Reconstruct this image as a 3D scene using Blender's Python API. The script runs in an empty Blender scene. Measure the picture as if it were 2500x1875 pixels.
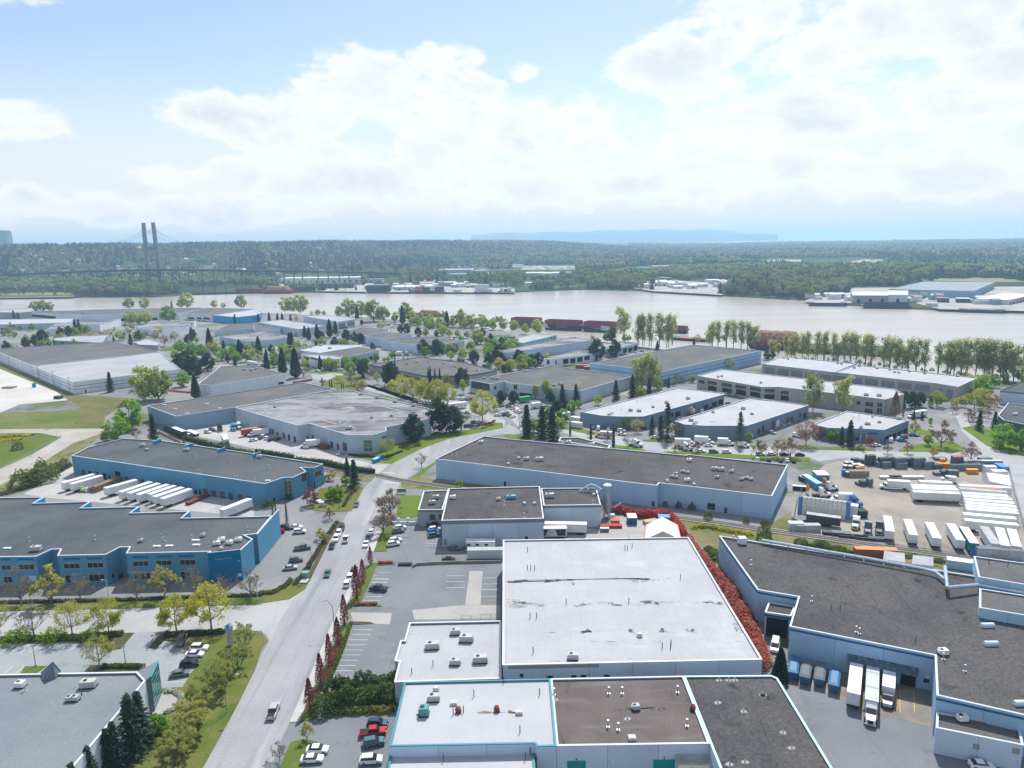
import bpy, math, random
from mathutils import Vector, Matrix
random.seed(7)
rad = math.radians
S = bpy.context.scene
COL = S.collection
# ------------------------------------------------------------ camera, world, sun, exposure
FPX, CX, CY, HC = 1800.0, 1250.0, 937.5, 100.0      # focal length and centre of the 2500 x 1875 photograph, camera height
PITCH, ROLL = rad(11.06), rad(1.0)
_f = Vector((0, math.cos(PITCH), -math.sin(PITCH)))
_r0 = Vector((1, 0, 0)); _u0 = Vector((0, math.sin(PITCH), math.cos(PITCH)))
_r = _r0*math.cos(ROLL) - _u0*math.sin(ROLL)
_u = _u0*math.cos(ROLL) + _r0*math.sin(ROLL)
CAM = Vector((0, 0, HC))
cam = bpy.data.cameras.new('camera'); cam.lens = 36*FPX/2500; cam.sensor_width = 36
cam.clip_start = 1.0; cam.clip_end = 90000
camo = bpy.data.objects.new('camera', cam); COL.objects.link(camo); S.camera = camo
camo.matrix_world = Matrix(((_r.x, _u.x, -_f.x, 0), (_r.y, _u.y, -_f.y, 0), (_r.z, _u.z, -_f.z, HC), (0, 0, 0, 1)))
SUN_AZ, SUN_EL = rad(16.5), rad(54)
w = bpy.data.worlds.new('World'); S.world = w; w.use_nodes = True
nt = w.node_tree; N = nt.nodes; L = nt.links; N.clear()
def nd(t, **k):
    n = N.new(t)
    for a, b in k.items(): setattr(n, a, b)
    return n
def mth(op, a, b=None, c=None, clamp=False):
    n = N.new('ShaderNodeMath'); n.operation = op; n.use_clamp = clamp
    for i, v in enumerate((a, b, c)):
        if v is None: continue
        if isinstance(v, (int, float)): n.inputs[i].default_value = v
        else: L.new(v, n.inputs[i])
    return n.outputs[0]
sky = nd('ShaderNodeTexSky', sky_type='NISHITA', sun_disc=False, sun_elevation=SUN_EL, sun_rotation=SUN_AZ, altitude=50, air_density=1.0, dust_density=0.6, ozone_density=2.0)
tc = nd('ShaderNodeTexCoord'); sx = nd('ShaderNodeSeparateXYZ'); L.new(tc.outputs['Generated'], sx.inputs[0])
az = mth('MULTIPLY', mth('ARCTAN2', sx.outputs[0], sx.outputs[1]), 57.2958)
el = mth('MULTIPLY', mth('ARCSINE', sx.outputs[2]), 57.2958)
cmb = nd('ShaderNodeCombineXYZ'); L.new(az, cmb.inputs[0]); L.new(mth('MULTIPLY', el, 1.7), cmb.inputs[1])
def noise(scale, detail, rough, vec, dist=0.0, off=0.0):
    n = nd('ShaderNodeTexNoise'); n.inputs['Scale'].default_value = scale; n.inputs['Detail'].default_value = detail
    n.inputs['Roughness'].default_value = rough; n.inputs['Distortion'].default_value = dist
    if off:
        a = nd('ShaderNodeVectorMath', operation='ADD'); L.new(vec, a.inputs[0]); a.inputs[1].default_value = (off, off*.7, off*.3); vec = a.outputs[0]
    L.new(vec, n.inputs['Vector']); return n.outputs['Fac']
n1 = noise(.11, 9, .58, cmb.outputs[0], .25)
n2 = noise(.035, 5, .5, cmb.outputs[0], 0, 31.0)
n3 = noise(.30, 7, .62, cmb.outputs[0], .3, 7.0)
# cumulus banks (azimuth, elevation, half width, half height) in degrees, plus a loose field of cloud elsewhere
BANKS = [(-9.5, 10.6, 8, 2.6), (-14.5, 8.6, 9, 2.4), (-5, 8.0, 8, 3.2), (-20, 4.6, 8, 1.7), (-9, 4.8, 12, 2.2), (-35, 8.0, 5.5, 1.5), (-33.5, 15.2, 5.5, 1.3),
         (-40, 14, 4, 2.2), (-2.2, 11.2, 2.4, 1.0), (1.2, 11.9, 1.6, .8), (12, 11.6, 5.5, 2.9), (21, 13.2, 10, 2.8), (29, 13.6, 7, 3.4), (12, 6.6, 13, 2.8), (26, 8.4, 13, 2.4),
         (34, 9.6, 9, 2.0), (20, 4.2, 16, 2.2), (4, 3.6, 14, 2.0), (-27, 2.6, 14, 1.5), (30, 3.6, 12, 1.8), (-38, 2.6, 6, 1.0), (-4.5, 12.3, 3.5, 1.6), (6.5, 8.6, 6, 2.2), (-12, 6.6, 6, 1.6)]
fld = None
for a, e, wa, we in BANKS:
    dx = mth('DIVIDE', mth('SUBTRACT', az, a), wa); dy = mth('DIVIDE', mth('SUBTRACT', el, e), we)
    d = mth('SUBTRACT', 1.0, mth('ADD', mth('MULTIPLY', dx, dx), mth('MULTIPLY', dy, dy)))
    fld = d if fld is None else mth('MAXIMUM', fld, d)
inside = mth('MULTIPLY', mth('LESS_THAN', mth('ABSOLUTE', az), 44.0), mth('LESS_THAN', el, 19.0))
loose = mth('MULTIPLY_ADD', n2, 5.0, -2.5)
fld = mth('MAXIMUM', mth('MAXIMUM', fld, -1.0), mth('SUBTRACT', loose, mth('MULTIPLY', inside, 4.0)))
body = mth('ADD', mth('MULTIPLY', fld, .55), mth('MULTIPLY_ADD', n1, 2.6, -1.33))
body = mth('ADD', body, mth('MULTIPLY_ADD', n3, 1.3, -.65))
mask = nd('ShaderNodeMapRange', interpolation_type='SMOOTHSTEP'); L.new(body, mask.inputs[0]); mask.inputs[1].default_value = -.06; mask.inputs[2].default_value = .34
thick = nd('ShaderNodeMapRange', interpolation_type='SMOOTHSTEP'); L.new(body, thick.inputs[0]); thick.inputs[1].default_value = .15; thick.inputs[2].default_value = .85
under = mth('MULTIPLY', thick.outputs[0], mth('MULTIPLY_ADD', n1, 2.4, -.65, clamp=True))
ccol = nd('ShaderNodeMixRGB'); L.new(under, ccol.inputs[0]); ccol.inputs[1].default_value = (4.4, 4.41, 4.44, 1); ccol.inputs[2].default_value = (3.2, 3.4, 3.68, 1)
vl = nd('ShaderNodeMapRange', interpolation_type='SMOOTHSTEP'); L.new(el, vl.inputs[0]); vl.inputs[1].default_value = 13.0; vl.inputs[2].default_value = 1.5
veil = nd('ShaderNodeMixRGB'); L.new(mth('MULTIPLY', vl.outputs[0], .96), veil.inputs[0]); tint = nd('ShaderNodeMixRGB', blend_type='MULTIPLY'); tint.inputs[0].default_value = 1; L.new(sky.outputs[0], tint.inputs[1]); tint.inputs[2].default_value = (.70, .65, .63, 1); L.new(tint.outputs[0], veil.inputs[1]); veil.inputs[2].default_value = (3.6, 3.7, 3.84, 1)   # thin high cloud towards the horizon
mix = nd('ShaderNodeMixRGB'); L.new(mth('MULTIPLY', mask.outputs[0], .93), mix.inputs[0]); L.new(veil.outputs[0], mix.inputs[1]); L.new(ccol.outputs[0], mix.inputs[2])
bg = nd('ShaderNodeBackground'); L.new(mix.outputs[0], bg.inputs[0]); bg.inputs[1].default_value = 0.15
wo = nd('ShaderNodeOutputWorld'); L.new(bg.outputs[0], wo.inputs[0])
w.cycles.sampling_method = 'MANUAL'; w.cycles.sample_map_resolution = 512
sl = bpy.data.lights.new('sun', 'SUN'); sl.energy = 3.3; sl.angle = rad(.53); sl.color = (1, .965, .9)
so = bpy.data.objects.new('sun', sl); COL.objects.link(so)
so.rotation_euler = Vector((math.sin(SUN_AZ)*math.cos(SUN_EL), math.cos(SUN_AZ)*math.cos(SUN_EL), math.sin(SUN_EL))).to_track_quat('Z', 'Y').to_euler()
so.location = (60, 200, 400)
vs = S.view_settings; vs.view_transform = 'Standard'; vs.look = 'None'; vs.gamma = 1; vs.exposure = .66; vs.use_curve_mapping = False
S.render.engine = 'CYCLES'
cy = S.cycles; cy.use_denoising = True; cy.max_bounces = 6; cy.diffuse_bounces = 3; cy.glossy_bounces = 2; cy.transmission_bounces = 3; cy.transparent_max_bounces = 6
cy.volume_bounces = 2; cy.use_adaptive_sampling = True; cy.adaptive_threshold = .02; cy.sample_clamp_indirect = 6
# ------------------------------------------------------------ photograph pixel -> place on the ground
FR = {c: ((i % 4)*620, (500, 960, 1395)[i//4], 640/2212) for i, c in enumerate('abcdefghijkl')}
FR['z'] = (0, 0, 2500/2212); FR['s'] = (0, 0, 1)
def P(s):
    """'f 1 2 3 4 g 5 6' -> photograph pixels; the letter names the enlargement the numbers were read from"""
    out = []; fr = FR['s']; b = []
    for t in s.split():
        if t in FR: fr = FR[t]; b = []
        else:
            b.append(float(t))
            if len(b) == 2: out.append((fr[0]+b[0]*fr[2], fr[1]+b[1]*fr[2])); b = []
    return out
def ray(p): return _f + _r*((p[0]-CX)/FPX) - _u*((p[1]-CY)/FPX)
def G(p, z=0.0):
    d = ray(p); t = (z-HC)/d.z; return Vector((d.x*t, d.y*t, z))
def Gs(s, z=0.0): return [G(p, z) for p in P(s)]
def proj(v):
    q = Vector(v)-CAM; D = q.dot(_f); return (CX+FPX*q.dot(_r)/D, CY-FPX*q.dot(_u)/D)
def hgt(b, ty):
    lo, hi = 0.0, 300.0
    for _ in range(40):
        m = (lo+hi)/2
        if proj((b.x, b.y, b.z+m))[1] > ty: lo = m
        else: hi = m
    return lo
# ------------------------------------------------------------ materials
MATS = {}
def _nodes(name):
    m = bpy.data.materials.new(name); m.use_nodes = True; t = m.node_tree
    for n in list(t.nodes): t.nodes.remove(n)
    return m, t
def _mixc(t, fac, a, b, mode='MIX'):
    n = t.nodes.new('ShaderNodeMixRGB'); n.blend_type = mode
    for i, v in enumerate((fac, a, b)):
        if isinstance(v, (int, float)): n.inputs[i].default_value = v
        elif isinstance(v, tuple): n.inputs[i].default_value = (*v, 1)
        else: t.links.new(v, n.inputs[i])
    return n.outputs[0]
def _noise(t, vec, scale, detail=4, rough=.6, lo=.35, hi=.65, dist=0):
    n = t.nodes.new('ShaderNodeTexNoise'); n.inputs['Scale'].default_value = scale; n.inputs['Detail'].default_value = detail
    n.inputs['Roughness'].default_value = rough; n.inputs['Distortion'].default_value = dist
    if vec is not None: t.links.new(vec, n.inputs['Vector'])
    r = t.nodes.new('ShaderNodeMapRange'); r.interpolation_type = 'SMOOTHSTEP'; t.links.new(n.outputs['Fac'], r.inputs[0]); r.inputs[1].default_value = lo; r.inputs[2].default_value = hi
    return r.outputs[0]
def _vec(t, stretch=None, rot=0):
    c = t.nodes.new('ShaderNodeTexCoord'); v = c.outputs['Object']
    if stretch or rot:
        mp = t.nodes.new('ShaderNodeMapping'); t.links.new(v, mp.inputs[0])
        if stretch: mp.inputs['Scale'].default_value = stretch
        mp.inputs['Rotation'].default_value = (0, 0, rot); v = mp.outputs[0]
    return v
def mat(name, col, rough=.8, var=None, vs_=.15, spec=.3, metal=0, layers=(), fine=0, finescale=6, rnd=0, bump=0, cracks=0, grid=None, alpha=None):
    """col base; var second colour mixed by large noise; layers: (colour, scale, lo, hi, stretch, rot) patches; fine: fine grain; rnd: per-object value shift"""
    if name in MATS: return MATS[name]
    m, t = _nodes(name); v = _vec(t); c = tuple(col)
    out = c
    if var: out = _mixc(t, _noise(t, v, vs_, 5), out, tuple(var))
    for (lc, sc, lo, hi, st, ro) in layers: out = _mixc(t, _noise(t, _vec(t, st, ro) if (st or ro) else v, sc, 6, .65, lo, hi, .3), out, tuple(lc))
    if cracks:
        vo = t.nodes.new('ShaderNodeTexVoronoi'); vo.feature = 'DISTANCE_TO_EDGE'; vo.inputs['Scale'].default_value = cracks
        dn = t.nodes.new('ShaderNodeTexNoise'); dn.inputs['Scale'].default_value = .5; t.links.new(v, dn.inputs['Vector']); dm = _mixc(t, .82, dn.outputs['Color'], v); t.links.new(dm, vo.inputs['Vector'])
        cm = t.nodes.new('ShaderNodeMapRange'); t.links.new(vo.outputs['Distance'], cm.inputs[0]); cm.inputs[1].default_value = .001; cm.inputs[2].default_value = .006; cm.inputs[3].default_value = .8; cm.inputs[4].default_value = 1
        out = _mixc(t, 1.0, out, cm.outputs[0], 'MULTIPLY')
    if grid:
        sp = t.nodes.new('ShaderNodeSeparateXYZ'); mp = _vec(t, None, grid[3]); t.links.new(mp, sp.inputs[0]); g_ = None
        for ax, st in ((0, grid[0]), (1, grid[1])):
            if not st: continue
            m1 = t.nodes.new('ShaderNodeMath'); m1.operation = 'WRAP'; t.links.new(sp.outputs[ax], m1.inputs[0]); m1.inputs[1].default_value = st; m1.inputs[2].default_value = 0
            m2 = t.nodes.new('ShaderNodeMath'); m2.operation = 'LESS_THAN'; t.links.new(m1.outputs[0], m2.inputs[0]); m2.inputs[1].default_value = grid[2]; h_ = m2.outputs[0]
            m3 = t.nodes.new('ShaderNodeMath'); m3.operation = 'MULTIPLY'; t.links.new(h_, m3.inputs[0]); t.links.new(_noise(t, v, .25, 3, .6, .3, .65), m3.inputs[1]); out = _mixc(t, m3.outputs[0], out, tuple(grid[4]))
    if fine:
        f = _noise(t, v, finescale, 3, .7, .3, .7)
        out = _mixc(t, f, out, _mixc(t, 1.0, out, (1-fine, 1-fine, 1-fine), 'MULTIPLY'))
    if rnd:
        oi = t.nodes.new('ShaderNodeObjectInfo'); h = t.nodes.new('ShaderNodeHueSaturation')
        mr = t.nodes.new('ShaderNodeMapRange'); t.links.new(oi.outputs['Random'], mr.inputs[0]); mr.inputs[3].default_value = 1-rnd; mr.inputs[4].default_value = 1+rnd
        t.links.new(mr.outputs[0], h.inputs['Value'])
        if isinstance(out, tuple): h.inputs['Color'].default_value = (*out, 1)
        else: t.links.new(out, h.inputs['Color'])
        out = h.outputs[0]
    b = t.nodes.new('ShaderNodeBsdfPrincipled'); b.inputs['Roughness'].default_value = rough; b.inputs['Metallic'].default_value = metal
    b.inputs['Specular IOR Level'].default_value = spec
    if isinstance(out, tuple): b.inputs['Base Color'].default_value = (*out, 1)
    else: t.links.new(out, b.inputs['Base Color'])
    if bump:
        bp = t.nodes.new('ShaderNodeBump'); bp.inputs['Strength'].default_value = bump; bp.inputs['Distance'].default_value = .05
        t.links.new(_noise(t, v, finescale, 3, .7, .2, .8), bp.inputs['Height']); t.links.new(bp.outputs[0], b.inputs['Normal'])
    if alpha: t.links.new(_noise(t, _vec(t, alpha[3], 0), alpha[0], 6, .7, alpha[1], alpha[2], .4), b.inputs['Alpha'])
    o = t.nodes.new('ShaderNodeOutputMaterial'); t.links.new(b.outputs[0], o.inputs[0])
    MATS[name] = m; return m
def leafmat(name, a, b, trans=.45, scale=.5, rnd=.18):
    if name in MATS: return MATS[name]
    m, t = _nodes(name); v = _vec(t)
    c = _mixc(t, _noise(t, v, scale, 3, .6, .3, .7), tuple(a), tuple(b))
    oi = t.nodes.new('ShaderNodeObjectInfo'); h = t.nodes.new('ShaderNodeHueSaturation')
    mr = t.nodes.new('ShaderNodeMapRange'); t.links.new(oi.outputs['Random'], mr.inputs[0]); mr.inputs[3].default_value = 1-rnd; mr.inputs[4].default_value = 1+rnd
    mh = t.nodes.new('ShaderNodeMapRange'); t.links.new(oi.outputs['Random'], mh.inputs[0]); mh.inputs[3].default_value = .515; mh.inputs[4].default_value = .485
    t.links.new(mr.outputs[0], h.inputs['Value']); t.links.new(mh.outputs[0], h.inputs['Hue']); t.links.new(c, h.inputs['Color'])
    d = t.nodes.new('ShaderNodeBsdfDiffuse'); tr = t.nodes.new('ShaderNodeBsdfTranslucent'); mx = t.nodes.new('ShaderNodeMixShader'); mx.inputs[0].default_value = trans
    t.links.new(h.outputs[0], d.inputs[0]); t.links.new(h.outputs[0], tr.inputs[0]); t.links.new(d.outputs[0], mx.inputs[1]); t.links.new(tr.outputs[0], mx.inputs[2])
    o = t.nodes.new('ShaderNodeOutputMaterial'); t.links.new(mx.outputs[0], o.inputs[0]); MATS[name] = m; return m
# ------------------------------------------------------------ mesh and object helpers
class MB:
    def __init__(s): s.v = []; s.f = []
    def add(s, vs, fs):
        n = len(s.v); s.v += [tuple(v) for v in vs]; s.f += [tuple(i+n for i in f) for f in fs]; return s
    def box(s, x0, x1, y0, y1, z0, z1):
        return s.add([(x0, y0, z0), (x1, y0, z0), (x1, y1, z0), (x0, y1, z0), (x0, y0, z1), (x1, y0, z1), (x1, y1, z1), (x0, y1, z1)],
                     [(3, 2, 1, 0), (4, 5, 6, 7), (0, 1, 5, 4), (1, 2, 6, 5), (2, 3, 7, 6), (3, 0, 4, 7)])
    def hexa(s, a, b):   # two quads (lower, upper)
        return s.add(list(a)+list(b), [(3, 2, 1, 0), (4, 5, 6, 7), (0, 1, 5, 4), (1, 2, 6, 5), (2, 3, 7, 6), (3, 0, 4, 7)])
    def prism(s, pts, z0, z1, top=True, bot=False):
        n = len(pts); vs = [(p[0], p[1], z0) for p in pts]+[(p[0], p[1], z1) for p in pts]
        fs = [(i, (i+1) % n, n+(i+1) % n, n+i) for i in range(n)]
        if top: fs.append(tuple(range(n, 2*n)))
        if bot: fs.append(tuple(reversed(range(n))))
        return s.add(vs, fs)
    def tube(s, a, b, r0, r1=None, n=6, cap=True):
        a = Vector(a); b = Vector(b); r1 = r0 if r1 is None else r1; d = b-a
        if d.length < 1e-6: return s
        q = d.to_track_quat('Z', 'Y'); vs = []
        for c, r in ((a, r0), (b, r1)):
            for i in range(n):
                t = 2*math.pi*i/n; vs.append(c+q @ Vector((math.cos(t)*r, math.sin(t)*r, 0)))
        fs = [(i, (i+1) % n, n+(i+1) % n, n+i) for i in range(n)]
        if cap: fs += [tuple(range(n, 2*n)), tuple(reversed(range(n)))]
        return s.add(vs, fs)
    def path(s, pts, r, n=8):
        for a, b in zip(pts, pts[1:]): s.tube(a, b, r, r, n)
        return s
    def beam(s, a, b, wx, z0, z1):   # box along a->b (xy), width wx
        a = Vector((a[0], a[1], 0)); b = Vector((b[0], b[1], 0)); d = (b-a).normalized(); n = Vector((-d.y, d.x, 0))*wx/2
        q = [a-n, b-n, b+n, a+n]
        return s.prism([(p.x, p.y) for p in q], z0, z1, True, True)
    def mesh(s, name, m, smooth=False):
        me = bpy.data.meshes.new(name); me.from_pydata(s.v, [], s.f); me.update()
        if m: me.materials.append(m)
        if smooth: me.polygons.foreach_set('use_smooth', [True]*len(me.polygons))
        return me
    def build(s, name, m, parent=None, loc=None, smooth=False):
        return link(name, s.mesh(name, m, smooth), parent, loc)
def link(name, data, parent=None, loc=None, rz=0):
    o = bpy.data.objects.new(name, data); COL.objects.link(o)
    if parent: o.parent = parent
    if loc is not None: o.location = loc
    if rz: o.rotation_euler[2] = rz
    return o
def tag(o, label=None, cat=None, group=None, kind=None):
    if label: o['label'] = label
    if cat: o['category'] = cat
    if group: o['group'] = group
    if kind: o['kind'] = kind
    return o
def thing(name, label, cat, loc=(0, 0, 0), rz=0, group=None):
    o = bpy.data.objects.new(name, None); COL.objects.link(o); o.location = loc; o.rotation_euler[2] = rz; o.empty_display_size = .5
    return tag(o, label, cat, group)
def copytree(o, loc=None, rz=None, parent=None):
    c = o.copy(); COL.objects.link(c)
    if parent: c.parent = parent
    if loc is not None: c.location = loc
    if rz is not None: c.rotation_euler = (0, 0, rz)
    for ch in list(o.children): copytree(ch, parent=c)
    return c
ORD = ['leftmost', 'second from left', 'third from left', 'fourth from left', 'fifth from left', 'sixth from left', 'seventh from left', 'eighth from left', 'ninth from left', 'tenth from left',
       'eleventh from left', 'twelfth from left', 'thirteenth from left', 'fourteenth from left', 'fifteenth from left', 'sixteenth from left', 'seventeenth from left', 'eighteenth from left',
       'nineteenth from left', 'twentieth from left', '21st from left', '22nd from left', '23rd from left', '24th from left', '25th from left', '26th from left', '27th from left', '28th from left', '29th from left', '30th from left', '31st from left', '32nd from left']
def ordinal(i, n):
    if n == 1: return ''
    if n == 2: return ('left-hand ', 'right-hand ')[i]
    if i == n-1: return 'rightmost '
    if n == 3 and i == 1: return 'middle '
    return ORD[i]+' '
def ccw(pts):
    a = sum(p[0]*q[1]-q[0]*p[1] for p, q in zip(pts, pts[1:]+pts[:1])); return list(pts) if a > 0 else list(reversed(pts))
def offset(pts, d):   # inward offset of a ccw polygon
    n = len(pts); out = []
    for i in range(n):
        p0, p1, p2 = Vector(pts[i-1][:2]), Vector(pts[i][:2]), Vector(pts[(i+1) % n][:2])
        a = (p1-p0).normalized(); b = (p2-p1).normalized(); na = Vector((-a.y, a.x)); nb = Vector((-b.y, b.x))
        k = na+nb; l = k.length
        if l < .25: out.append(p1+na*d); continue
        k /= l; out.append(p1+k*(d/max(.3, k.dot(na))))
    return [(p.x, p.y) for p in out]
def sheet(name, s, m, z=.03, kerb=0, label=None, cat=None):
    """flat ground surface drawn from photograph pixels (kerb: raised with a side face)"""
    pts = ccw([(v.x, v.y) for v in (Gs(s, z+kerb) if isinstance(s, str) else s)]); b = MB()
    if kerb: b.prism(pts, -.05, z+kerb)
    else: b.add([(x, y, z) for x, y in pts], [tuple(range(len(pts)))])
    return tag(b.build(name, m), label, cat, None, 'structure')
# ------------------------------------------------------------ river, sea, land, hills
from mathutils import noise as mnoise
WZ = -2.5
M_water = None
def water_mat():
    m, t = _nodes('river water'); v = _vec(t)
    c = _mixc(t, _noise(t, _vec(t, (.003, .02, 1)), 1.0, 5, .6, .3, .7), (.46, .42, .37), (.38, .345, .31))
    b = t.nodes.new('ShaderNodeBsdfPrincipled'); t.links.new(c, b.inputs['Base Color']); b.inputs['Roughness'].default_value = .22; b.inputs['IOR'].default_value = 1.33
    h = t.nodes.new('ShaderNodeTexNoise'); h.inputs['Scale'].default_value = .12; h.inputs['Detail'].default_value = 6; t.links.new(_vec(t, (1, 1.6, 1), .4), h.inputs['Vector'])
    bp = t.nodes.new('ShaderNodeBump'); bp.inputs['Strength'].default_value = .8; bp.inputs['Distance'].default_value = .7
    t.links.new(h.outputs['Fac'], bp.inputs['Height']); t.links.new(bp.outputs[0], b.inputs['Normal'])
    o = t.nodes.new('ShaderNodeOutputMaterial'); t.links.new(b.outputs[0], o.inputs[0]); return m
M_water = water_mat()
ring = [(math.cos(i*math.pi/48)*24500, math.sin(i*math.pi/48)*24500) for i in range(96)]
tag(MB().add([(x, y, WZ) for x, y in ring], [tuple(range(96))]).build('water', M_water), 'muddy beige river and the sea beyond the far land', 'river', None, 'structure')
NEARB = P('s -900 764 -400 760 0 757 600 762 900 775 1150 795 1260 812 1330 822 1420 828 1560 846 1700 862 1860 874 2100 892 2300 914 2430 927 2600 937 3300 965')
M_ground = mat('industrial ground', (.27, .275, .28), .95, (.20, .205, .215), .02, .1, layers=[((.35, .34, .325), .012, .52, .7, None, 0), ((.12, .15, .06), .02, .55, .64, None, 0), ((.13, .135, .145), .1, .58, .7, None, 0)], fine=.15, finescale=1.5)
bank = [(v.x, v.y) for v in (G(p, 0) for p in NEARB)]
pts = ccw(bank+[(2600, 300), (2600, -600), (-2600, -600), (-2600, 900)])
b = MB().prism(pts, -6, 0)
tag(b.build('ground', M_ground), 'pale paved ground of the industrial estate', 'ground', None, 'structure')
FARB = P('s -700 741 -300 734 0 730 180 727 380 726 490 720 620 717 880 712.5 1110 715.5 1240 715 1420 708 1620 712.5 1760 723 1880 730 1950 733 2060 746 2200 754 2350 762 2500 766 2800 776 3200 790')
fb = [G(p, WZ) for p in FARB]
fb = [(math.degrees(math.atan2(v.x, v.y)), math.hypot(v.x, v.y)) for v in fb]
def rbank(a):
    for (a0, r0), (a1, r1) in zip(fb, fb[1:]):
        if a0 <= a <= a1: return r0+(r1-r0)*(a-a0)/(a1-a0)
    return fb[0][1] if a < fb[0][0] else fb[-1][1]
def sm(a, b, x):
    t = min(1, max(0, (x-a)/(b-a))); return t*t*(3-2*t)
def interp(tab, x):
    for (a, u), (b_, v) in zip(tab, tab[1:]):
        if a <= x <= b_: return u+(v-u)*(x-a)/(b_-a)
    return tab[0][1] if x < tab[0][0] else tab[-1][1]
TOP = [(-50, 100), (-35, 98), (-28, 94), (-20, 92), (-12, 90), (-6, 84), (0, 76), (3, 66), (6, 44), (9, 20), (12, 6), (16, 3), (50, 3)]
HD0 = [(-50, 2150), (-35, 2150), (-20, 2100), (-8, 2350), (0, 2900), (6, 3600), (50, 3600)]
HD1 = [(-50, 3700), (-35, 3600), (-20, 3600), (-8, 4200), (0, 5000), (6, 5600), (50, 6500)]
def zfar(a, r):
    n = mnoise.noise(Vector((a*.25, r*.0006, 0)))
    return .3+interp(TOP, a)*sm(interp(HD0, a), interp(HD1, a), r+n*260)+ (2.5*n if r > 3000 else 0)
def land_mat():
    m, t = _nodes('far land'); v = _vec(t)
    c = _mixc(t, _noise(t, v, .006, 6, .65, .4, .6), (.035, .06, .025), (.085, .11, .045))
    c = _mixc(t, _noise(t, _vec(t, (.4, 1, 1)), .004, 5, .6, .56, .64), c, (.17, .15, .09))
    b = t.nodes.new('ShaderNodeBsdfDiffuse'); t.links.new(c, b.inputs[0]); o = t.nodes.new('ShaderNodeOutputMaterial'); t.links.new(b.outputs[0], o.inputs[0]); return m
mb = MB(); AZ = [-50+i*.8 for i in range(126)]; fr_ = [0, .012, .03, .06, .1, .15, .2, .25, .3, .36, .42, .48, .55, .63, .72, .8, .88, 1]
NR = len(fr_)+1
for a in AZ:
    rb = rbank(a); ra = rad(a)
    mb.v.append((math.sin(ra)*rb, math.cos(ra)*rb, WZ-1))
    for k, q in enumerate(fr_):
        r = rb+8+(11200-rb)*q**1.25 if k else rb+5
        mb.v.append((math.sin(ra)*r, math.cos(ra)*r, zfar(a, r) if k else .2))
for i in range(len(AZ)-1):
    for j in range(NR-1):
        a = i*NR+j; mb.f.append((a, a+NR, a+NR+1, a+1))
M_land = land_mat()
tag(mb.build('far_land', M_land), 'wooded far shore rising to a long hill', 'land', None, 'structure')
# the pale headland across the bay
mb = MB(); xs = [1150+i*25 for i in range(31)]
for x in xs:
    top = interp([(1150, 585), (1260, 579), (1400, 577.5), (1480, 574.5), (1600, 572), (1740, 573), (1790, 574), (1806, 580), (1830, 582.5), (1900, 582.5)], x)+1.2*math.sin(x*.05)
    d = ray((x, 580)); k = 15500/d.y; bx, by = d.x*k, d.y*k
    z = max(4, HC+15500/FPX*((CY+math.tan(math.atan2(0, 1))) - 0)*0 + hgt(Vector((bx, by, 0)), top))
    mb.v += [(bx, by, WZ-1), (bx, by, z*.75), (bx*1.05, by*1.05, z), (bx*1.15, by*1.15, WZ-1)]
for i in range(len(xs)-1):
    for j in range(3):
        a = i*4+j; mb.f.append((a, a+4, a+5, a+1))
tag(mb.build('headland', mat('headland', (.06, .09, .05), .95)), 'pale hazy headland on the horizon beyond the bay', 'headland', None, 'structure')
# ------------------------------------------------------------ far woods: tens of thousands of small trees
def far_templates():
    c = bpy.data.collections.new('far_tree_templates'); R = random.Random(3)
    con = leafmat('far conifer', (.016, .036, .03), (.04, .07, .045), .2, .1, .3); dec = leafmat('far broadleaf', (.19, .25, .08), (.29, .33, .12), .45, .1, .3)
    dec2 = leafmat('far budding tree', (.29, .28, .13), (.23, .26, .10), .45, .1, .25)
    for k in range(9):
        b = MB()
        if k < 4:
            for t in range(4):
                z0 = .08+.2*t; z1 = z0+.36; r = (.21-.045*t)*(1+.25*R.random()); n = 7
                vs = [(math.cos(2*math.pi*i/n)*r*(.7+.6*R.random()), math.sin(2*math.pi*i/n)*r*(.7+.6*R.random()), z0+R.uniform(-.05, .05)) for i in range(n)]+[(R.uniform(-.02, .02), R.uniform(-.02, .02), min(1, z1))]
                b.add(vs, [(i, (i+1) % n, n) for i in range(n)])
        else:
            for t in range(7):
                an = R.random()*6.28; rr = .22*R.random(); cx, cy, cz = math.cos(an)*rr, math.sin(an)*rr, R.uniform(.35, .8); s = R.uniform(.12, .22)
                n = 6; vs = [(cx, cy, cz+s*1.2)]
                for h, q in ((.45, .9), (-.5, .85)):
                    vs += [(cx+math.cos(2*math.pi*i/n+h)*s*q*R.uniform(.75, 1.25), cy+math.sin(2*math.pi*i/n+h)*s*q*R.uniform(.75, 1.25), cz+h*s) for i in range(n)]
                fs = [(0, 1+i, 1+(i+1) % n) for i in range(n)]+[(1+i, n+1+i, n+1+(i+1) % n, 1+(i+1) % n) for i in range(n)]
                b.add(vs, fs)
            b.tube((0, 0, 0), (0, 0, .4), .03, .02, 4, False)
        me = b.mesh('far_tree', con if k < 4 else (dec if k < 7 else dec2)); o = bpy.data.objects.new('far_tree_%02d' % k, me); c.objects.link(o)
    return c
FT = far_templates()
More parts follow.
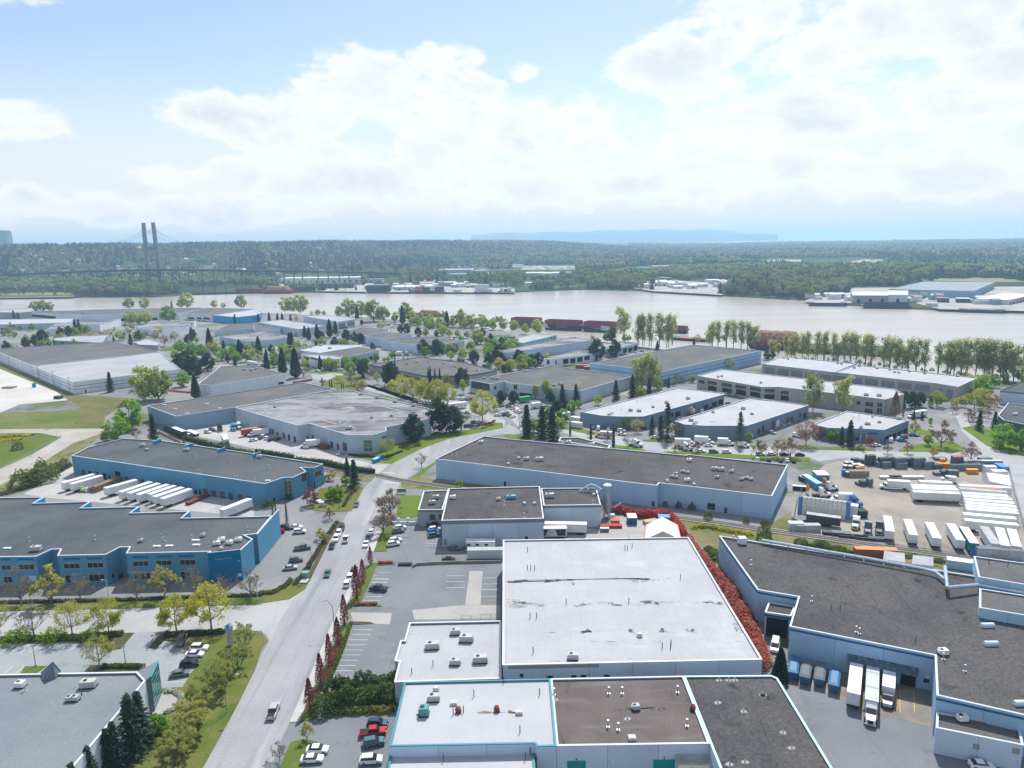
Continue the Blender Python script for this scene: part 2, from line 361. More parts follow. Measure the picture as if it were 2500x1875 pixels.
def scatter_group():
    g = bpy.data.node_groups.new('scatter', 'GeometryNodeTree'); g.interface.new_socket('Geometry', in_out='INPUT', socket_type='NodeSocketGeometry'); g.interface.new_socket('Geometry', in_out='OUTPUT', socket_type='NodeSocketGeometry')
    n = g.nodes; l = g.links; i = n.new('NodeGroupInput'); o = n.new('NodeGroupOutput'); ip = n.new('GeometryNodeInstanceOnPoints'); ci = n.new('GeometryNodeCollectionInfo')
    ci.inputs['Collection'].default_value = FT; ci.inputs['Separate Children'].default_value = True; ci.inputs['Reset Children'].default_value = True; ip.inputs['Pick Instance'].default_value = True
    def at(nm, ty):
        a = n.new('GeometryNodeInputNamedAttribute'); a.data_type = ty; a.inputs['Name'].default_value = nm; return a.outputs['Attribute']
    l.new(i.outputs[0], ip.inputs['Points']); l.new(ci.outputs[0], ip.inputs['Instance']); l.new(at('idx', 'INT'), ip.inputs['Instance Index']); l.new(at('scl', 'FLOAT_VECTOR'), ip.inputs['Scale'])
    cx = n.new('ShaderNodeCombineXYZ'); l.new(at('rot', 'FLOAT'), cx.inputs[2]); l.new(cx.outputs[0], ip.inputs['Rotation']); l.new(ip.outputs[0], o.inputs[0]); return g
SG = scatter_group()
def wood(name, label, pts):
    """pts: (x, y, z, height, width factor, template)"""
    me = bpy.data.meshes.new(name); me.from_pydata([p[:3] for p in pts], [], [])
    a = me.attributes.new('idx', 'INT', 'POINT'); a.data.foreach_set('value', [p[5] for p in pts])
    a = me.attributes.new('rot', 'FLOAT', 'POINT'); a.data.foreach_set('value', [random.random()*6.28 for p in pts])
    a = me.attributes.new('scl', 'FLOAT_VECTOR', 'POINT'); a.data.foreach_set('vector', [q for p in pts for q in (p[3]*p[4], p[3]*p[4], p[3])])
    o = link(name, me); md = o.modifiers.new('scatter', 'NODES'); md.node_group = SG
    return tag(o, label, 'wood', None, 'stuff')
rn = random.Random(11)
def inpoly(x, y, poly):
    c = False; j = len(poly)-1
    for i in range(len(poly)):
        if (poly[i][1] > y) != (poly[j][1] > y) and x < (poly[j][0]-poly[i][0])*(y-poly[i][1])/(poly[j][1]-poly[i][1])+poly[i][0]: c = not c
        j = i
    return c
# open places on the far shore (photograph pixels): yards, roads, roofs, the bridge piers
OPEN = [P(s) for s in ('b 180 720 180 640 230 590 900 590 920 660 960 720', 'b 950 760 940 640 1700 560 2212 560 2212 740', 'c 0 740 0 600 40 520 560 500 600 560 540 640 150 660 100 730',
                       'c 1050 730 1060 660 1300 600 1480 640 1900 630 1900 740 1500 740', 'd 380 830 520 760 740 740 760 690 1180 690 1300 620 2000 620 2300 660 2300 930 1600 920', 'c 640 620 700 560 1100 520 1420 500 1400 560 1000 610 820 640',
                       'a 1500 790 1500 690 2212 680 2212 770', 'a 0 800 0 740 640 740 640 800', 'd 0 470 0 455 900 450 900 500 500 520')]
bankw, hillw, flatw = [], [], []
def tid(pcon): return rn.randrange(4) if rn.random() < pcon else 4+rn.randrange(5)
def put(lst, a, r, h, pcon, wf=1.0):
    ra = rad(a); x, y = math.sin(ra)*r, math.cos(ra)*r; z = zfar(a, r)
    px = proj((x, y, z))
    for o in OPEN:
        if inpoly(px[0], px[1], o): return
    k = tid(pcon); lst.append((x, y, z-.5, h*rn.uniform(.7, 1.2), wf*rn.uniform(.8, 1.2)*(1 if k < 4 else 1.15), k))
for _ in range(30000):      # hillside
    a = rn.uniform(-40, 14); r = rn.uniform(1900, 6200)
    if rn.random() > (r/6200)**.35: continue
    if r < rbank(a)+420: continue
    n = mnoise.noise(Vector((a*.3, r*.0016, 4)))+.35*mnoise.noise(Vector((a*1.4, r*.006, 14))); n2 = mnoise.noise(Vector((a*1.1, r*.004, 9)))
    if n2 > .42 and a < -8 and r < 3600: continue
    put(hillw, a, r, 25 if n > -.05 else 18, .88 if n > -.05 else .25)
for _ in range(15000):       # trees behind the far bank
    a = rn.uniform(-40, 40); r = rbank(a)+rn.uniform(14, 560)
    n = mnoise.noise(Vector((a*.5, r*.004, 17)))
    if n < -.15: continue
    put(bankw, a, r, 18, .12 if n < .35 else .35, 1.0)
for _ in range(34000):      # flat woods and bog on the right
    a = rn.uniform(-3, 40); r = 1700*(9800/1700)**rn.random()
    if r < rbank(a)+500 or (a < 9 and r > 5800): continue
    n = mnoise.noise(Vector((a*.22, r*.0012, 40))); n3 = mnoise.noise(Vector((a*.12, r*.0045, 60)))
    bog = 2500 < r < 3300 and a > 18
    if n < -.22 and rn.random() < .75: continue
    if bog and rn.random() < .5: continue
    put(flatw, a, r, (9 if bog else 17+r*.0008) if n3 < .12 else 21+r*.0006, .5 if n3 < .12 else .9, 1.25+r*.00008)
# dense stands read off the photograph
for s, n, h, pc in (('a 620 780 640 680 1240 690 1500 690 1490 775', 330, 27, .02), ('c 440 715 450 620 830 610 1060 640 1050 730', 160, 24, .05), ('c 1880 785 1880 620 2212 620 2212 785', 110, 30, .02), ('d 0 790 0 700 400 700 700 720 400 790 ', 150, 22, .05),
                    ('d 150 690 160 560 760 560 1480 560 1470 640 1200 670 740 700', 420, 26, .15), ('c 20 720 20 620 150 600 170 700', 40, 24, .03), ('b 1800 690 1800 620 2212 640 2200 700', 60, 24, .1), ('b 1240 690 1240 590 1640 590 1640 660', 90, 26, .15),
                    ('c 0 480 20 430 560 440 1000 480 1000 520 560 500', 200, 20, .8), ('b 640 600 940 590 940 640 660 640', 60, 18, .05), ('a 0 760 20 690 330 700 610 730 600 780 20 790', 60, 12, .05), ('c 1050 735 1060 690 1240 690 1220 738', 26, 23, .1)):
    poly = P(s); x0, x1 = min(p[0] for p in poly), max(p[0] for p in poly); y0, y1 = min(p[1] for p in poly), max(p[1] for p in poly); c = 0
    while c < n:
        q = (rn.uniform(x0, x1), rn.uniform(y0, y1)); c += 1
        if not inpoly(q[0], q[1], poly): continue
        g = G(q, 0)
        a = math.degrees(math.atan2(g.x, g.y)); r = math.hypot(g.x, g.y)
        if r < rbank(a)+6: continue
        k = tid(pc); bankw.append((g.x, g.y, zfar(a, r)-.5, h*rn.uniform(.75, 1.15), rn.uniform(.75, 1.05), k))
wood('hillside_wood', 'dark blue-green conifer wood covering the far hill', hillw)
wood('riverside_wood', 'light green broadleaf trees along the far river bank', bankw)
wood('lowland_wood', 'broad flat woodland and bog reaching to the right horizon', flatw)
# pale wood on the left bank etc. is in the lists above; open ground patches on the far shore
M_yard = mat('far yard', (.42, .40, .37), .95, (.30, .29, .27), .02)
M_fieldg = mat('far field', (.17, .20, .07), .95, (.23, .22, .10), .01)
M_tan = mat('far tan clearing', (.42, .36, .26), .95, (.30, .27, .17), .01)
for nm, s, m in (('far_yard', 'b 180 722 200 668 900 668 960 700 950 735', M_yard), ('far_yard', 'b 960 735 960 690 1650 690 1800 700 2200 700 2200 740', M_yard), ('far_yard', 'c 1220 728 1060 705 1060 650 1420 640 1890 665 1890 745 1800 760', M_yard),
                 ('far_yard', 'd 350 815 460 770 740 740 760 700 1150 700 1150 770 760 790 760 830', M_yard), ('far_yard', 'd 1300 830 1400 780 1800 740 1980 690 2400 690 2400 900 1500 880', M_yard), ('far_road', 'c 850 628 1200 568 1240 570 1000 625', M_yard), ('far_road', 'c 60 497 170 455 195 458 80 497', M_tan),
                 ('far_yard', 'c 0 548 20 515 570 515 560 545', M_yard), ('far_clearing', 'd 0 480 60 462 330 462 330 480', M_tan), ('far_clearing', 'd 640 498 860 460 1040 462 940 490', M_tan), ('far_road', 'b 480 640 640 578 655 580 560 640', M_yard),
                 ('far_field', 'a 0 760 200 735 620 740 620 778 0 785', M_fieldg), ('far_field', 'd 1300 640 1420 610 2300 610 2300 650 1990 650', M_fieldg)):
    sheet(nm, s, m, .8, 0, 'pale open ground on the far shore', 'ground')
# ------------------------------------------------------------ roads, lots, lawns (read off the photograph, laid on the ground)
M_road = mat('road asphalt', (.37, .375, .39), .9, (.32, .325, .34), .06, .15, layers=[((.265, .27, .29), .28, .47, .70, (1, .05, 1), -.02), ((.46, .46, .47), .2, .56, .75, (1, .06, 1), -.02), ((.19, .195, .21), .7, .66, .8, (1, .05, 1), -.03), ((.22, .225, .24), .5, .72, .78, None, 0)], fine=.2, finescale=3)
M_side = mat('side street asphalt', (.42, .425, .43), .9, (.36, .365, .375), .05, .15, layers=[((.30, .31, .33), .07, .55, .75, (.25, 1, 1), .05)], fine=.14, finescale=3, cracks=.07)
M_lot = mat('blue grey lot asphalt', (.185, .20, .225), .9, (.225, .235, .25), .05, .2, layers=[((.15, .165, .19), .12, .55, .7, None, 0), ((.11, .12, .135), .6, .68, .8, None, 0)], fine=.18, finescale=3, cracks=.06)
M_plot = mat('pale blue lot asphalt', (.29, .315, .33), .9, (.34, .36, .37), .05, .15, layers=[((.22, .24, .255), .12, .55, .7, None, 0)], fine=.15, finescale=3, cracks=.08)
M_conc = mat('lot concrete', (.42, .405, .385), .9, (.36, .35, .335), .08, .15, layers=[((.22, .21, .20), .25, .62, .8, None, 0)], fine=.1, finescale=2)
M_dock = mat('stained dock concrete', (.31, .27, .235), .9, (.22, .19, .165), .12, .15, layers=[((.40, .33, .26), .2, .58, .75, None, 0)], fine=.12, finescale=2)
M_pale = mat('pale paving', (.46, .455, .445), .9, (.40, .395, .385), .05, .15, layers=[((.27, .265, .26), .14, .55, .75, (1, .2, 1), .6)], fine=.12, finescale=3, cracks=.09)
M_walk = mat('pavement concrete', (.5, .495, .485), .9, (.44, .435, .42), .2, .1, fine=.1, finescale=2)
M_kerb = mat('kerb concrete', (.42, .41, .40), .9, fine=.1)
M_lawn = mat('lawn grass', (.105, .16, .03), .95, (.14, .18, .045), .09, .05, layers=[((.20, .20, .05), .12, .58, .75, None, 0)], fine=.3, finescale=4, bump=.4)
M_lawnb = mat('bright lawn', (.12, .20, .022), .95, (.155, .215, .04), .12, .05, fine=.25, finescale=4, bump=.4)
M_lawno = mat('olive lawn', (.14, .17, .035), .95, (.19, .19, .06), .10, .05, layers=[((.095, .15, .03), .09, .5, .65, None, 0)], fine=.3, finescale=4, bump=.4)
M_verge = mat('dry verge', (.19, .185, .08), .95, (.26, .23, .14), .10, .05, layers=[((.12, .16, .035), .09, .52, .62, None, 0)], fine=.3, finescale=3)
M_bed = mat('bark mulch bed', (.10, .075, .055), .95, (.14, .11, .075), .5, .05, layers=[((.07, .11, .03), .4, .5, .6, None, 0)], fine=.3, finescale=5)
M_sand = mat('pale sand lot', (.58, .56, .53), .95, (.50, .48, .45), .03, .1, layers=[((.40, .42, .42), .03, .6, .7, None, 0)], fine=.08, finescale=2)
M_track = mat('dirt track', (.45, .425, .385), .95, (.37, .345, .30), .06, .1, layers=[((.24, .24, .13), .09, .6, .7, None, 0)], fine=.12, finescale=2)
M_field = mat('field grass', (.12, .18, .04), .95, (.20, .205, .075), .035, .05, layers=[((.33, .30, .22), .03, .58, .7, None, 0), ((.09, .15, .03), .2, .55, .65, None, 0)], fine=.3, finescale=2)
M_olive = mat('rough olive grass', (.15, .155, .05), .95, (.205, .19, .08), .05, .05, layers=[((.34, .28, .02), .12, .66, .72, None, 0), ((.10, .12, .035), .25, .55, .65, None, 0)], fine=.35, finescale=2)
M_gravel = mat('yard gravel', (.385, .345, .29), .95, (.29, .27, .245), .035, .1, layers=[((.22, .21, .195), .05, .56, .7, (1, .3, 1), .3), ((.43, .40, .35), .06, .58, .72, None, 0)], fine=.15, finescale=3)
M_line = mat('road paint', (.72, .72, .70), .8, layers=[((.4, .4, .4), 1.5, .55, .8, None, 0)])
M_yline = mat('yellow paint', (.62, .45, .06), .8)
GR = [('road', 'i 1690 1690 1880 1350 2000 1130 2150 830 2212 690 j 130 590 210 440 330 240 430 130 510 0 f 620 1250 745 1090 830 940 920 810 1050 680 1165 590 1400 470 1650 380 1900 325 2110 285 g 0 262 100 300 120 350 f 2090 345 1935 372 1700 480 1520 580 1340 690 1240 760 1215 810 1100 990 1030 1150 960 1330 890 1490 j 830 0 790 130 700 330 640 480 480 860 305 1270 240 1400 130 1690', M_road, .04, 0),
      ('side_street', 'i -300 345 0 334 1000 314 2212 277 j 0 277 300 232 430 150 240 440 130 590 110 545 60 500 i 2150 500 1900 495 1350 512 1130 517 1050 517 0 548 -300 560', M_side, .03, 0),
      ('cross_street', 'b 2212 1560 g -20 180 100 290 460 290 1150 395 1650 415 2212 455 h 400 480 1150 492 1700 500 1850 480 1690 320 1640 200 1560 170 1620 150 1700 180 1790 310 1900 440 2212 525 2212 620 2100 600 1980 570 700 545 480 575 400 540 0 520 g 2100 535 1320 500 1160 480 640 380 450 330 100 330', M_side, .032, 0),
      ('estate_road', 'b 480 1430 620 1415 800 1430 960 1530 1260 1640 1700 1640 g -20 230 f 2110 285 1900 200 1600 120 b 1000 1580 760 1480 500 1470', M_side, .03, 0),
      ('yard_road', 'h 2030 580 2300 625 2300 1190 2212 1100 2120 800', M_side, .045, 0),
      ('parking_lot', 'f 1015 1335 1600 1290 2110 1290 j 2110 400 2090 940 1180 960 630 985 830 420 f 1040 1430', M_lot, .02, 0),
      ('car_park', 'f 1165 1110 1580 1110 1580 1300 1300 1330 1120 1330', M_lot, .021, 0),
      ('parking_lot', 'j 305 1278 560 1243 1210 1195 1120 1690 130 1690', M_lot, .02, 0),
      ('parking_lot', 'i -300 600 0 590 1130 517 1300 514 1370 575 1550 655 1720 690 1540 975 1360 985 1230 860 0 880 -300 880', M_plot, .02, 0),
      ('dock_yard', 'l -100 350 240 690 1480 1000 1460 1530 2300 1720 590 1700 130 900', M_lot, .02, 0),
      ('dock_apron', 'l 205 900 720 1090 690 1140 1435 1310 1445 1000 230 690', M_dock, .04, 0),
      ('loading_yard', 'e 200 850 610 620 760 640 f 0 900 0 1040 e 2212 1050 380 880', M_pale, .02, 0),
      ('loading_yard', 'e 1480 280 1950 200 2212 240 f 800 480 850 560 1030 600 1140 600 1050 680 580 600 340 540 e 2212 480 1560 340', M_pale, .02, 0),
      ('works_yard', 'g 300 1240 300 1100 790 1150 860 1050 1330 1010 1400 1090 1520 1230', M_conc, .02, 0),
      ('gravel_yard', 'h 240 1170 260 1000 300 870 360 740 540 600 700 560 850 505 1960 572 2080 640 2120 800 2200 1130 2300 1380 1650 1345 1000 1255', M_gravel, .025, 0),
      ('concrete_patch', 'j 815 345 1165 350 1145 447 1000 440 838 430', M_conc, .04, 0),
      ('concrete_patch', 'j 1335 325 1770 285 2075 285 2080 400 1355 407', M_conc, .04, 0),
      ('concrete_patch', 'f 1820 1500 1930 1500 j 1912 284 1782 284', M_conc, .041, 0),
      ('pavement', 'j 300 1272 480 858 640 478 720 300 800 120 850 130 790 272 690 500 560 830 380 1266', M_walk, .02, .12),
      ('pavement', 'f 950 1330 1030 1165 1075 1160 1010 1335', M_walk, .02, .12),
      ('pavement', 'f 1535 590 1720 495 1760 500 1560 610', M_walk, .02, .12),
      ('sand_lot', 'a -300 1260 0 1385 150 1440 480 1580 580 1640 e 560 60 160 95 0 165 -300 190', M_sand, .01, 0),
      ('grass_field', 'e -300 190 0 165 430 150 700 130 870 200 860 300 400 300 0 305 -300 310', M_field, .012, 0),
      ('grass_field', 'e -300 345 0 340 330 335 520 370 260 520 0 640 -300 760', M_lawn, .03, 0),
      ('dirt_track', 'e -300 310 0 305 860 298 880 330 620 420 300 620 0 775 -300 920 -300 330', M_track, .02, 0),
      ('rough_grass', 'a 560 1600 620 1600 1150 1635 e 1180 55 1010 115 890 200 860 300 620 260 700 130 560 45', M_olive, .02, 0),
      ('rough_grass', 'a -200 1300 0 1340 620 1600 560 1640 480 1580 0 1385 -200 1340', M_olive, .016, 0),
      ('rough_grass', 'e 620 420 880 330 760 440 610 535 540 580 200 830 0 890 -200 960 -300 920 0 775 300 620', M_verge, .026, 0),
      ('lawn', 'f 830 525 1050 585 1165 592 1400 472 1650 382 2105 290 2100 250 2020 245 1900 300 1600 330 1520 330 1400 390 1180 430 1060 480', M_lawnb, .02, .1),
      ('lawn', 'f 1325 708 1522 582 1537 590 1400 695', M_lawnb, .02, .1),
      ('railway_verge', 'f 590 640 1060 690 980 750 900 750 640 690', M_verge, .02, 0),
      ('railway_verge', 'f 1240 740 1400 690 1540 740 2212 800 g 300 870 1400 1000 1440 1060 300 980 f 1640 815 1250 808', M_verge, .02, 0),
      ('lawn', 'f 1240 862 1415 862 1382 1042 1205 1050 1210 940', M_lawnb, .02, .1),
      ('lawn', 'f 1075 1155 1165 1100 1170 1180 1120 1335 1010 1335', M_lawn, .02, .1),
      ('lawn', 'i -300 345 0 333 1000 313 2212 276 j 0 276 300 231 430 149 505 10 f 620 1248 750 1090 705 1085 590 1280 480 1480 j 290 90 150 185 0 215 i 1100 255 0 290 -300 300', M_lawno, .02, .12),
      ('lawn', 'f 600 1000 825 992 925 800 870 782 560 800 430 970', M_lawno, .02, .12),
      ('lawn', 'i 1360 985 1540 976 1722 690 1770 650 1550 656 1600 560 1900 548 1905 498 2150 500 2212 520 j 60 505 112 580 60 650 i 2150 832 2000 1132 1880 1352 1690 1690 600 1690 1000 1650 1300 1190', M_lawno, .02, .12),
      ('planting_bed', 'i -300 560 0 548 1050 517 1132 517 1020 650 940 660 850 602 0 608 -300 615', M_bed, .02, .12),
      ('planting_bed', 'i 1258 640 1320 560 1372 514 1900 497 1903 545 1590 558 1550 600 1380 580 1320 655', M_bed, .021, .12),
      ('planting_bed', 'i 715 840 760 790 1230 775 1220 850', M_bed, .022, .12),
      ('planting_bed', 'i 170 858 210 800 395 796 300 860', M_lawn, .022, .12),
      ('planting_bed', 'f 640 1240 680 1180 760 1090 700 1085 600 1240 450 1560 400 1600 350 1659 460 1600', M_bed, .03, .125),
      ('lawn', 'j 380 1268 440 1130 640 700 742 450 832 420 700 760 560 1000 540 1246', M_lawn, .022, .12),
      ('lawn', 'j 808 292 850 130 918 0 f 1000 1430 1045 1430 1190 1425 1190 1445 1035 1455 j 1000 40 900 270 1050 275 1080 295', M_lawn, .022, .12),
      ('lawn', 'j 835 420 980 425 1010 440 840 448', M_bed, .022, .12),
      ('lawn', 'j 200 1690 310 1440 430 1410 620 1465 630 1480 460 1480 380 1690', M_lawn, .022, .12),
      ('rough_grass', 'g 1440 1060 1630 1290 1900 1640 k 2110 460 2110 380 g 1785 1425 1785 1210 h 0 1262 1700 1510 1800 1410 900 1275 0 1168 g 2212 1180', M_verge, .02, 0),
      ('rough_grass', 'h 0 1075 110 1080 240 1000 250 1165 0 1130', M_verge, .02, 0),
      ('lawn', 'g -20 345 120 352 440 380 430 400 60 390 -20 375', M_lawnb, .022, .12),
      ('lawn', 'g 445 275 620 300 800 345 780 365 590 325 450 295', M_lawnb, .022, .12),
      ('lawn', 'g 890 445 1010 442 1160 474 1130 492 870 462', M_lawnb, .022, .12),
      ('lawn', 'g 1320 488 1500 488 2212 532 h 0 530 400 545 410 572 0 566 g 2100 556 1315 512', M_lawnb, .022, .12),
      ('lawn', 'g 1120 395 1360 380 1500 405 1500 425 1160 405', M_lawn, .022, .12),
      ('lawn', 'g 1640 415 2150 440 2150 455 1640 430', M_lawnb, .022, .12),
      ('lawn', 'h 300 450 640 450 960 470 960 490 640 474 290 466', M_lawnb, .022, .12),
      ('lawn', 'h 1150 480 1250 440 1600 400 1700 455 1700 490 1160 492', M_lawnb, .022, .12),
      ('lawn', 'h 1690 292 1800 268 2000 330 2300 400 2300 530 2100 520 1900 440', M_lawnb, .022, .12),
      ('lawn', 'h 1235 300 1330 300 1500 340 1500 370 1380 350 1235 325', M_lawnb, .022, .12),
      ('lawn', 'b 480 1410 620 1395 640 1420 560 1430', M_lawnb, .022, .12), ('lawn', 'b 560 1520 700 1440 900 1440 960 1520 900 1570 740 1560', M_lawno, .022, .12),
      ('lawn', 'a 1320 1230 1470 1190 1560 1215 1400 1235', M_lawn, .022, .12), ('lawn', 'd 1250 1660 1500 1640 1850 1530 1900 1560 1700 1640', M_lawnb, .022, .12)]
LANDW = {'road': 'main asphalt road running through the estate', 'lawn': 'mown grass verge beside the paving'}
for nm, s, m, z, k in GR: sheet(nm, s, m, z, k, LANDW.get(nm, 'paved or planted ground of the estate'), nm.replace('_', ' '))
# painted lines: each one its own piece
LINES = []
def stripe(a, b, w_, m=None, z=.062):
    p, q = G(a, z), G(b, z); mb_ = MB().beam(p, q, w_, z-.012, z); o = mb_.build('painted_line', m or M_line); tag(o, None, None, None, 'structure'); return o
for s in ('f 1090 668 1190 676', 'f 1102 750 1226 758'): stripe(*P(s), .5)
ys = [492, 533, 577, 619, 663, 705, 749, 794, 838, 886, 935]; x0 = [845, 828, 806, 790, 770, 747, 724, 705, 685, 665, 645]
for y, x in zip(ys, x0): stripe(*P('j %d %d %d %d' % (x, y, x+152, y)), .13)
for y, x in ((35, 1010), (65, 998), (93, 985), (212, 945), (245, 932)): stripe(*P('j %d %d %d %d' % (x, y, x+138, y)), .13)
for y, x in ((1510, 1045), (1538, 1038), (1566, 1025), (1595, 1012)): stripe(*P('f %d %d %d %d' % (x, y, x+115, y)), .13)
for y in (1540, 1590, 1640): stripe(*P('f 1620 %d 1780 %d' % (y, y)), .13); stripe(*P('f 1930 %d 2060 %d' % (y+20, y+18)), .13)
for y in (150, 210): stripe(*P('j 1920 %d 2070 %d' % (y, y)), .13)
for k in range(9): stripe(*P('i %d %d %d %d' % (0+83*k+ (0 if k else 0), 700-4*k, 88+83*k, 622-2*k)), .13)
stripe(*P('i 1380 936 1560 932'), .13); stripe(*P('i 1390 655 1450 583'), .13); stripe(*P('i 1530 743 1700 735'), .13)
for k in range(3): stripe(*P('i %d %d %d %d' % (-60+95*k, 862, 10+95*k, 805)), .13)
for k in range(5): stripe(*P('f 1180 %d 1290 %d' % (1140+30*k, 1142+30*k)), .13); stripe(*P('f 1450 %d 1570 %d' % (1200+22*k, 1202+22*k)), .13)
for x in (1130, 1160, 1280): stripe(*P('l %d %d %d %d' % (x, 1000, x+8, 1190 if x > 1140 else 1170)), .14, M_yline)
for k in range(6): stripe(*P('f %d %d %d %d' % (810+45*k, 555+6*k, 850+45*k, 532+6*k)), .13)
for s in ('g 1110 492 1165 476', 'g 1320 510 1335 490'): stripe(*P(s), .3, M_yline, .16)
# railway: ballast, sleepers, two rails
def railway(label, s):
    p = [(v.x, v.y) for v in Gs(s)]; base = Vector((*p[0], 0)); q = [(a-base.x, b-base.y) for a, b in p]
    t = thing('railway_track', label, 'railway', base); bal, ra, rb, sl_ = MB(), MB(), MB(), MB(); k = 0
    for a, c in zip(q, q[1:]):
        a, c = Vector(a), Vector(c); d = (c-a).normalized(); n = Vector((-d.y, d.x)); bal.beam(a, c, 4.4, 0, .22)
        ra.beam(a+n*.72, c+n*.72, .16, .32, .5); rb.beam(a-n*.72, c-n*.72, .16, .32, .5); l = (c-a).length; x = 0
        while x < l: e = a+d*x; sl_.beam(e-n*1.25, e+n*1.25, .25, .2, .33); x += .7
    bal.build('ballast', mat('ballast stone', (.24, .225, .21), .95, (.30, .28, .26), .8, fine=.3), t); o = sl_.build('sleepers', mat('sleeper timber', (.075, .06, .05), .9), t); tag(o, kind='stuff')
    ra.build('rail', mat('steel rail', (.42, .40, .38), .35, metal=.7), t); rb.build('rail', MATS['steel rail'], t)
railway('single railway track crossing the road between the blue and grey warehouses', 'e 1330 330 1560 445 1900 540 f 600 645 1060 697 1240 737 1700 803 g 700 955 1400 1048 1800 1098 2212 1158 h 1000 1293 1800 1402 2300 1490')
railway('short curved siding bending between the far grey sheds', 'b 600 1140 700 1110 720 1090 725 1070 750 1060')
# ------------------------------------------------------------ buildings
def wm(name, c, k=.06): return mat(name, c, .85, tuple(x*(1-k*1.6) for x in c), .05, .2, fine=.05, finescale=1.2, rnd=k)
W_white = wm('white wall', (.76, .80, .83)); W_pale = wm('pale blue grey wall', (.52, .61, .69)); W_blue = wm('steel blue wall', (.11, .31, .47)); W_blued = wm('deep blue wall', (.006, .17, .37))
W_grey = wm('grey wall', (.40, .45, .49)); W_lav = wm('light lavender wall', (.54, .64, .75)); W_beige = wm('beige grey wall', (.42, .395, .375)); W_slate = wm('slate blue wall', (.20, .27, .34)); W_sky = wm('sky blue cladding', (.38, .56, .73)); W_green = wm('dark green wall', (.06, .13, .11))
W_mid = wm('mid blue cladding', (.17, .32, .49))
W_cyan = wm('cyan blue wall', (.05, .35, .62))
W_fasc = wm('grey blue band', (.20, .24, .29)); M_cop = mat('pale metal coping', (.50, .56, .62), .5, spec=.4); M_copw = mat('white metal coping', (.62, .64, .66), .5); M_copt = mat('turquoise coping', (.02, .24, .30), .5); M_copg = mat('pale aqua coping', (.42, .68, .70), .5); M_copd = mat('dark coping', (.10, .11, .12), .6)
M_joint = mat('panel joint', (.17, .21, .25), .9)
R_grav = mat('dark gravel roof', (.095, .094, .098), .95, (.135, .13, .13), .06, .1, layers=[((.125, .115, .105), .07, .60, .78, None, 0), ((.045, .048, .054), .15, .58, .7, None, 0)], fine=.45, finescale=2, grid=(11.0, 0, .12, .1, (.045, .046, .05)))
R_grav2 = mat('blue grey gravel roof', (.09, .105, .117), .95, (.125, .138, .148), .05, .1, layers=[((.22, .20, .17), .06, .66, .76, None, 0)], fine=.35, finescale=3)
R_slate = mat('pale gravel roof', (.21, .245, .275), .95, (.25, .28, .305), .06, .1, layers=[((.24, .20, .17), .08, .64, .74, None, 0)], fine=.3, finescale=4)
R_brown = mat('brown bitumen roof', (.13, .108, .103), .9, (.165, .14, .13), .1, .2, layers=[((.21, .19, .19), .5, .5, .8, (.12, 1, 1), .04), ((.07, .065, .065), .35, .58, .75, (1, .2, 1), .05)], fine=.2, finescale=3)
R_white = mat('white membrane roof', (.425, .435, .46), .7, (.38, .39, .415), .08, .2, layers=[((.36, .37, .40), .9, .55, .85, (.15, 1, 1), .02), ((.26, .26, .28), .8, .70, .78, (.35, 1.6, 1), .02), ((.46, .47, .50), .05, .55, .7, None, 0), ((.24, .24, .26), .22, .64, .74, (.3, 1, 1), .03)], fine=.07, finescale=2, grid=(3.0, 14.0, .10, .02, (.33, .34, .38)))
R_whitec = mat('clean white membrane roof', (.44, .45, .48), .7, (.395, .405, .435), .06, .2, layers=[((.40, .41, .46), .5, .6, .8, None, 0), ((.30, .30, .32), .9, .7, .8, (.3, 1, 1), 0)], fine=.05, grid=(2.6, 0, .07, .02, (.36, .37, .42)))
R_light = mat('weathered pale grey roof', (.33, .33, .335), .85, (.25, .25, .26), .06, .15, layers=[((.11, .11, .125), .09, .46, .64, (.22, 1, 1), .25), ((.38, .38, .39), .08, .56, .7, None, 0), ((.12, .12, .13), .3, .62, .72, (1, .2, 1), .25)], fine=.12, grid=(8.0, 8.0, .25, .25, (.2, .2, .21)))
R_grey = mat('mid grey roof', (.125, .128, .132), .9, (.165, .162, .16), .06, .1, layers=[((.25, .235, .21), .05, .6, .75, None, 0)], fine=.25, finescale=2)
R_pale = mat('pale roof', (.39, .40, .42), .8, (.33, .34, .36), .05, .2, layers=[((.40, .40, .42), .3, .65, .8, (.3, 1, 1), .3)], fine=.06)
M_glass = mat('dark window glass', (.018, .024, .032), .08, spec=.6); M_glassg = mat('green tinted glass', (.10, .15, .11), .08, (.05, .07, .06), .5, .6); M_frame = mat('window frame', (.45, .44, .40), .6)
M_dockd = mat('brown dock door', (.085, .055, .055), .7, (.12, .08, .075), .6); M_dockg = mat('grey roller door', (.20, .215, .23), .6); M_dark = mat('dark opening', (.012, .014, .018), .9); M_teal = mat('teal roller door', (.0, .26, .27), .6); M_doorw = mat('pale roller door', (.55, .60, .66), .6)
M_alu = mat('galvanised metal', (.55, .58, .61), .4, (.45, .48, .51), .8, .5, .5); M_unit = mat('rooftop unit paint', (.52, .52, .50), .6, (.40, .40, .40), .6); M_unitw = mat('white rooftop unit', (.75, .75, .74), .6); M_fan = mat('fan grille', (.03, .03, .035), .7); M_patch = mat('pale roof flashing', (.36, .36, .36), .8, (.24, .24, .24), 1.5); M_unitb = mat('blue rooftop unit', (.12, .35, .5), .6); M_unitg = mat('teal rooftop unit', (.08, .30, .28), .6); M_rust = mat('rusty vent', (.22, .07, .04), .9)
FOOT = []
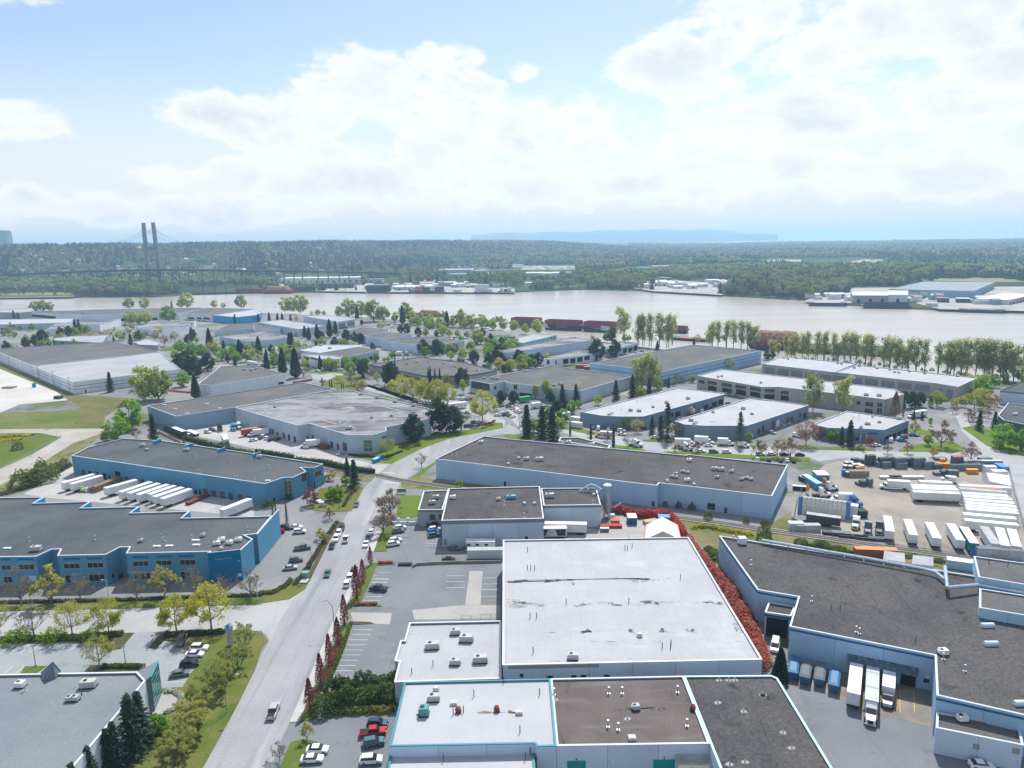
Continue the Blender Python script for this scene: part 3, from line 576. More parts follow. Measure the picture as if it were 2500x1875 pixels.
KIND = {'win': (M_glass, 'window'), 'winf': (M_glass, 'window'), 'dock': (M_dockd, 'dock_door'), 'dockg': (M_dockg, 'roller_door'), 'open': (M_dark, 'dock_opening'), 'door': (M_dark, 'door'), 'teal': (M_teal, 'roller_door'), 'doorw': (M_doorw, 'roller_door'), 'panel': (W_blued, 'blue_panel'), 'sign': (M_copw, 'sign_board'), 'gg': (M_glassg, 'glazing')}
def ac_unit(par, p, l, w_, h, m, rz=0, k=2):
    mb_ = MB().box(-l/2, l/2, -w_/2, w_/2, .25, h).box(-l/2-.25, -l/2, -w_/3, w_/3, .4, h*.8)
    o = mb_.build('rooftop_unit', m, par, p); o.rotation_euler[2] = rz; c = MB()
    MB().box(-l/2-.12, l/2+.12, -w_/2-.12, w_/2+.12, 0, .25).build('unit_kerb', M_fan, par, p).rotation_euler[2] = rz
    k = 1
    for i in range(k): c.tube((-l/2+l*(i+.3)/k, 0, h-.3), (-l/2+l*(i+.3)/k, 0, h+.1), min(w_, l/k)*.27, None, 10)
    f = c.build('fan', M_fan, par, p); f.rotation_euler[2] = rz
def vent(par, p, h, r=.14, m=None, patch=True, cap=True):
    b_ = MB().tube((0, 0, 0), (0, 0, h), r, r, 8)
    if cap: b_.tube((0, 0, h), (0, 0, h+.16), r*1.9, r*1.5, 8)
    if patch: b_.box(-.3, .32, -.28, .28, 0, .035)
    b_.build('vent_pipe', m or M_alu, par, p)
def units(par, z, base, spec):
    """spec: 'frame x y kind' tokens; kinds u (unit) w (white unit) s (small) v (vent) p (patch) t (tall thin pipe) b blue g green r rusty k skylight"""
    fr = None; t = spec.split(); i = 0
    while i < len(t):
        if t[i] in FR: fr = t[i]; i += 1; continue
        q = G(P('%s %s %s' % (fr, t[i], t[i+1]))[0], z)-base; k = t[i+2]; i += 3; rz = random.uniform(-.1, .1)
        if k == 'u': ac_unit(par, q, 2.1, 1.4, 1.4, M_unit, rz)
        elif k == 'U': ac_unit(par, q, 3.0, 1.6, 1.6, M_unit, rz, 2)
        elif k == 'w': ac_unit(par, q, 1.8, 1.4, 1.3, M_unitw, rz, 1)
        elif k == 's': ac_unit(par, q, 1.3, 1.1, 1.1, M_unit, rz, 1)
        elif k == 'b': ac_unit(par, q, 3.0, 1.6, 1.3, M_unitb, rz, 1)
        elif k == 'g': ac_unit(par, q, 1.7, 1.7, 1.8, M_unitg, rz, 1)
        elif k == 'r': ac_unit(par, q, .8, .8, 1.1, M_rust, rz, 1)
        elif k == 'v': vent(par, q, 1.3)
        elif k == 't': vent(par, q, 1.5, .1, M_copd, False, False)
        elif k == 'm': MB().tube((0, 0, 0), (0, 0, .5), .55, .55, 10).tube((0, 0, .5), (0, 0, .95), .75, .45, 10).build('mushroom_vent', M_alu, par, q)
        elif k == 'p': MB().prism([(.75*math.cos(a_*.8)*random.uniform(.7, 1.2), .6*math.sin(a_*.8)*random.uniform(.7, 1.2)) for a_ in range(8)], 0, .04).tube((0, 0, 0), (0, 0, .6), .11).build('roof_flashing', M_patch, par, q)
        elif k == 'k': MB().hexa([(-1.2, -.6, .1), (1.2, -.6, .1), (1.2, .6, .1), (-1.2, .6, .1)], [(-1.1, -.5, .35), (1.1, -.5, .35), (1.1, .5, .35), (-1.1, .5, .35)]).build('skylight', M_copw, par, q)
        elif k == 'c': MB().tube((-1.5, 0, .55), (1.5, 0, .55), .55, .55, 12).box(-1.4, 1.4, -.4, .4, 0, .4).build('roof_duct', mat('white blue duct', (.62, .72, .82), .4), par, q)
        elif k == 'q': MB().box(-.7, .7, -.7, .7, 0, .5).box(-.55, .55, -.55, .55, .5, .62).build('roof_hatch', M_unit, par, q)
def building(label, px, h, wall, roof, cop=None, par=.5, name='warehouse', cat='warehouse', holes='', uspec='', panel=9.0, stripes=(), capw=.35, base=0.0, parent=None, z0=0.0, world=None, far=False, zroof=None, fascia=None):
    """px: roof outline read at parapet height h; holes: 'frame x0 y0 x1 y1 kind ...' openings read on the walls"""
    pts = ccw([(v.x, v.y) for v in (world if world else Gs(px, h))]); n = len(pts); FOOT.append(pts)
    c0 = Vector((sum(p[0] for p in pts)/n, sum(p[1] for p in pts)/n, 0)) if parent is None else Vector(parent.location)
    t = thing(name, label, cat, c0) if parent is None else parent
    lp = [(p[0]-c0.x, p[1]-c0.y) for p in pts]; inn = offset(lp, .3)
    wl = MB(); joint = not far
    for i in range(n):
        j = (i+1) % n
        wl.add([(*lp[i], z0), (*lp[j], z0), (*lp[j], h), (*lp[i], h)], [(0, 1, 2, 3)])
        wl.add([(*inn[j], h-par), (*inn[i], h-par), (*inn[i], h), (*inn[j], h)], [(0, 1, 2, 3)])
        wl.add([(*lp[i], h), (*lp[j], h), (*inn[j], h), (*inn[i], h)], [(0, 1, 2, 3)])
    wl.build('wall', wall if far else M_joint, t)
    if not far:
        for i in range(n):
            a, b_ = Vector(lp[i]), Vector(lp[(i+1) % n]); d = b_-a; l = d.length
            if l < .5: continue
            d /= l; nn = Vector((d.y, -d.x)); mid = (a+b_)/2
            if nn.dot(Vector((-mid.x-c0.x, -mid.y-c0.y))) < 0: continue
            k = max(1, round(l/panel)); fz = h-fascia[0] if fascia else h
            for q in range(k):
                s0 = l*q/k+(.04 if q else 0); s1 = l*(q+1)/k-(.04 if q < k-1 else 0)
                p0, p1 = a+d*s0, a+d*s1
                pb = MB().hexa([(*p0, z0), (*(p0+nn*.06), z0), (*(p1+nn*.06), z0), (*p1, z0)][::-1], [(*p0, fz-.03), (*(p0+nn*.06), fz-.03), (*(p1+nn*.06), fz-.03), (*p1, fz-.03)][::-1])
                pb.build('wall_panel', wall, t)
            if fascia:
                p0, p1 = a-nn*0, b_
                MB().hexa([(*p0, fz), (*(p0+nn*.1), fz), (*(p1+nn*.1), fz), (*p1, fz)][::-1], [(*p0, h-.02), (*(p0+nn*.1), h-.02), (*(p1+nn*.1), h-.02), (*p1, h-.02)][::-1]).build('fascia', fascia[1], t)
            for (sa, sb, smat) in stripes:
                MB().hexa([(*a, sa), (*(a+nn*.1), sa), (*(b_+nn*.1), sa), (*b_, sa)][::-1], [(*a, sb), (*(a+nn*.1), sb), (*(b_+nn*.1), sb), (*b_, sb)][::-1]).build('stripe', smat, t)
    capw = .33 if cop is M_copt else capw; oo = offset(lp, -.1); ii = offset(lp, capw)
    cb = MB()
    for i in range(n):
        j = (i+1) % n
        cb.hexa([(*oo[i], h-.05), (*oo[j], h-.05), (*ii[j], h-.05), (*ii[i], h-.05)], [(*oo[i], h+.12), (*oo[j], h+.12), (*ii[j], h+.12), (*ii[i], h+.12)])
    cb.build('coping', cop or M_cop, t)
    ro = MB().add([(*p, h-par) for p in inn], [tuple(range(n))]).build('roof', roof, t)
    if uspec: units(ro, h-par+.004, c0, uspec)
    if holes: openings(t, lp, c0, h, holes)
    return t
def openings(t, lp, c0, h, holes):
    tk = holes.split(); fr = None; i = 0; n = len(lp)
    while i < len(tk):
        if tk[i] in FR: fr = tk[i]; i += 1; continue
        a0, b0, a1, b1 = tk[i:i+4]; kind = tk[i+4]; i += 5
        (x0, y0), (x1, y1) = P('%s %s %s %s %s' % (fr, a0, b0, a1, b1)); best = None
        dc = ray(((x0+x1)/2, (y0+y1)/2))
        for e in range(n):
            a = Vector((lp[e][0]+c0.x, lp[e][1]+c0.y, 0)); b_ = Vector((lp[(e+1) % n][0]+c0.x, lp[(e+1) % n][1]+c0.y, 0)); d = b_-a; l = d.length
            if l < .3: continue
            d /= l; nn = Vector((d.y, -d.x, 0)); den = dc.dot(nn)
            if den >= -1e-6: continue
            tt = (a-CAM).dot(nn)/den; p = CAM+dc*tt; s = (p-a).dot(d)
            if -1 < s < l+1 and -1.5 < p.z < h+2 and (best is None or tt < best[0]): best = (tt, a, d, nn, l)
        if not best: continue
        _, a, d, nn, l = best
        def hit(p):
            r_ = ray(p); k = (a-CAM).dot(nn)/r_.dot(nn); q = CAM+r_*k; return (q-a).dot(d), q.z
        ym = (y0+y1)/2; xm = (x0+x1)/2
        s0, s1 = sorted((hit((x0, ym))[0], hit((x1, ym))[0])); z1_, z0_ = hit((xm, y0))[1], hit((xm, y1))[1]
        s0, s1 = max(s0, .05), min(s1, l-.05); z0_ = max(.05, z0_); z1_ = min(z1_, h-.15)
        if s1-s0 < .15 or z1_-z0_ < .15: continue
        m, nm = KIND[kind]; o3 = Vector((a.x-c0.x, a.y-c0.y, 0))
        def slab(e0, e1, u0, u1, q0, q1):
            A = [o3+d*e0+nn*q0, o3+d*e1+nn*q0, o3+d*e1+nn*q1, o3+d*e0+nn*q1]
            return MB().hexa([(v.x, v.y, u0) for v in A][::-1], [(v.x, v.y, u1) for v in A][::-1])
        o = slab(s0, s1, z0_, z1_, .02, .10).build(nm, m, t)
        if kind in ('win', 'winf', 'gg', 'dockg'):
            fb_ = MB(); w_ = s1-s0; k = max(1, round(w_/1.7)) if kind != 'dockg' else 0; th = .09
            parts = [(s0-.1, s1+.1, z0_-.12, z0_), (s0-.1, s1+.1, z1_, z1_+.12)]+[(s0+w_*q/k-th/2, s0+w_*q/k+th/2, z0_, z1_) for q in range(k+1)] if k else [(s0-.1, s0, z0_, z1_), (s1, s1+.1, z0_, z1_), (s0-.1, s1+.1, z1_, z1_+.12)]
            if kind == 'gg':
                rows = max(1, round((z1_-z0_)/1.8)); parts += [(s0, s1, z0_+(z1_-z0_)*q/rows-th/2, z0_+(z1_-z0_)*q/rows+th/2) for q in range(1, rows)]
            for (e0, e1, u0, u1) in parts: 
                q = slab(e0, e1, u0, u1, .03, .15); fb_.add(q.v, q.f)
            fb_.build('frame', M_frame, o)
M_band = mat('taupe band', (.27, .26, .25), .85); KIND['band'] = (M_band, 'painted_band')
M_stain = mat('dark roof stain', (.19, .19, .195), .9, (.29, .285, .29), .9, alpha=(1.0, .43, .68, (.35, 1.5, 1))); M_stain2 = mat('faint roof streak', (.20, .20, .21), .9, (.30, .30, .31), .9, alpha=(1.3, .56, .74, (.25, 1.5, 1))); M_stainb = mat('brown roof stain', (.17, .09, .06), .9, (.25, .16, .12), .9, alpha=(1.2, .4, .55, None)); M_moss = mat('black pond stain', (.05, .047, .045), .6, (.09, .08, .075), .7, alpha=(.6, .38, .6, None))
def stain(t, z, s, m, j=.5):
    ro = [c for c in t.children if c.name.split('.')[0] == 'roof'][0]; p = [G(q, z) for q in P(s)]; out = []
    for a, b_ in zip(p, p[1:]+p[:1]):
        for k in range(5): q = a.lerp(b_, k/5); out.append((q.x-t.location.x+random.uniform(-j, j)*.5, q.y-t.location.y+random.uniform(-j, j), z))
    MB().add(out, [tuple(range(len(out)))]).build('roof_stain', m, ro)
def lettering(par, text, a, b_, z, size, m, off=.14, name='lettering'):
    """raised text on a wall: a, b world points along the wall base (left to right as seen)"""
    cu = bpy.data.curves.new(name, 'FONT'); cu.body = text; cu.size = size; cu.extrude = .02; cu.align_x = 'CENTER'; cu.align_y = 'CENTER'
    o = bpy.data.objects.new(name, cu); dg = None
    COL.objects.link(o); bpy.context.view_layer.update(); me = bpy.data.meshes.new_from_object(o.evaluated_get(bpy.context.evaluated_depsgraph_get())); COL.objects.unlink(o); bpy.data.objects.remove(o)
    me.materials.clear(); me.materials.append(m); d = (Vector(b_)-Vector(a)); d.z = 0; d.normalize(); n = Vector((d.y, -d.x, 0)); c = (Vector(a)+Vector(b_))/2; c.z = z; c += n*off
    q = link(name, me, par); M = Matrix(((d.x, 0, n.x, 0), (d.y, 0, n.y, 0), (0, 1, 0, 0), (0, 0, 0, 1))); q.matrix_local = Matrix.Translation(c-Vector(par.location))@M
    return q
# --- white-roofed warehouse in the middle
b1 = building('large white-roofed warehouse with stained membrane roof in the centre foreground', 'z 1087 1167 1487 1161 1646 1425 1086 1437', 9.2, W_pale, R_white, M_copw, .35, holes='k 332 880 380 908 open 533 875 580 902 open 612 873 661 899 open 809 870 858 894 open 0 787 770 815 band 100 860 130 890 win',
              uspec='k 550 740 u 1112 550 m 187 395 t 242 395 t 1302 650 t 1376 628 t 1372 652 t 213 690 t 165 -165 t g 988 1320 t 1048 1305 t 1008 1325 t 165 1490 t 193 1492 t 225 1495 t k 1455 66 t 1020 268 t 492 275 t')
for s in ('k 0 82 160 80 170 88 0 100', 'k 320 78 430 76 430 82 320 84', 'k 505 72 575 72 560 105 545 112', 'k 1000 66 1180 62 1170 76 1100 82 1085 110 1070 88', 'k 0 235 30 236 110 262 60 250 215 285 90 305 0 312', 'k 535 272 690 275 680 288 560 290', 'k 860 270 970 272 960 276 860 276',
          'k 1125 262 1270 262 1270 272 1150 270', 'k 1655 252 1800 262 1790 270 1660 264', 'k 1510 488 1580 490 1560 500 1510 498', 'k 1900 425 1935 430 1985 508 1920 500', 'k 620 503 690 502 690 512 620 512', 'k 1275 490 1325 490 1325 502 1280 502', 'k 1015 490 1055 492 1050 508 1020 506', 'k 230 270 300 272 290 282 235 280', 'k 0 74 1600 60 1600 68 0 90', 'k 200 262 1850 250 1850 272 200 292', 'k 300 495 1700 482 1700 505 300 515', 'k 0 120 60 118 60 330 0 335', 'k 0 735 1500 720 1500 745 0 765', 'k 700 590 1300 580 1300 600 700 610', 'g 0 1570 1200 1560 1200 1575 0 1590'): stain(b1, 8.87+random.random()*.02, s, M_stain2 if len(P(s)) == 4 and abs(P(s)[0][0]-P(s)[1][0]) > 100 or '330' in s else M_stain, 1.2)
building('low white-roofed office annex with large cooling units beside the white warehouse', 'j 1313 435 2085 418 2085 905 1187 936 1228 760 1190 757 1238 585 1272 585', 5.6, W_grey, R_white, M_copw, .45, name='office_annex', cat='annex', uspec='j 1700 530 u 1795 590 U 1507 650 U 1700 785 u 1912 765 U 1512 800 t 1333 865 t 2120 560 q')
# --- three-part building along the bottom edge
b2 = building('white-roofed warehouse with turquoise parapet along the bottom edge', 'j 1272 937 k 357 909 408 1474 247 1478 228 1452 j 1145 1477', 9.0, W_lav, R_whitec, M_copt, .3, uspec='j 1518 1090 u 1537 1010 m 1438 1210 g 1686 1120 q 1727 1190 r 1768 1190 t 1682 1210 t 2052 1180 r 1856 1055 t 2108 940 t k 267 1042 t 102 1360 t 95 1198 q')
stain(b2, 8.72, 'j 1880 1183 2212 1188 2212 1198 1890 1196', M_stainb, .3); stain(b2, 8.721, 'k 0 1175 70 1185 40 1198 0 1196', M_stainb, .3); stain(b2, 8.72, 'j 1370 1203 1410 1205 1410 1220 1380 1215', M_stainb, .3)
building('brown bitumen-roofed warehouse with two teal roller doors at the bottom', 'k 362 909 1480 886 1700 1454 413 1474', 8.95, W_lav, R_brown, M_cop, .3, holes='k 500 1595 657 1690 teal 1225 1585 1407 1690 teal 878 1592 902 1618 sign', uspec='k 1080 1165 s 851 1030 v 965 1030 v 390 1040 v 1431 1020 v 845 1312 v 931 1335 v 1511 1303 v 1047 1415 q 1563 1170 r 1008 1245 p 397 1085 p')
b2b = [o for o in bpy.data.objects if o.get('label', '').startswith('brown bitumen')][0]
stain(b2b, 8.67, 'k 900 1150 1050 1148 1040 1175 960 1185 890 1170', M_moss, .8); stain(b2b, 8.67, 'k 1260 1145 1330 1143 1340 1170 1280 1175', M_moss, .6); stain(b2b, 8.668, 'k 1110 1150 1240 1150 1240 1168 1110 1166', M_moss, .6)
for tx, s in (('4', 'k 545 1584 612 1583'), ('3', 'k 1285 1573 1350 1572')):
    a, c = P(s); A, C = G(a, 5.0), G(c, 5.0)
    # both numbers stand on the front wall under the brown roof
    w0, w1 = G(P('k 413 1474')[0], 8.95), G(P('k 1700 1454')[0], 8.95); d = (w1-w0).normalized(); nn = Vector((d.y, -d.x, 0)); r_ = ray(((a[0]+c[0])/2, a[1])); k = (w0-CAM).dot(nn)/r_.dot(nn); q = CAM+r_*k
    lettering(b2b, tx, q-d, q+d, q.z, .8, M_dark, .1, 'door_number')
building('dark gravel-roofed warehouse with aqua coping in the bottom right corner', 'k 1484 886 l 80 881 130 903 736 1900 k 1887 1900', 9.05, W_lav, R_grav, M_copg, .3, uspec='k 1785 920 p 1863 920 p 1917 920 p 2145 1045 p 1770 1110 p 1990 1185 p 2000 1610 p 1872 1630 p l 178 1360 p 252 1490 p 10 1045 p')
building('lower white-roofed extension at the bottom edge', 'j 1152 1545 k 220 1512 236 1900 j 1090 1900', 7.0, W_lav, R_whitec, M_copt, .25, name='extension', cat='annex', uspec='k 147 1590 t 191 1550 t j 1600 1600 t')
# corrugated awning over the second teal door
aw = thing('corrugated_awning', 'sloping corrugated metal awning over the right-hand teal door', 'awning', (0, 0, 0)); ap = [G(p, z) for p, z in zip(P('k 1402 1500 1692 1474 1790 1720 1450 1720'), (7.2, 7.2, 5.6, 5.6))]; nr = 16
aw.location = (ap[0].x, ap[0].y, 0)
M_corr = mat('weathered corrugated metal', (.42, .45, .41), .55, (.30, .32, .28), .5, .4, .3)
for k in range(nr):
    l0, l1 = ap[0].lerp(ap[3], k/nr), ap[1].lerp(ap[2], k/nr); m0, m1 = ap[0].lerp(ap[3], (k+.5)/nr), ap[1].lerp(ap[2], (k+.5)/nr); e0, e1 = ap[0].lerp(ap[3], (k+1)/nr), ap[1].lerp(ap[2], (k+1)/nr); o3 = Vector(aw.location); u_ = Vector((0, 0, .14))
    MB().add([l0-o3, l1-o3, m1+u_-o3, m0+u_-o3, e1-o3, e0-o3], [(0, 1, 2, 3), (3, 2, 4, 5)]).build('corrugated_sheet', M_corr, aw)
for q in (ap[3], ap[2]): MB().tube((q.x-aw.location.x, q.y-aw.location.y, 0), (q.x-aw.location.x, q.y-aw.location.y, 5.6), .1).build('post', M_alu, aw)
# --- right-hand dark-roofed warehouse
M_bstripe = mat('dark blue stripe', (.02, .12, .27), .7); KIND['bs'] = (M_bstripe, 'stripe')
b3 = building('wide dark gravel-roofed warehouse with pale blue walls on the right', 'g 1785 1205 k 2107 155 l 0 163 310 215 235 465 1462 710 1477 1047 2300 1235 2900 1370 h 2900 1720', 8.7, W_sky, R_grav, M_cop, .45, stripes=((7.75, 8.25, M_bstripe),), holes='l 1168 862 1300 975 open 1362 905 1412 938 open 1375 875 1410 897 sign',
              uspec='l 420 250 v 795 510 v 823 525 v 1528 700 w 1530 740 v 1712 840 v 660 320 t 585 320 t 1296 600 t g 1975 1275 w 2050 1445 v 1902 1240 v h 1900 1700 v l 1900 470 c 1930 625 c 2190 1130 c')
bx_ = building('low flat-roofed extension with wall vents at the right of the dock yard', 'l 1477 1190 2172 1312 2206 1470 1472 1322', 5.5, W_lav, R_grey, M_cop, .4, name='extension', cat='annex', holes='l 2035 1565 2135 1700 doorw 1780 1455 1838 1500 band 2112 1490 2175 1538 band', uspec='l 1690 1260 w')
building('small covered dock with blue fascia beside the right-hand warehouse', 'l 27 345 60 258 282 300 246 378', 6.3, W_sky, R_grav, M_copw, .3, name='dock_canopy', cat='canopy', holes='l 35 395 220 560 open', stripes=((5.3, 5.9, M_bstripe),))
for lb, s, h in (('grey-roofed plant room nearer the back edge of the right-hand warehouse', 'h 1790 1378 2160 1428 2330 1445 2360 1640 1830 1552', 12.0), ('grey-roofed plant room in front of the other on the right-hand warehouse', 'l 1838 147 2330 222 2330 392 1838 308', 10.9)):
    building(lb, s, h, wm('pale blue plant room', (.40, .60, .74)), R_grey, M_cop, .3, name='plant_room', cat='plant room', z0=8.3, panel=6, uspec='h 1915 1440 t 2075 1465 t' if h > 11 else '')
M_silver = mat('silver duct', (.55, .63, .72), .3, (.45, .53, .62), .6, .5, .55)
dt = thing('roof_duct_run', 'long silver duct running along the back of the right-hand roof', 'duct', (100, 200, 0))
p = [G(q, 9.6) for q in P('h 150 1265 0 1240 400 1310 900 1395 1380 1485 1470 1510 1540 1570')][1:]+[G(q, 10.2) for q in P('h 1545 1465')]; o3 = Vector(dt.location)
for a, b_ in zip(p[:-2], p[1:-1]): MB().tube(a-o3, b_-o3, .42, .42, 10).build('duct_section', M_silver, dt, smooth=False)
p2 = [G(q, z) for q, z in zip(P('h 1545 1465 1565 1640 1820 1618 2300 1700'), (10.6, 10.6, 10.2, 10.2))]
for a, b_ in zip(p2, p2[1:]): MB().tube(a-o3, b_-o3, .45, .45, 10).build('duct_section', M_silver, dt)
for k in range(9):
    q = p[0].lerp(p[-3], (k+.5)/9)-o3; MB().box(q.x-.08, q.x+.08, q.y-.35, q.y+.35, 8.25, 9.3).build('duct_stand', M_alu, dt)
q = G(P('g 1975 1270')[0], 8.3)-o3; MB().box(q.x-1.1, q.x+1.1, q.y-1, q.y+1, 8.26, 10.4).build('fan_housing', mat('pale cyan housing', (.55, .72, .78), .5), dt)
# awning over the truck docks of the right-hand warehouse
aw2 = thing('dock_awning', 'weathered blue sloping awning above the truck docks', 'awning', (0, 0, 0)); w0, w1 = Gs('l 235 465 1462 710', 8.7); d = (w1-w0).normalized(); nn = Vector((d.y, -d.x, 0)); q = [CAM+ray(p_)*((w0-CAM).dot(nn)/ray(p_).dot(nn))+nn*.1 for p_ in P('l 725 690 1325 812')]; q += [q[1]+nn*1.7-Vector((0, 0, 1.3)), q[0]+nn*1.7-Vector((0, 0, 1.3))]; aw2.location = (q[0].x, q[0].y, 0)
M_aw = mat('weathered blue awning', (.12, .19, .26), .8, (.07, .09, .10), .8, layers=[((.06, .07, .07), 1.2, .5, .7, (3, .3, 1), 0)])
for k in range(10):
    a, b_, c, d = q[0].lerp(q[1], k/10), q[0].lerp(q[1], (k+.96)/10), q[3].lerp(q[2], (k+.96)/10), q[3].lerp(q[2], k/10); o3 = Vector(aw2.location); dz = Vector((0, 0, .1))
    MB().hexa([v-o3-dz for v in (a, d, c, b_)], [v-o3 for v in (a, d, c, b_)]).build('awning_panel', M_aw, aw2)
# --- long dark-roofed warehouse behind
b4 = building('very long dark gravel-roofed warehouse with blue-grey walls across the middle', 'f 1533 555 1940 363 g 0 386 1500 525 1522 518 2212 590 h 218 605 85 868 g 1278 757 1258 780', 8.6, wm('blue grey panel wall', (.40, .57, .76)), R_grav, M_cop, .45, holes='g 1683 928 1748 982 open 1215 912 1238 955 door 1826 965 1850 1010 door f 2110 745 2128 788 door',
              uspec='f 1918 420 w 2145 605 m g 90 555 m 160 565 u 268 570 U 10 590 v 210 575 t 480 545 t 795 610 t 1022 590 t 1532 575 w 1475 670 s 1513 678 s 1385 712 s 1418 690 s 1418 718 s 1515 745 w 1345 750 m 1572 778 m 1745 650 u 1800 655 u 1888 670 s 1902 640 v 1765 718 s 1845 715 v 1972 735 s 2012 725 s 2050 735 s f 1668 520 v 1710 540 v')
building('small entrance wing with thick white parapet behind the long warehouse', 'g 428 400 445 374 600 374 866 442 846 468', 6.5, W_white, R_grav, M_copw, .4, name='entrance_wing', cat='annex', uspec='g 517 420 w 487 425 s 715 440 w 690 440 s', capw=.5)
# --- grey building with the silo
b5 = building('grey flat-roofed factory with silo and parked caravan in front', 'f 1645 805 g 267 787 301 1057 f 1583 1075', 9.2, W_pale, R_grav, M_copw, .4, fascia=(1.3, W_fasc), holes='g 145 1208 168 1240 door f 1602 1228 1625 1280 band', uspec='f 1680 890 w 2065 905 s 2112 945 v g 30 890 b 140 940 m 223 940 m 135 1045 v', name='factory', cat='factory')
building('low grey front office of the silo factory beside the green lawn', 'f 1432 828 1640 818 1592 984 1387 985', 6.2, W_grey, R_grav, M_copw, .4, fascia=(.8, W_fasc), name='office_wing', cat='annex', holes='f 1483 1022 1533 1068 win 1562 1022 1582 1068 win', uspec='f 1540 890 u 1507 935 u')
building('grey rear wing of the silo factory with curved ducts on its roof', 'g 281 804 745 800 783 942 302 948', 8.3, W_pale, R_grav, M_copw, .4, fascia=(.9, W_fasc), name='factory_wing', cat='annex', uspec='g 355 880 U 725 865 m 720 935 v')
sb = G(P('g 838 1040')[0]); si = thing('silo', 'tall steel blue dust silo with white cap beside the grey factory', 'silo', sb)
sm_ = mat('silo paint', (.20, .33, .42), .5, (.26, .38, .45), .4, .4); MB().tube((0, 0, 3.0), (0, 0, 12.0), 1.55, 1.55, 20).build('silo_body', sm_, si, smooth=False); MB().tube((0, 0, 12), (0, 0, 12.35), 1.62, 1.2, 20).build('silo_cap', M_copw, si); MB().tube((0, 0, 1.1), (0, 0, 3.0), .4, 1.5, 16).build('hopper', sm_, si)
for a in range(4): MB().tube((math.cos(a*1.571+.78)*1.5, math.sin(a*1.571+.78)*1.5, 0), (math.cos(a*1.571+.78)*1.5, math.sin(a*1.571+.78)*1.5, 3.2), .12).build('leg', sm_, si)
MB().box(-.35, .45, -1.75, -1.5, 2.2, 9.5).build('ladder_cage', mat('tan ladder', (.45, .42, .33), .6), si)
def bend(par, pts, r, name='duct'): 
    for a, b_ in zip(pts, pts[1:]): MB().tube(a, b_, r, r, 10).build(name, M_silver, par)
for k, s in ((0, 'g 605 830 650 795 700 770 745 785 790 815'), (1, 'g 658 832 690 800 740 805 785 820')):
    v = [G(p_, z)-sb for p_, z in zip(P(s), (8.2, 9.6, 10.6, 10.8, 9.8) if k == 0 else (8.2, 9.4, 9.8, 9.6))]; bend(si, v, .42)
au = thing('auger_conveyor', 'slanted screw conveyor leaning beside the silo', 'conveyor', G(P('g 850 1000')[0])); o3 = Vector(au.location); a, b_ = G(P('g 850 1000')[0], .6)-o3, G(P('g 958 922')[0], 4.0)-o3
MB().tube(a, b_, .28, .28, 8).build('tube', M_alu, au); MB().tube(b_, b_-Vector((0, 0, 4)), .08).build('leg', M_alu, au); MB().tube(b_*.7, (b_.x*.7+.8, b_.y*.7, -.0), .06).build('leg', M_alu, au)
# --- blue buildings on the left
b6 = building('steel blue warehouse with a row of white trailers at its docks', 'e 605 527 735 460 1040 382 1370 402 2212 520 f 583 597 510 628 395 628 440 660 325 712 250 712 95 765', 8.8, W_blue, R_grav2, M_cop, .45, panel=8,
              holes='e 690 645 720 690 dock 747 655 776 683 open 807 662 838 690 dock 867 675 900 735 open 974 660 1018 715 open 1053 702 1082 730 dock 1186 725 1216 750 dock 1718 808 1752 862 dock 1787 820 1826 890 dock 1857 830 1898 902 dock 1930 842 1969 910 dock 2010 855 2046 890 dock 917 695 933 732 door 1645 812 1662 850 door 1680 815 1697 856 door f 255 740 322 870 gg 512 655 568 702 win 505 742 562 795 win 398 670 442 746 win 158 885 180 928 door e 1320 745 1345 770 open 2085 870 2120 940 open',
              uspec='e 1203 450 u 1575 488 u 1240 485 s 2190 545 u 940 565 v 1365 630 v 1390 632 v 1675 672 v 1690 674 v 1640 540 v 1660 542 v 1985 722 v 2008 722 v 1950 588 v 2125 575 v f 128 630 v 12 748 v 117 740 k')
M_fin = wm('bright blue fin', (.03, .30, .55))
def fin(par, s, h, th=.3, dz=3):
    """free-standing wall fin rising above the roof: two photograph points of its top edge at height h"""
    a, b_ = Gs(s, h); o3 = Vector(par.location); d = (b_-a); d.z = 0; d.normalize(); n = Vector((-d.y, d.x, 0))*th/2
    A = [a-n-o3, b_-n-o3, b_+n-o3, a+n-o3]; MB().hexa([(v.x, v.y, h-dz) for v in A], [(v.x, v.y, h) for v in A]).build('wall_fin', M_fin if dz == 3 else W_blue, par)
    MB().hexa([(v.x, v.y, h) for v in A], [(v.x, v.y, h+.1) for v in A]).build('fin_cap', M_cop, par)
for s in ('e 1288 408 1360 386', 'e 1556 446 1626 420', 'e 1836 478 1902 454', 'e 2130 517 2198 492'): fin(b6, s, 10.0)
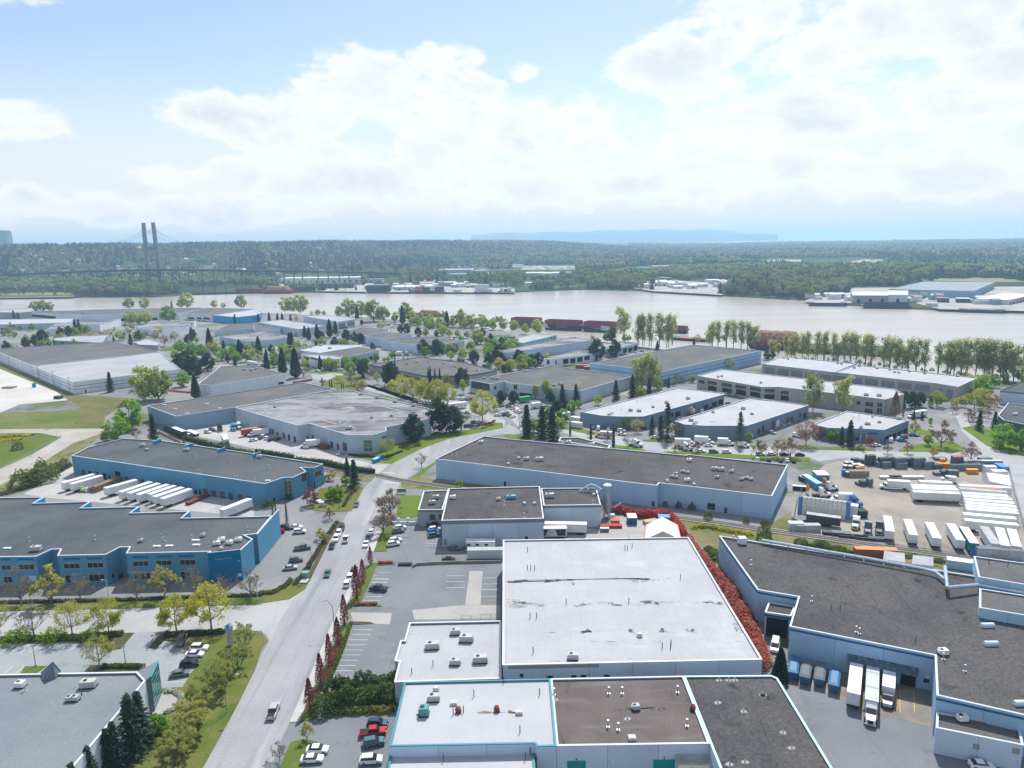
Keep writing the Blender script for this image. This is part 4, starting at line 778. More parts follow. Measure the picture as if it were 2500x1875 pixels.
b7 = building('deep blue office warehouse with stepped rear wall on the left', 'e -300 890 0 882 365 878 280 930 760 915 680 970 1170 958 1097 1012 1595 998 1532 1055 2212 1040 f 150 1036 26 1186 e 2062 1198 2132 1232 2028 1327 1752 1357 1772 1337 1065 1352 1095 1298 1013 1300 890 1363 485 1372 512 1316 436 1318 305 1379 0 1382 -300 1385', 9.6, W_blue, R_grav2, M_cop, .45, panel=6.5,
              holes='e 0 1450 96 1490 win 160 1443 292 1486 win 540 1437 676 1476 win 740 1430 874 1470 win 1124 1417 1256 1457 win 1321 1410 1453 1450 win 1519 1405 1651 1446 win 0 1547 106 1600 win 752 1526 885 1583 win 1135 1515 1269 1570 win 1527 1505 1601 1562 win 555 1535 600 1597 win 330 1530 400 1590 win 1788 1497 1836 1556 win 540 1388 676 1408 panel 735 1382 868 1402 panel 1120 1372 1252 1392 panel 1316 1367 1448 1386 panel 1514 1362 1646 1380 panel 0 1392 90 1412 panel 150 1390 288 1410 panel 1993 1526 2030 1550 sign 945 1520 960 1560 door 1000 1520 1040 1560 door 245 1540 306 1585 doorw f 150 1140 215 1200 win 155 1200 200 1255 door',
              uspec='e 308 1330 U 60 1312 k 1190 1255 s 1322 1295 k 1428 1292 k 1650 1245 k 1655 1284 k 1832 1280 w 1872 1250 w 1940 1275 w 2015 1250 w 1867 1320 m 1713 1210 s 1620 1230 v 1365 1220 v 802 1235 v 248 1250 v 2090 1160 v 1390 1243 v', name='office_warehouse')
for s in ('e 280 930 376 878', 'e 682 968 766 916', 'e 1099 1010 1176 957', 'e 1534 1053 1602 998'): fin(b7, s, 9.75)
fin(b7, 'f 24 1190 206 982', 9.8, .4, 9.7)
# the dark blue sign wall at its front corner
a, b_ = Gs('e 1752 1357 2028 1327', 9.6); o3 = Vector(b7.location); d = (b_-a).normalized(); n = Vector((d.y, -d.x, 0)); A = [a+n*.08, b_+n*.08, b_+n*.3, a+n*.3]
MB().hexa([(v.x-o3.x, v.y-o3.y, 0) for v in A], [(v.x-o3.x, v.y-o3.y, 10.0) for v in A]).build('sign_wall', W_blued, b7)
MB().hexa([(v.x-o3.x, v.y-o3.y, 10.0) for v in A], [(v.x-o3.x, v.y-o3.y, 10.12) for v in A]).build('sign_wall_cap', M_copw, b7)
M_lav = mat('pale lilac lettering', (.40, .50, .68), .6); c0 = a.lerp(b_, .46); lettering(b7, 'Corporate Centre', c0-d*2, c0+d*2, 7.7, .62, M_lav, .34); c0 = a.lerp(b_, .76); lettering(b7, '6', c0-d, c0+d, 7.8, .95, mat('navy numeral', (.004, .02, .12), .6), .34)
for z_, t0, t1, m_ in ((1.5, .86, .97, M_copw), (6.3, .88, .95, M_lav)):
    p0, p1 = a.lerp(b_, t0)-o3+n*.3, a.lerp(b_, t1)-o3+n*.3; MB().hexa([(p0.x, p0.y, z_), (p1.x, p1.y, z_), (p1.x+n.x*.06, p1.y+n.y*.06, z_), (p0.x+n.x*.06, p0.y+n.y*.06, z_)], [(p0.x, p0.y, z_+(.9 if z_ < 2 else .3)), (p1.x, p1.y, z_+(.9 if z_ < 2 else .3)), (p1.x+n.x*.06, p1.y+n.y*.06, z_+(.9 if z_ < 2 else .3)), (p0.x+n.x*.06, p0.y+n.y*.06, z_+(.9 if z_ < 2 else .3))]).build('sign_board', m_, b7)
# --- pale building in the bottom left corner
b8 = building('pale gravel-roofed building with green glass corner at bottom left', 'i -300 885 0 872 1160 850 1228 922 612 1660 400 1900 -300 1900', 8.2, W_white, R_slate, M_copw, .4, uspec='i 175 975 w 750 975 U 595 1092 s 640 1090 s 215 1008 v 690 1048 t', panel=8, name='showroom', cat='building')
o3 = Vector(b8.location)
A, B_ = G(P('i 1306 1182')[0]), G(P('i 1366 1032')[0]); ha, hb = hgt(A, P('i 1270 890')[0][1]), hgt(B_, P('i 1337 754')[0][1]); d = (B_-A); d.z = 0; d.normalize(); n = Vector((d.y, -d.x, 0))
L_ = (B_-A).length; gl = mat('green mirror glass', (.10, .135, .07), .06, (.05, .06, .05), .4, .7)
def gp(s_, u_, off): 
    v = A+d*(s_*L_)+n*off-o3; h_ = ha+(hb-ha)*s_; return Vector((v.x, v.y, .3+(h_-.3)*u_))
cn, rn_ = 5, 7
for i in range(cn):
    for j in range(rn_):
        q = [gp(i/cn+.012, j/rn_+.012, 0), gp((i+1)/cn-.012, j/rn_+.012, 0), gp((i+1)/cn-.012, (j+1)/rn_-.012, 0), gp(i/cn+.012, (j+1)/rn_-.012, 0)]; q2 = [v+n*.05 for v in q]
        MB().hexa(q, q2).build('glass_pane', gl, b8)
fm = MB(); tq = mat('turquoise frame', (.03, .33, .36), .5)
for i in range(cn+1): fm.tube(gp(i/cn, 0, .03), gp(i/cn, 1, .03), .07, .07, 4)
for j in range(rn_+1): fm.tube(gp(0, j/rn_, .03), gp(1, j/rn_, .03), .07 if j < rn_ else .2, None, 4)
fm.build('glazing_frame', tq, b8)
wp = [gp(0, 1, 0), gp(1, 1, 0)]; r1, r2 = G(P('i 1163 845')[0], 8.35)-o3, G(P('i 1228 918')[0], 8.35)-o3
MB().add([wp[0], wp[1], r1, r2, (wp[0].x, wp[0].y, 0), (wp[1].x, wp[1].y, 0), (r1.x, r1.y, 0), (r2.x, r2.y, 0)], [(0, 1, 2, 3), (1, 5, 6, 2), (0, 3, 7, 4)]).build('entrance_roof', mat('dark slate cladding', (.15, .18, .21), .7), b8)
ap_, lb, rb_, bk = [G(p_, z)-o3 for p_, z in zip(P('i 445 764 345 858 512 842 352 922'), (11.5, 8.25, 8.25, 7.9))]; rk = G(P('i 470 905')[0], 7.9)-o3
MB().add([ap_, lb, rb_, bk, rk], [(0, 1, 3), (0, 3, 4, 2), (0, 2, 1)]).build('gable', MATS['dark slate cladding'], b8); MB().tube(ap_, lb, .12).tube(ap_, rb_, .12).build('gable_trim', tq, b8)
# --- weathered grey-roofed warehouse behind the blue ones
building('dark gravel-roofed rear half of the warehouse with the hedge-lined truck yard', 'e 1243 107 1485 195 1978 120 b 688 1556 400 1497', 8.5, wm('light steel wall', (.26, .38, .50)), R_grey, M_cop, .4, uspec='b 770 1580 s e 1385 100 k 1475 132 k 1745 90 k 1855 128 k 1580 172 k 1900 70 v')
b9 = building('weathered pale-roofed warehouse with streaked roof behind the hedge', 'e 1985 120 f 0 168 370 272 470 255 792 352 1005 352 1117 318 1112 287 1485 212 1500 135 b 772 1556 692 1557', 9.5, wm('light blue grey wall', (.44, .53, .60)), R_light, M_cop, .35, panel=7,
              holes='f 150 305 168 347 dock 190 328 206 360 dock 245 335 263 382 dock 288 348 306 397 dock 336 365 356 417 dock 446 362 461 385 dock 489 355 509 380 dock 648 407 668 462 dock 699 427 721 477 dock 752 418 786 486 dock 928 398 998 486 gg 1078 362 1117 385 win', uspec='f 805 305 U 903 15 u 1042 42 u 1190 78 u 1347 110 u 430 185 v 995 210 s 700 30 v 177 120 s 1160 195 s')
for s in ('f 85 98 100 95 700 255 690 262', 'f 250 52 262 48 850 200 842 206', 'f 640 0 655 -3 1290 158 1282 164'): stain(b9, 9.17, s, M_band, .25)
# --- middle-distance warehouses
MID = [('dark half of the long twin-roofed warehouse beside the sand lot', 'a -80 1217 960 1155 1345 1240 275 1358', 8.4, W_white, R_grey, '', 0), ('white-roofed near half of the long twin-roofed warehouse beside the sand lot', 'a 277 1359 1347 1241 1522 1387 620 1497', 8.45, W_white, R_pale, 'a 717 1560 730 1585 door', 1),
       ('white-walled flat warehouse left of the leafy road bend', 's 484 938 517 941 697 913 612 892 538 895', 8, W_white, R_grey, 'b 205 1495 250 1515 open', 0), ('low dark-walled building behind the sand-lot warehouse', 'a 440 1125 610 1108 905 1097 860 1165 470 1145', 7, W_slate, R_pale, '', 0),
       ('small white-roofed office near the blue tent on the left', 'a 1130 1160 1250 1130 1345 1160 1330 1185 1180 1180', 5, W_beige, R_white, '', 0), ('very long grey-roofed riverside warehouse at far left', 'a 268 907 800 885 1690 868 1730 872 1510 912 1000 925 470 925', 9, W_white, R_grey, 'a 270 932 470 955 open 1000 955 1330 985 open', 0),
       ('long white roof at the far left edge', 'a -100 968 630 958 560 995 0 1010 -100 1010', 7, W_pale, R_whitec, 'a 0 1040 70 1060 open', 0), ('beige riverside block at the far left edge', 'a -60 890 270 870 280 900 170 910 -60 905', 9, W_beige, R_pale, '', 0),
       ('white-walled shed with slanted end wall on the far left', 'a 395 1050 480 1000 830 985 1015 957 1020 967 840 1015', 8, W_white, R_light, '', 0), ('dark-roofed riverside warehouse with row of dock doors', 'a 1572 915 1740 870 2130 880 1790 930', 9, W_white, R_grey, 'a 1590 950 1640 965 open 1660 950 1700 965 open 1720 950 1770 968 open', 0),
       ('white-roofed riverside warehouse with bright blue end wall', 'a 1792 931 2135 882 2212 905 b 30 930 a 2000 948', 9.2, W_cyan, R_whitec, '', 0), ('white shed with round windows behind the pink tree', 'a 1135 1030 1330 985 1650 978 1640 1000 1330 1060', 7, W_white, R_light, 'a 1430 1020 1445 1035 win 1480 1015 1495 1030 win 1520 1010 1535 1025 win 1570 1003 1585 1018 win 1610 998 1625 1013 win', 0),
       ('flat pale shed behind the dark cypress pair', 'a 1810 1065 2050 1050 2210 1040 2212 1000 1930 1005', 6, W_pale, R_grey, '', 0), ('grey-roofed shed among cypresses left of centre', 'a 1850 1112 2212 1067 b 275 1115 150 1142 a 2100 1152', 7, wm('pale aqua wall', (.45, .62, .66)), R_light, 'b 218 1170 243 1195 win', 0),
       ('two-tone roofed shed behind the row of pointed cypresses', 'b 30 990 235 968 605 1020 380 1050', 8, W_pale, R_pale, 'b 560 1050 600 1085 doorw', 0), ('white-roofed riverside warehouse with grey doors', 'b 415 940 620 928 850 955 850 966 710 987', 9, W_pale, R_pale, 'b 715 1000 770 1045 dockg 790 985 845 1020 dockg', 0),
       ('small grey shed left of the two-tone roof', 'b 0 1020 30 1015 220 1050 150 1060 0 1060', 7, W_pale, R_grey, '', 0), ('white-roofed office block with rooftop plant', 'b 370 1225 560 1180 905 1180 900 1195 560 1250', 7, W_white, R_whitec, '', 0), ('dark-roofed hall beside the white office block', 'b 547 1252 900 1205 1055 1225 770 1290', 8, W_pale, R_grey, 'b 800 1300 1000 1330 open', 0),
       ('white three-storey office front with window bays', 'b 395 1258 545 1264 747 1277 722 1300 560 1302', 8, W_white, R_pale, 'b 562 1310 580 1335 win 590 1310 612 1335 win 640 1312 690 1340 win 562 1345 580 1370 win 590 1345 612 1370 win 640 1348 690 1372 win 700 1312 715 1335 win 420 1285 470 1300 win 480 1290 540 1305 win', 0),
       ('grey-roofed shed beside the siding curve', 'b 800 1060 930 1035 1140 1055 1135 1075 945 1108', 8, W_pale, R_grey, '', 0), ('pale-walled shed right of the siding curve', 'b 945 1112 1135 1076 1330 1090 1125 1135', 8.2, W_lav, R_grey, '', 0), ('long grey-roofed shed with light walls in the middle distance', 'b 1080 1147 1500 1110 1775 1147 1600 1177 1380 1187', 8, W_lav, R_grey, 'b 1450 1205 1500 1230 open', 0),
       ('grey-roofed workshop with green trim and many roof vents', 'b 970 1347 1390 1285 1770 1330 2050 1397 1790 1442 1440 1442', 7, W_beige, R_grey, 'b 1200 1440 1420 1465 win 1300 1450 1330 1470 win', 2), ('dark-roofed warehouse with pale walls beside the lime trees', 'b 1820 1480 c 0 1425 370 1358 1040 1450 620 1568 0 1502 b 2115 1487 2000 1512', 8, W_pale, R_grey, 'b 1835 1495 1990 1560 winf 2025 1530 2045 1560 win 2130 1545 2150 1570 win c 50 1520 80 1560 win 100 1590 200 1625 open', 0),
       ('big dark-roofed warehouse with two stripes on pale blue walls', 'c 690 1335 1560 1180 2138 1232 1295 1408', 10, W_sky, R_grey, '', 1), ('white-roofed teal-walled shed near the moored barges', 'c -20 1150 230 1085 410 1100 130 1165', 6, wm('pale teal wall', (.38, .58, .64)), R_pale, 'c 360 1115 375 1130 win 385 1112 400 1128 win', 0),
       ('long pale-roofed row of units near the inlet', 'c -150 1247 540 1118 730 1138 545 1167 0 1247', 8, W_lav, R_light, 'c 395 1205 412 1235 doorw 450 1200 470 1225 doorw 515 1180 535 1205 doorw 120 1240 150 1262 doorw', 0), ('pale unit row with dark bays behind the parked cars', 'c 300 1300 600 1225 760 1240 690 1258 410 1300', 7, W_white, R_light, 'c 330 1310 350 1345 open 400 1310 440 1350 open 465 1300 510 1340 open 525 1295 570 1335 open 585 1285 630 1325 open 645 1275 690 1310 open', 0),
       ('pale unit with blue bays beside the tall riverside trees', 'c 810 1175 950 1150 1098 1165 960 1202 830 1217', 7, W_pale, R_light, 'c 970 1210 1005 1250 open 1015 1205 1050 1240 open 1058 1190 1092 1230 open 1120 1180 1150 1200 doorw', 0),
       ('beige office row with dark ribbon windows', 'c 1597 1442 1810 1388 2212 1433 d 560 1490 1110 1552 1200 1598 1040 1642 800 1612 150 1537 0 1537', 9, W_beige, R_white, 'c 1612 1480 1660 1507 win 1687 1490 1764 1517 win 1803 1505 1891 1536 win 1920 1522 2013 1552 win 2043 1540 2136 1570 win 2170 1555 2212 1577 win d 25 1555 106 1585 win 160 1570 229 1600 win c 1690 1530 1760 1570 open 1810 1548 1890 1585 open 1925 1560 2010 1605 open 2045 1580 2130 1620 open d 20 1600 105 1640 open 160 1610 228 1650 open h 800 65 834 97 win 872 75 939 110 win 975 80 1019 117 win 866 130 936 167 win 970 125 1016 170 win', 0),
       ('grey-doored beige unit row nearer the river, left half', 'd 0 1342 170 1280 795 1340 605 1412', 9, W_beige, R_white, 'd 20 1375 111 1432 dockg 133 1387 226 1440 dockg 247 1400 343 1452 dockg 365 1412 470 1465 dockg 490 1432 586 1487 dockg', 0),
       ('grey-doored beige unit row nearer the river, right half', 'd 610 1412 800 1352 1822 1460 1655 1537 1480 1507', 9, W_beige, R_white, 'd 612 1442 713 1497 dockg 738 1457 846 1514 dockg 870 1470 981 1532 dockg 1005 1487 1121 1542 dockg 1145 1502 1266 1552 dockg 1292 1517 1416 1567 dockg 1558 1557 1613 1632 dockg 1480 1545 1530 1575 dockg', 0),
       ('left-hand white-roofed unit strip with gabled entrance', 'g 612 157 c 1000 1650 1440 1543 1822 1590 g 1825 10 1140 197 950 197 790 189', 7, W_slate, R_white, 'g 1370 165 1395 200 open 1410 155 1455 200 open 1540 110 1580 135 open 1650 95 1690 135 open 1720 75 1760 115 open 1775 55 1815 100 open 1270 205 1300 225 open', 3),
       ('middle white-roofed unit strip with gabled entrance', 'g 1412 234 2040 40 2212 62 h 0 47 395 102 0 234 g 2015 275 1660 274 1490 264', 7, W_slate, R_white, 'g 2105 300 2130 345 dock 2140 285 2165 330 dock h 80 235 112 295 dock 120 228 148 282 doorw 205 205 230 255 dock 238 198 262 245 dock 315 165 335 200 dock 348 165 372 210 open 0 270 22 320 dock', 3),
       ('right-hand white-roofed unit strip with blue-grey walls and dark red tree', 'h 430 264 720 150 1240 227 1030 310 900 302 560 292', 6.5, W_slate, R_white, 'h 1040 355 1090 400 open 1100 340 1130 375 open 1145 320 1180 355 open 1190 300 1225 335 open 900 330 980 350 panel 780 370 815 400 open', 3),
       ('dark-roofed green-trimmed building at the right edge beside the lawn', 'h 1995 187 2080 82 2300 110 2300 282 2040 227', 6, W_green, R_grav2, '', 0), ('pale building with green roof edge at the far right edge', 'd 2010 1567 2190 1495 2300 1500 2300 1592', 8, W_pale, R_grav2, '', 2)]
USP = {'middle white': 'g 1732 165 s 1545 235 u 1985 135 u 1725 240 k 2060 180 s', 'left-hand white': 'g 1035 150 u 1107 155 u 1340 85 u 1520 50 u 1225 120 s 957 150 t 1090 80 t', 'right-hand white': 'h 933 205 m 892 265 u 1155 220 u 992 250 s 820 200 t 770 215 t', 'beige office': 'c 1775 1455 s 1805 1450 s 2135 1505 s d 880 1610 u 990 1615 u', 'grey-doored beige unit row nearer the river, left': 'd 185 1295 s 220 1305 s 290 1297 s 370 1302 s 640 1340 s 672 1347 s',
       'grey-doored beige unit row nearer the river, right': 'd 780 1380 s 820 1365 s 972 1383 s 1078 1395 s 1120 1415 s 1155 1420 s 1243 1410 s 1375 1427 s 1650 1450 s', 'grey-roofed workshop': 'b 1290 1345 u 1370 1330 s 1470 1330 s 1600 1345 s 1700 1370 s 1800 1380 s 1880 1400 s 1500 1395 s 1300 1305 s', 'dark-roofed warehouse': 'b 1940 1470 u 2015 1470 u 2050 1472 u c 150 1410 s 390 1530 u 440 1520 u 255 1385 s', 'very long grey': 'a 540 915 U 620 912 U 700 915 U', 'white-roofed office block': 'b 560 1190 U 640 1215 U 480 1205 u',
       'white-walled flat': 'a 2060 1395 u 2120 1400 u 2160 1390 u', 'long pale-roofed row': 'c 570 1125 s 330 1160 s', 'dark-roofed green': 'h 2135 185 w 2140 180 s', 'dark-roofed riverside': 'a 1780 885 u', 'two-tone': 'b 330 985 s'}
M_grtrim = mat('dark green trim', (.04, .11, .10), .7)
for lb, s, h, wl, rf, ho, fl in MID:
    us = ''
    for k, v in USP.items():
        if lb.startswith(k): us = v
    t = building(lb, s, h, wl, rf, M_cop if fl != 2 else M_grtrim, .35, holes=ho, uspec=us, panel=10, name='warehouse', stripes=((h*.62, h*.62+.35, M_bstripe), (h*.36, h*.36+.35, M_bstripe)) if fl == 1 else ((h-.9, h-.3, M_grtrim),) if fl == 2 else ())
# gabled porches of the unit strips
M_seam = mat('standing seam metal', (.17, .21, .26), .5, layers=[((.28, .33, .38), 2.2, .45, .6, (4, .1, 1), 0)])
for lb, s, gx in (('grey gabled porch of the left-hand unit strip', 'g 795 240 945 240 845 180', 'g 790 275 940 290'), ('grey gabled porch of the middle unit strip', 'g 1495 318 1660 325 1550 258', 'g 1500 360 1655 375'), ('pale triangular porch of the right-hand unit strip', 'h 770 355 890 365 775 285', 'h 780 400 880 410')):
    a, b_ = Gs(gx); t = thing('gabled_porch', lb, 'porch', a); d = (b_-a).normalized(); n = Vector((d.y, -d.x, 0)); L_ = (b_-a).length; o3 = a
    e0, e1, apx = n*1.5, d*L_+n*1.5, d*L_*.45+n*1.5
    MB().add([(e0.x, e0.y, 4.2), (e1.x, e1.y, 4.2), (apx.x, apx.y, 7.6), (e0.x-n.x*5, e0.y-n.y*5, 4.2), (e1.x-n.x*5, e1.y-n.y*5, 4.2), (apx.x-n.x*5, apx.y-n.y*5, 7.6)], [(0, 1, 2), (0, 2, 5, 3), (1, 4, 5, 2)]).build('gable_roof', M_seam, t)
    for q in (e0, e1, (e0+e1)/2): MB().tube((q.x, q.y, 0), (q.x, q.y, 4.2), .25).build('post', M_copw, t)
    MB().add([(0, 0, 0), (d.x*L_, d.y*L_, 0), (d.x*L_, d.y*L_, 4.2), (0, 0, 4.2)], [(0, 1, 2, 3)]).build('glazed_entrance', M_glass, t)
# ------------------------------------------------------------ trees
M_bark = mat('bark', (.10, .08, .065), .95, (.15, .125, .10), 3); M_barkp = mat('pale bark', (.24, .215, .19), .95, (.17, .15, .13), 3)
def rquad(b, c, s, R, up=None, asp=1.0):
    """one small leaf-cluster face around c"""
    if up is None:
        a = Vector((R.gauss(0, 1), R.gauss(0, 1), R.gauss(0, 1))).normalized()
    else: a = (up+Vector((R.gauss(0, .25), R.gauss(0, .25), R.gauss(0, .25)))).normalized()
    t = a.orthogonal().normalized(); k = R.random()*6.28; q = a.cross(t); t = t*math.cos(k)+q*math.sin(k); q = a.cross(t)
    if up is not None: t, q = a, (t if R.random() < .5 else q)
    s1 = s*R.uniform(.6, 1.3); s2 = s1*asp*R.uniform(.7, 1.1)
    b.add([c-t*s1*.5-q*s2*.2, c+q*s2*.5-t*s1*.1, c+t*s1*.55, c-q*s2*.5+t*s1*.05], [(0, 1, 2, 3)])
def limbs(b, R, p, d, l, r, depth, tips, spread=.6, up=.25):
    e = p+d*l; b.tube(p, e, r, r*.62, 5 if depth > 2 else 4, False); tips.append((e, depth))
    if depth <= 0: return
    for _ in range(3 if depth > 1 else 3):
        v = (d+Vector((R.gauss(0, spread), R.gauss(0, spread), R.gauss(0, spread*.6)+up))).normalized()
        q = p+d*l*R.uniform(.55, 1)
        limbs(b, R, q, v, l*R.uniform(.6, .85), r*.55, depth-1, tips, spread, up)
def proto(shape, w, cb, n, ls, seed, fullness=1.0):
    R = random.Random(seed); T_, C_ = MB(), MB()
    if shape in ('round', 'sparse', 'spread', 'multi'):
        tips = []
        if shape == 'multi':
            for _ in range(4): limbs(T_, R, Vector((R.gauss(0, .02), R.gauss(0, .02), 0)), Vector((R.gauss(0, .45), R.gauss(0, .45), 1)).normalized(), .3, .012, 3, tips, .4, .35)
        else:
            top = cb+.12; T_.tube((0, 0, 0), (R.gauss(0, .01), R.gauss(0, .01), top), .022, .015, 7, False)
            for k in range(5):
                an = k*1.257+R.random()*.7; v = Vector((math.cos(an)*(w*1.1), math.sin(an)*(w*1.1), .75 if shape != 'spread' else .5)).normalized()
                limbs(T_, R, Vector((0, 0, cb*R.uniform(.75, 1.1))), v, .24 if shape != 'sparse' else .22, .010, 3 if shape in ('sparse', 'spread') else 2, tips, .5, .3)
            limbs(T_, R, Vector((0, 0, top)), Vector((0, 0, 1)), .22, .013, 3 if shape == 'sparse' else 2, tips, .45, .35)
        mx = max(max(abs(v[0]), abs(v[1])) for v in T_.v)*2; mz = max(v[2] for v in T_.v); sxy, sz = w/mx*.92, .94/mz
        T_.v = [(x*sxy, y*sxy, z*sz) for x, y, z in T_.v]; tips = [(Vector((t.x*sxy, t.y*sxy, t.z*sz)), d) for t, d in tips]
        H = (1-cb)/2; cz = cb+H; cl = []
        if shape in ('round', 'spread'):
            for _ in range(int(46*fullness)):
                while True:
                    v = Vector((R.uniform(-1, 1), R.uniform(-1, 1), R.uniform(-1, 1)))
                    if .25 < v.length < 1: break
                k = v.length**.35/v.length; v = v*k; lean = 1-.25*max(0, v.z); cl.append(Vector((v.x*w/2*lean*.88, v.y*w/2*lean*.88, cz+v.z*H*.9)))
            cl += [t for t, d in tips if d <= 1][:int(24*fullness)]
        else: cl = [t for t, d in tips if d == 0]
        per = max(2, int(n/max(1, len(cl))))
        for c in cl:
            rr = R.uniform(.05, .10) if shape != 'sparse' and shape != 'multi' else .045
            for _ in range(int(per*R.uniform(.6, 1.4))): rquad(C_, c+Vector((R.gauss(0, rr*.6), R.gauss(0, rr*.6), R.gauss(0, rr*.5))), ls, R)
    elif shape == 'con':      # layered conifer
        T_.tube((0, 0, 0), (0, 0, .96), .02, .004, 6, False); tiers = 17
        for k in range(tiers):
            z = cb+(1-cb)*(k/tiers)**.92; rad_ = w/2*((1-(k/tiers))**.8*.98+.03); nb = max(5, int(11*(1-k/tiers)+4))
            for j in range(nb):
                an = 6.283*j/nb+R.random()*.8; L_ = rad_*R.uniform(.6, 1.15); o = Vector((math.cos(an), math.sin(an), 0)); dr = R.uniform(-.5, -.15)
                m_ = max(2, int(n/tiers/nb))
                for q in range(m_):
                    t = (q+.6)/m_; c = o*L_*t+Vector((0, 0, z+dr*L_*t*.6)); rquad(C_, c+Vector((R.gauss(0, .012), R.gauss(0, .012), R.gauss(0, .01))), ls*(1.25-.5*t), R, (o+Vector((0, 0, dr))), .6)
    elif shape == 'cone':     # dense cypress or column
        T_.tube((0, 0, 0), (0, 0, .5), .025, .015, 6, False)
        for _ in range(n):
            t = R.random()**.8; z = cb+(1-cb)*t; prof = (math.sin(min(1, t/.18)*1.57)*(1-t)**.62 if w > .16 else math.sin(min(1, t/.1)*1.57)*(1-t**2.2)**.6); rad_ = w/2*prof*R.random()**.35*R.uniform(.9, 1.12); an = R.random()*6.283
            c = Vector((math.cos(an)*rad_, math.sin(an)*rad_, z)); rquad(C_, c, ls, R, Vector((math.cos(an)*.45, math.sin(an)*.45, .9)), .7)
    elif shape == 'pop':      # tall riverside tree, bare trunk, high ragged crown
        tips = []
        for j in range(1 if w < .3 else 2):
            x = R.gauss(0, .03)*(j*2); T_.tube((x, 0, 0), (x+R.gauss(0, .03), R.gauss(0, .03), .88), .014, .004, 6, False)
            for k in range(16):
                z = cb*.6+(.97-cb*.6)*k/16; an = R.random()*6.28; l = w*.5*R.uniform(.4, 1)*(1 if z < .75 else .75); v = Vector((math.cos(an)*l, math.sin(an)*l, l*1.1)); p = Vector((x, 0, z*.92)); T_.tube(p, p+v, .005, .002, 4, False)
                if z > cb or R.random() < .35: tips += [p+v, p+v*.6]
        per = n//max(1, len(tips))
        for c in tips:
            for _ in range(int(per*R.uniform(.4, 1.6))): rquad(C_, c+Vector((R.gauss(0, .034), R.gauss(0, .034), R.gauss(0, .042))), ls, R)
    elif shape == 'bush':
        for _ in range(n):
            v = Vector((R.gauss(0, 1), R.gauss(0, 1), abs(R.gauss(0, 1)))).normalized()*R.uniform(.8, 1.04); lump = 1+.12*math.sin(v.x*7+seed)+.12*math.sin(v.y*6+v.z*5)
            rquad(C_, Vector((v.x*w/2*lump, v.y*w/2*lump, .08+v.z*.88*lump)), ls, R)
        T_.tube((0, 0, 0), (0, 0, .6), .03, .02, 5, False)
    return T_, C_
LM = {'dec': ((.36, .43, .10), (.48, .52, .15), .6), 'green': ((.19, .38, .04), (.32, .50, .07), .6), 'lime': ((.28, .42, .02), (.40, .50, .05), .55), 'yel': ((.50, .49, .06), (.40, .44, .09), .55), 'olive': ((.46, .44, .11), (.36, .40, .10), .6), 'bare': ((.25, .20, .14), (.27, .25, .13), .4),
      'brown': ((.36, .25, .17), (.28, .20, .14), .45), 'pink': ((.40, .23, .17), (.30, .18, .13), .45), 'con': ((.04, .08, .055), (.08, .13, .08), .35), 'fir': ((.05, .10, .072), (.09, .15, .10), .35), 'cyp': ((.034, .07, .048), (.062, .105, .064), .35), 'pop': ((.36, .40, .13), (.46, .47, .19), .6),
      'wisp': ((.44, .45, .13), (.36, .40, .12), .6), 'red': ((.25, .07, .07), (.35, .13, .11), .5), 'white': ((.62, .62, .56), (.48, .5, .38), .4), 'gold': ((.27, .21, .08), (.21, .17, .07), .4), 'photinia': ((.50, .065, .055), (.60, .17, .11), .55), 'hedge': ((.06, .10, .032), (.11, .16, .05), .4), 'laurel': ((.06, .12, .035), (.13, .21, .065), .4), 'varieg': ((.33, .36, .10), (.22, .27, .07), .4), 'broom': ((.80, .62, .01), (.45, .44, .04), .5), 'shrub': ((.11, .17, .035), (.19, .22, .06), .45), 'orange': ((.55, .22, .02), (.40, .18, .03), .4), 'flower': ((.75, .75, .72), (.55, .6, .45), .3), 'mauve': ((.16, .13, .12), (.12, .14, .07), .35)}
for k, v in LM.items(): leafmat('leaf '+k, *v, .45 if k not in ('con', 'cyp') else 1.2)
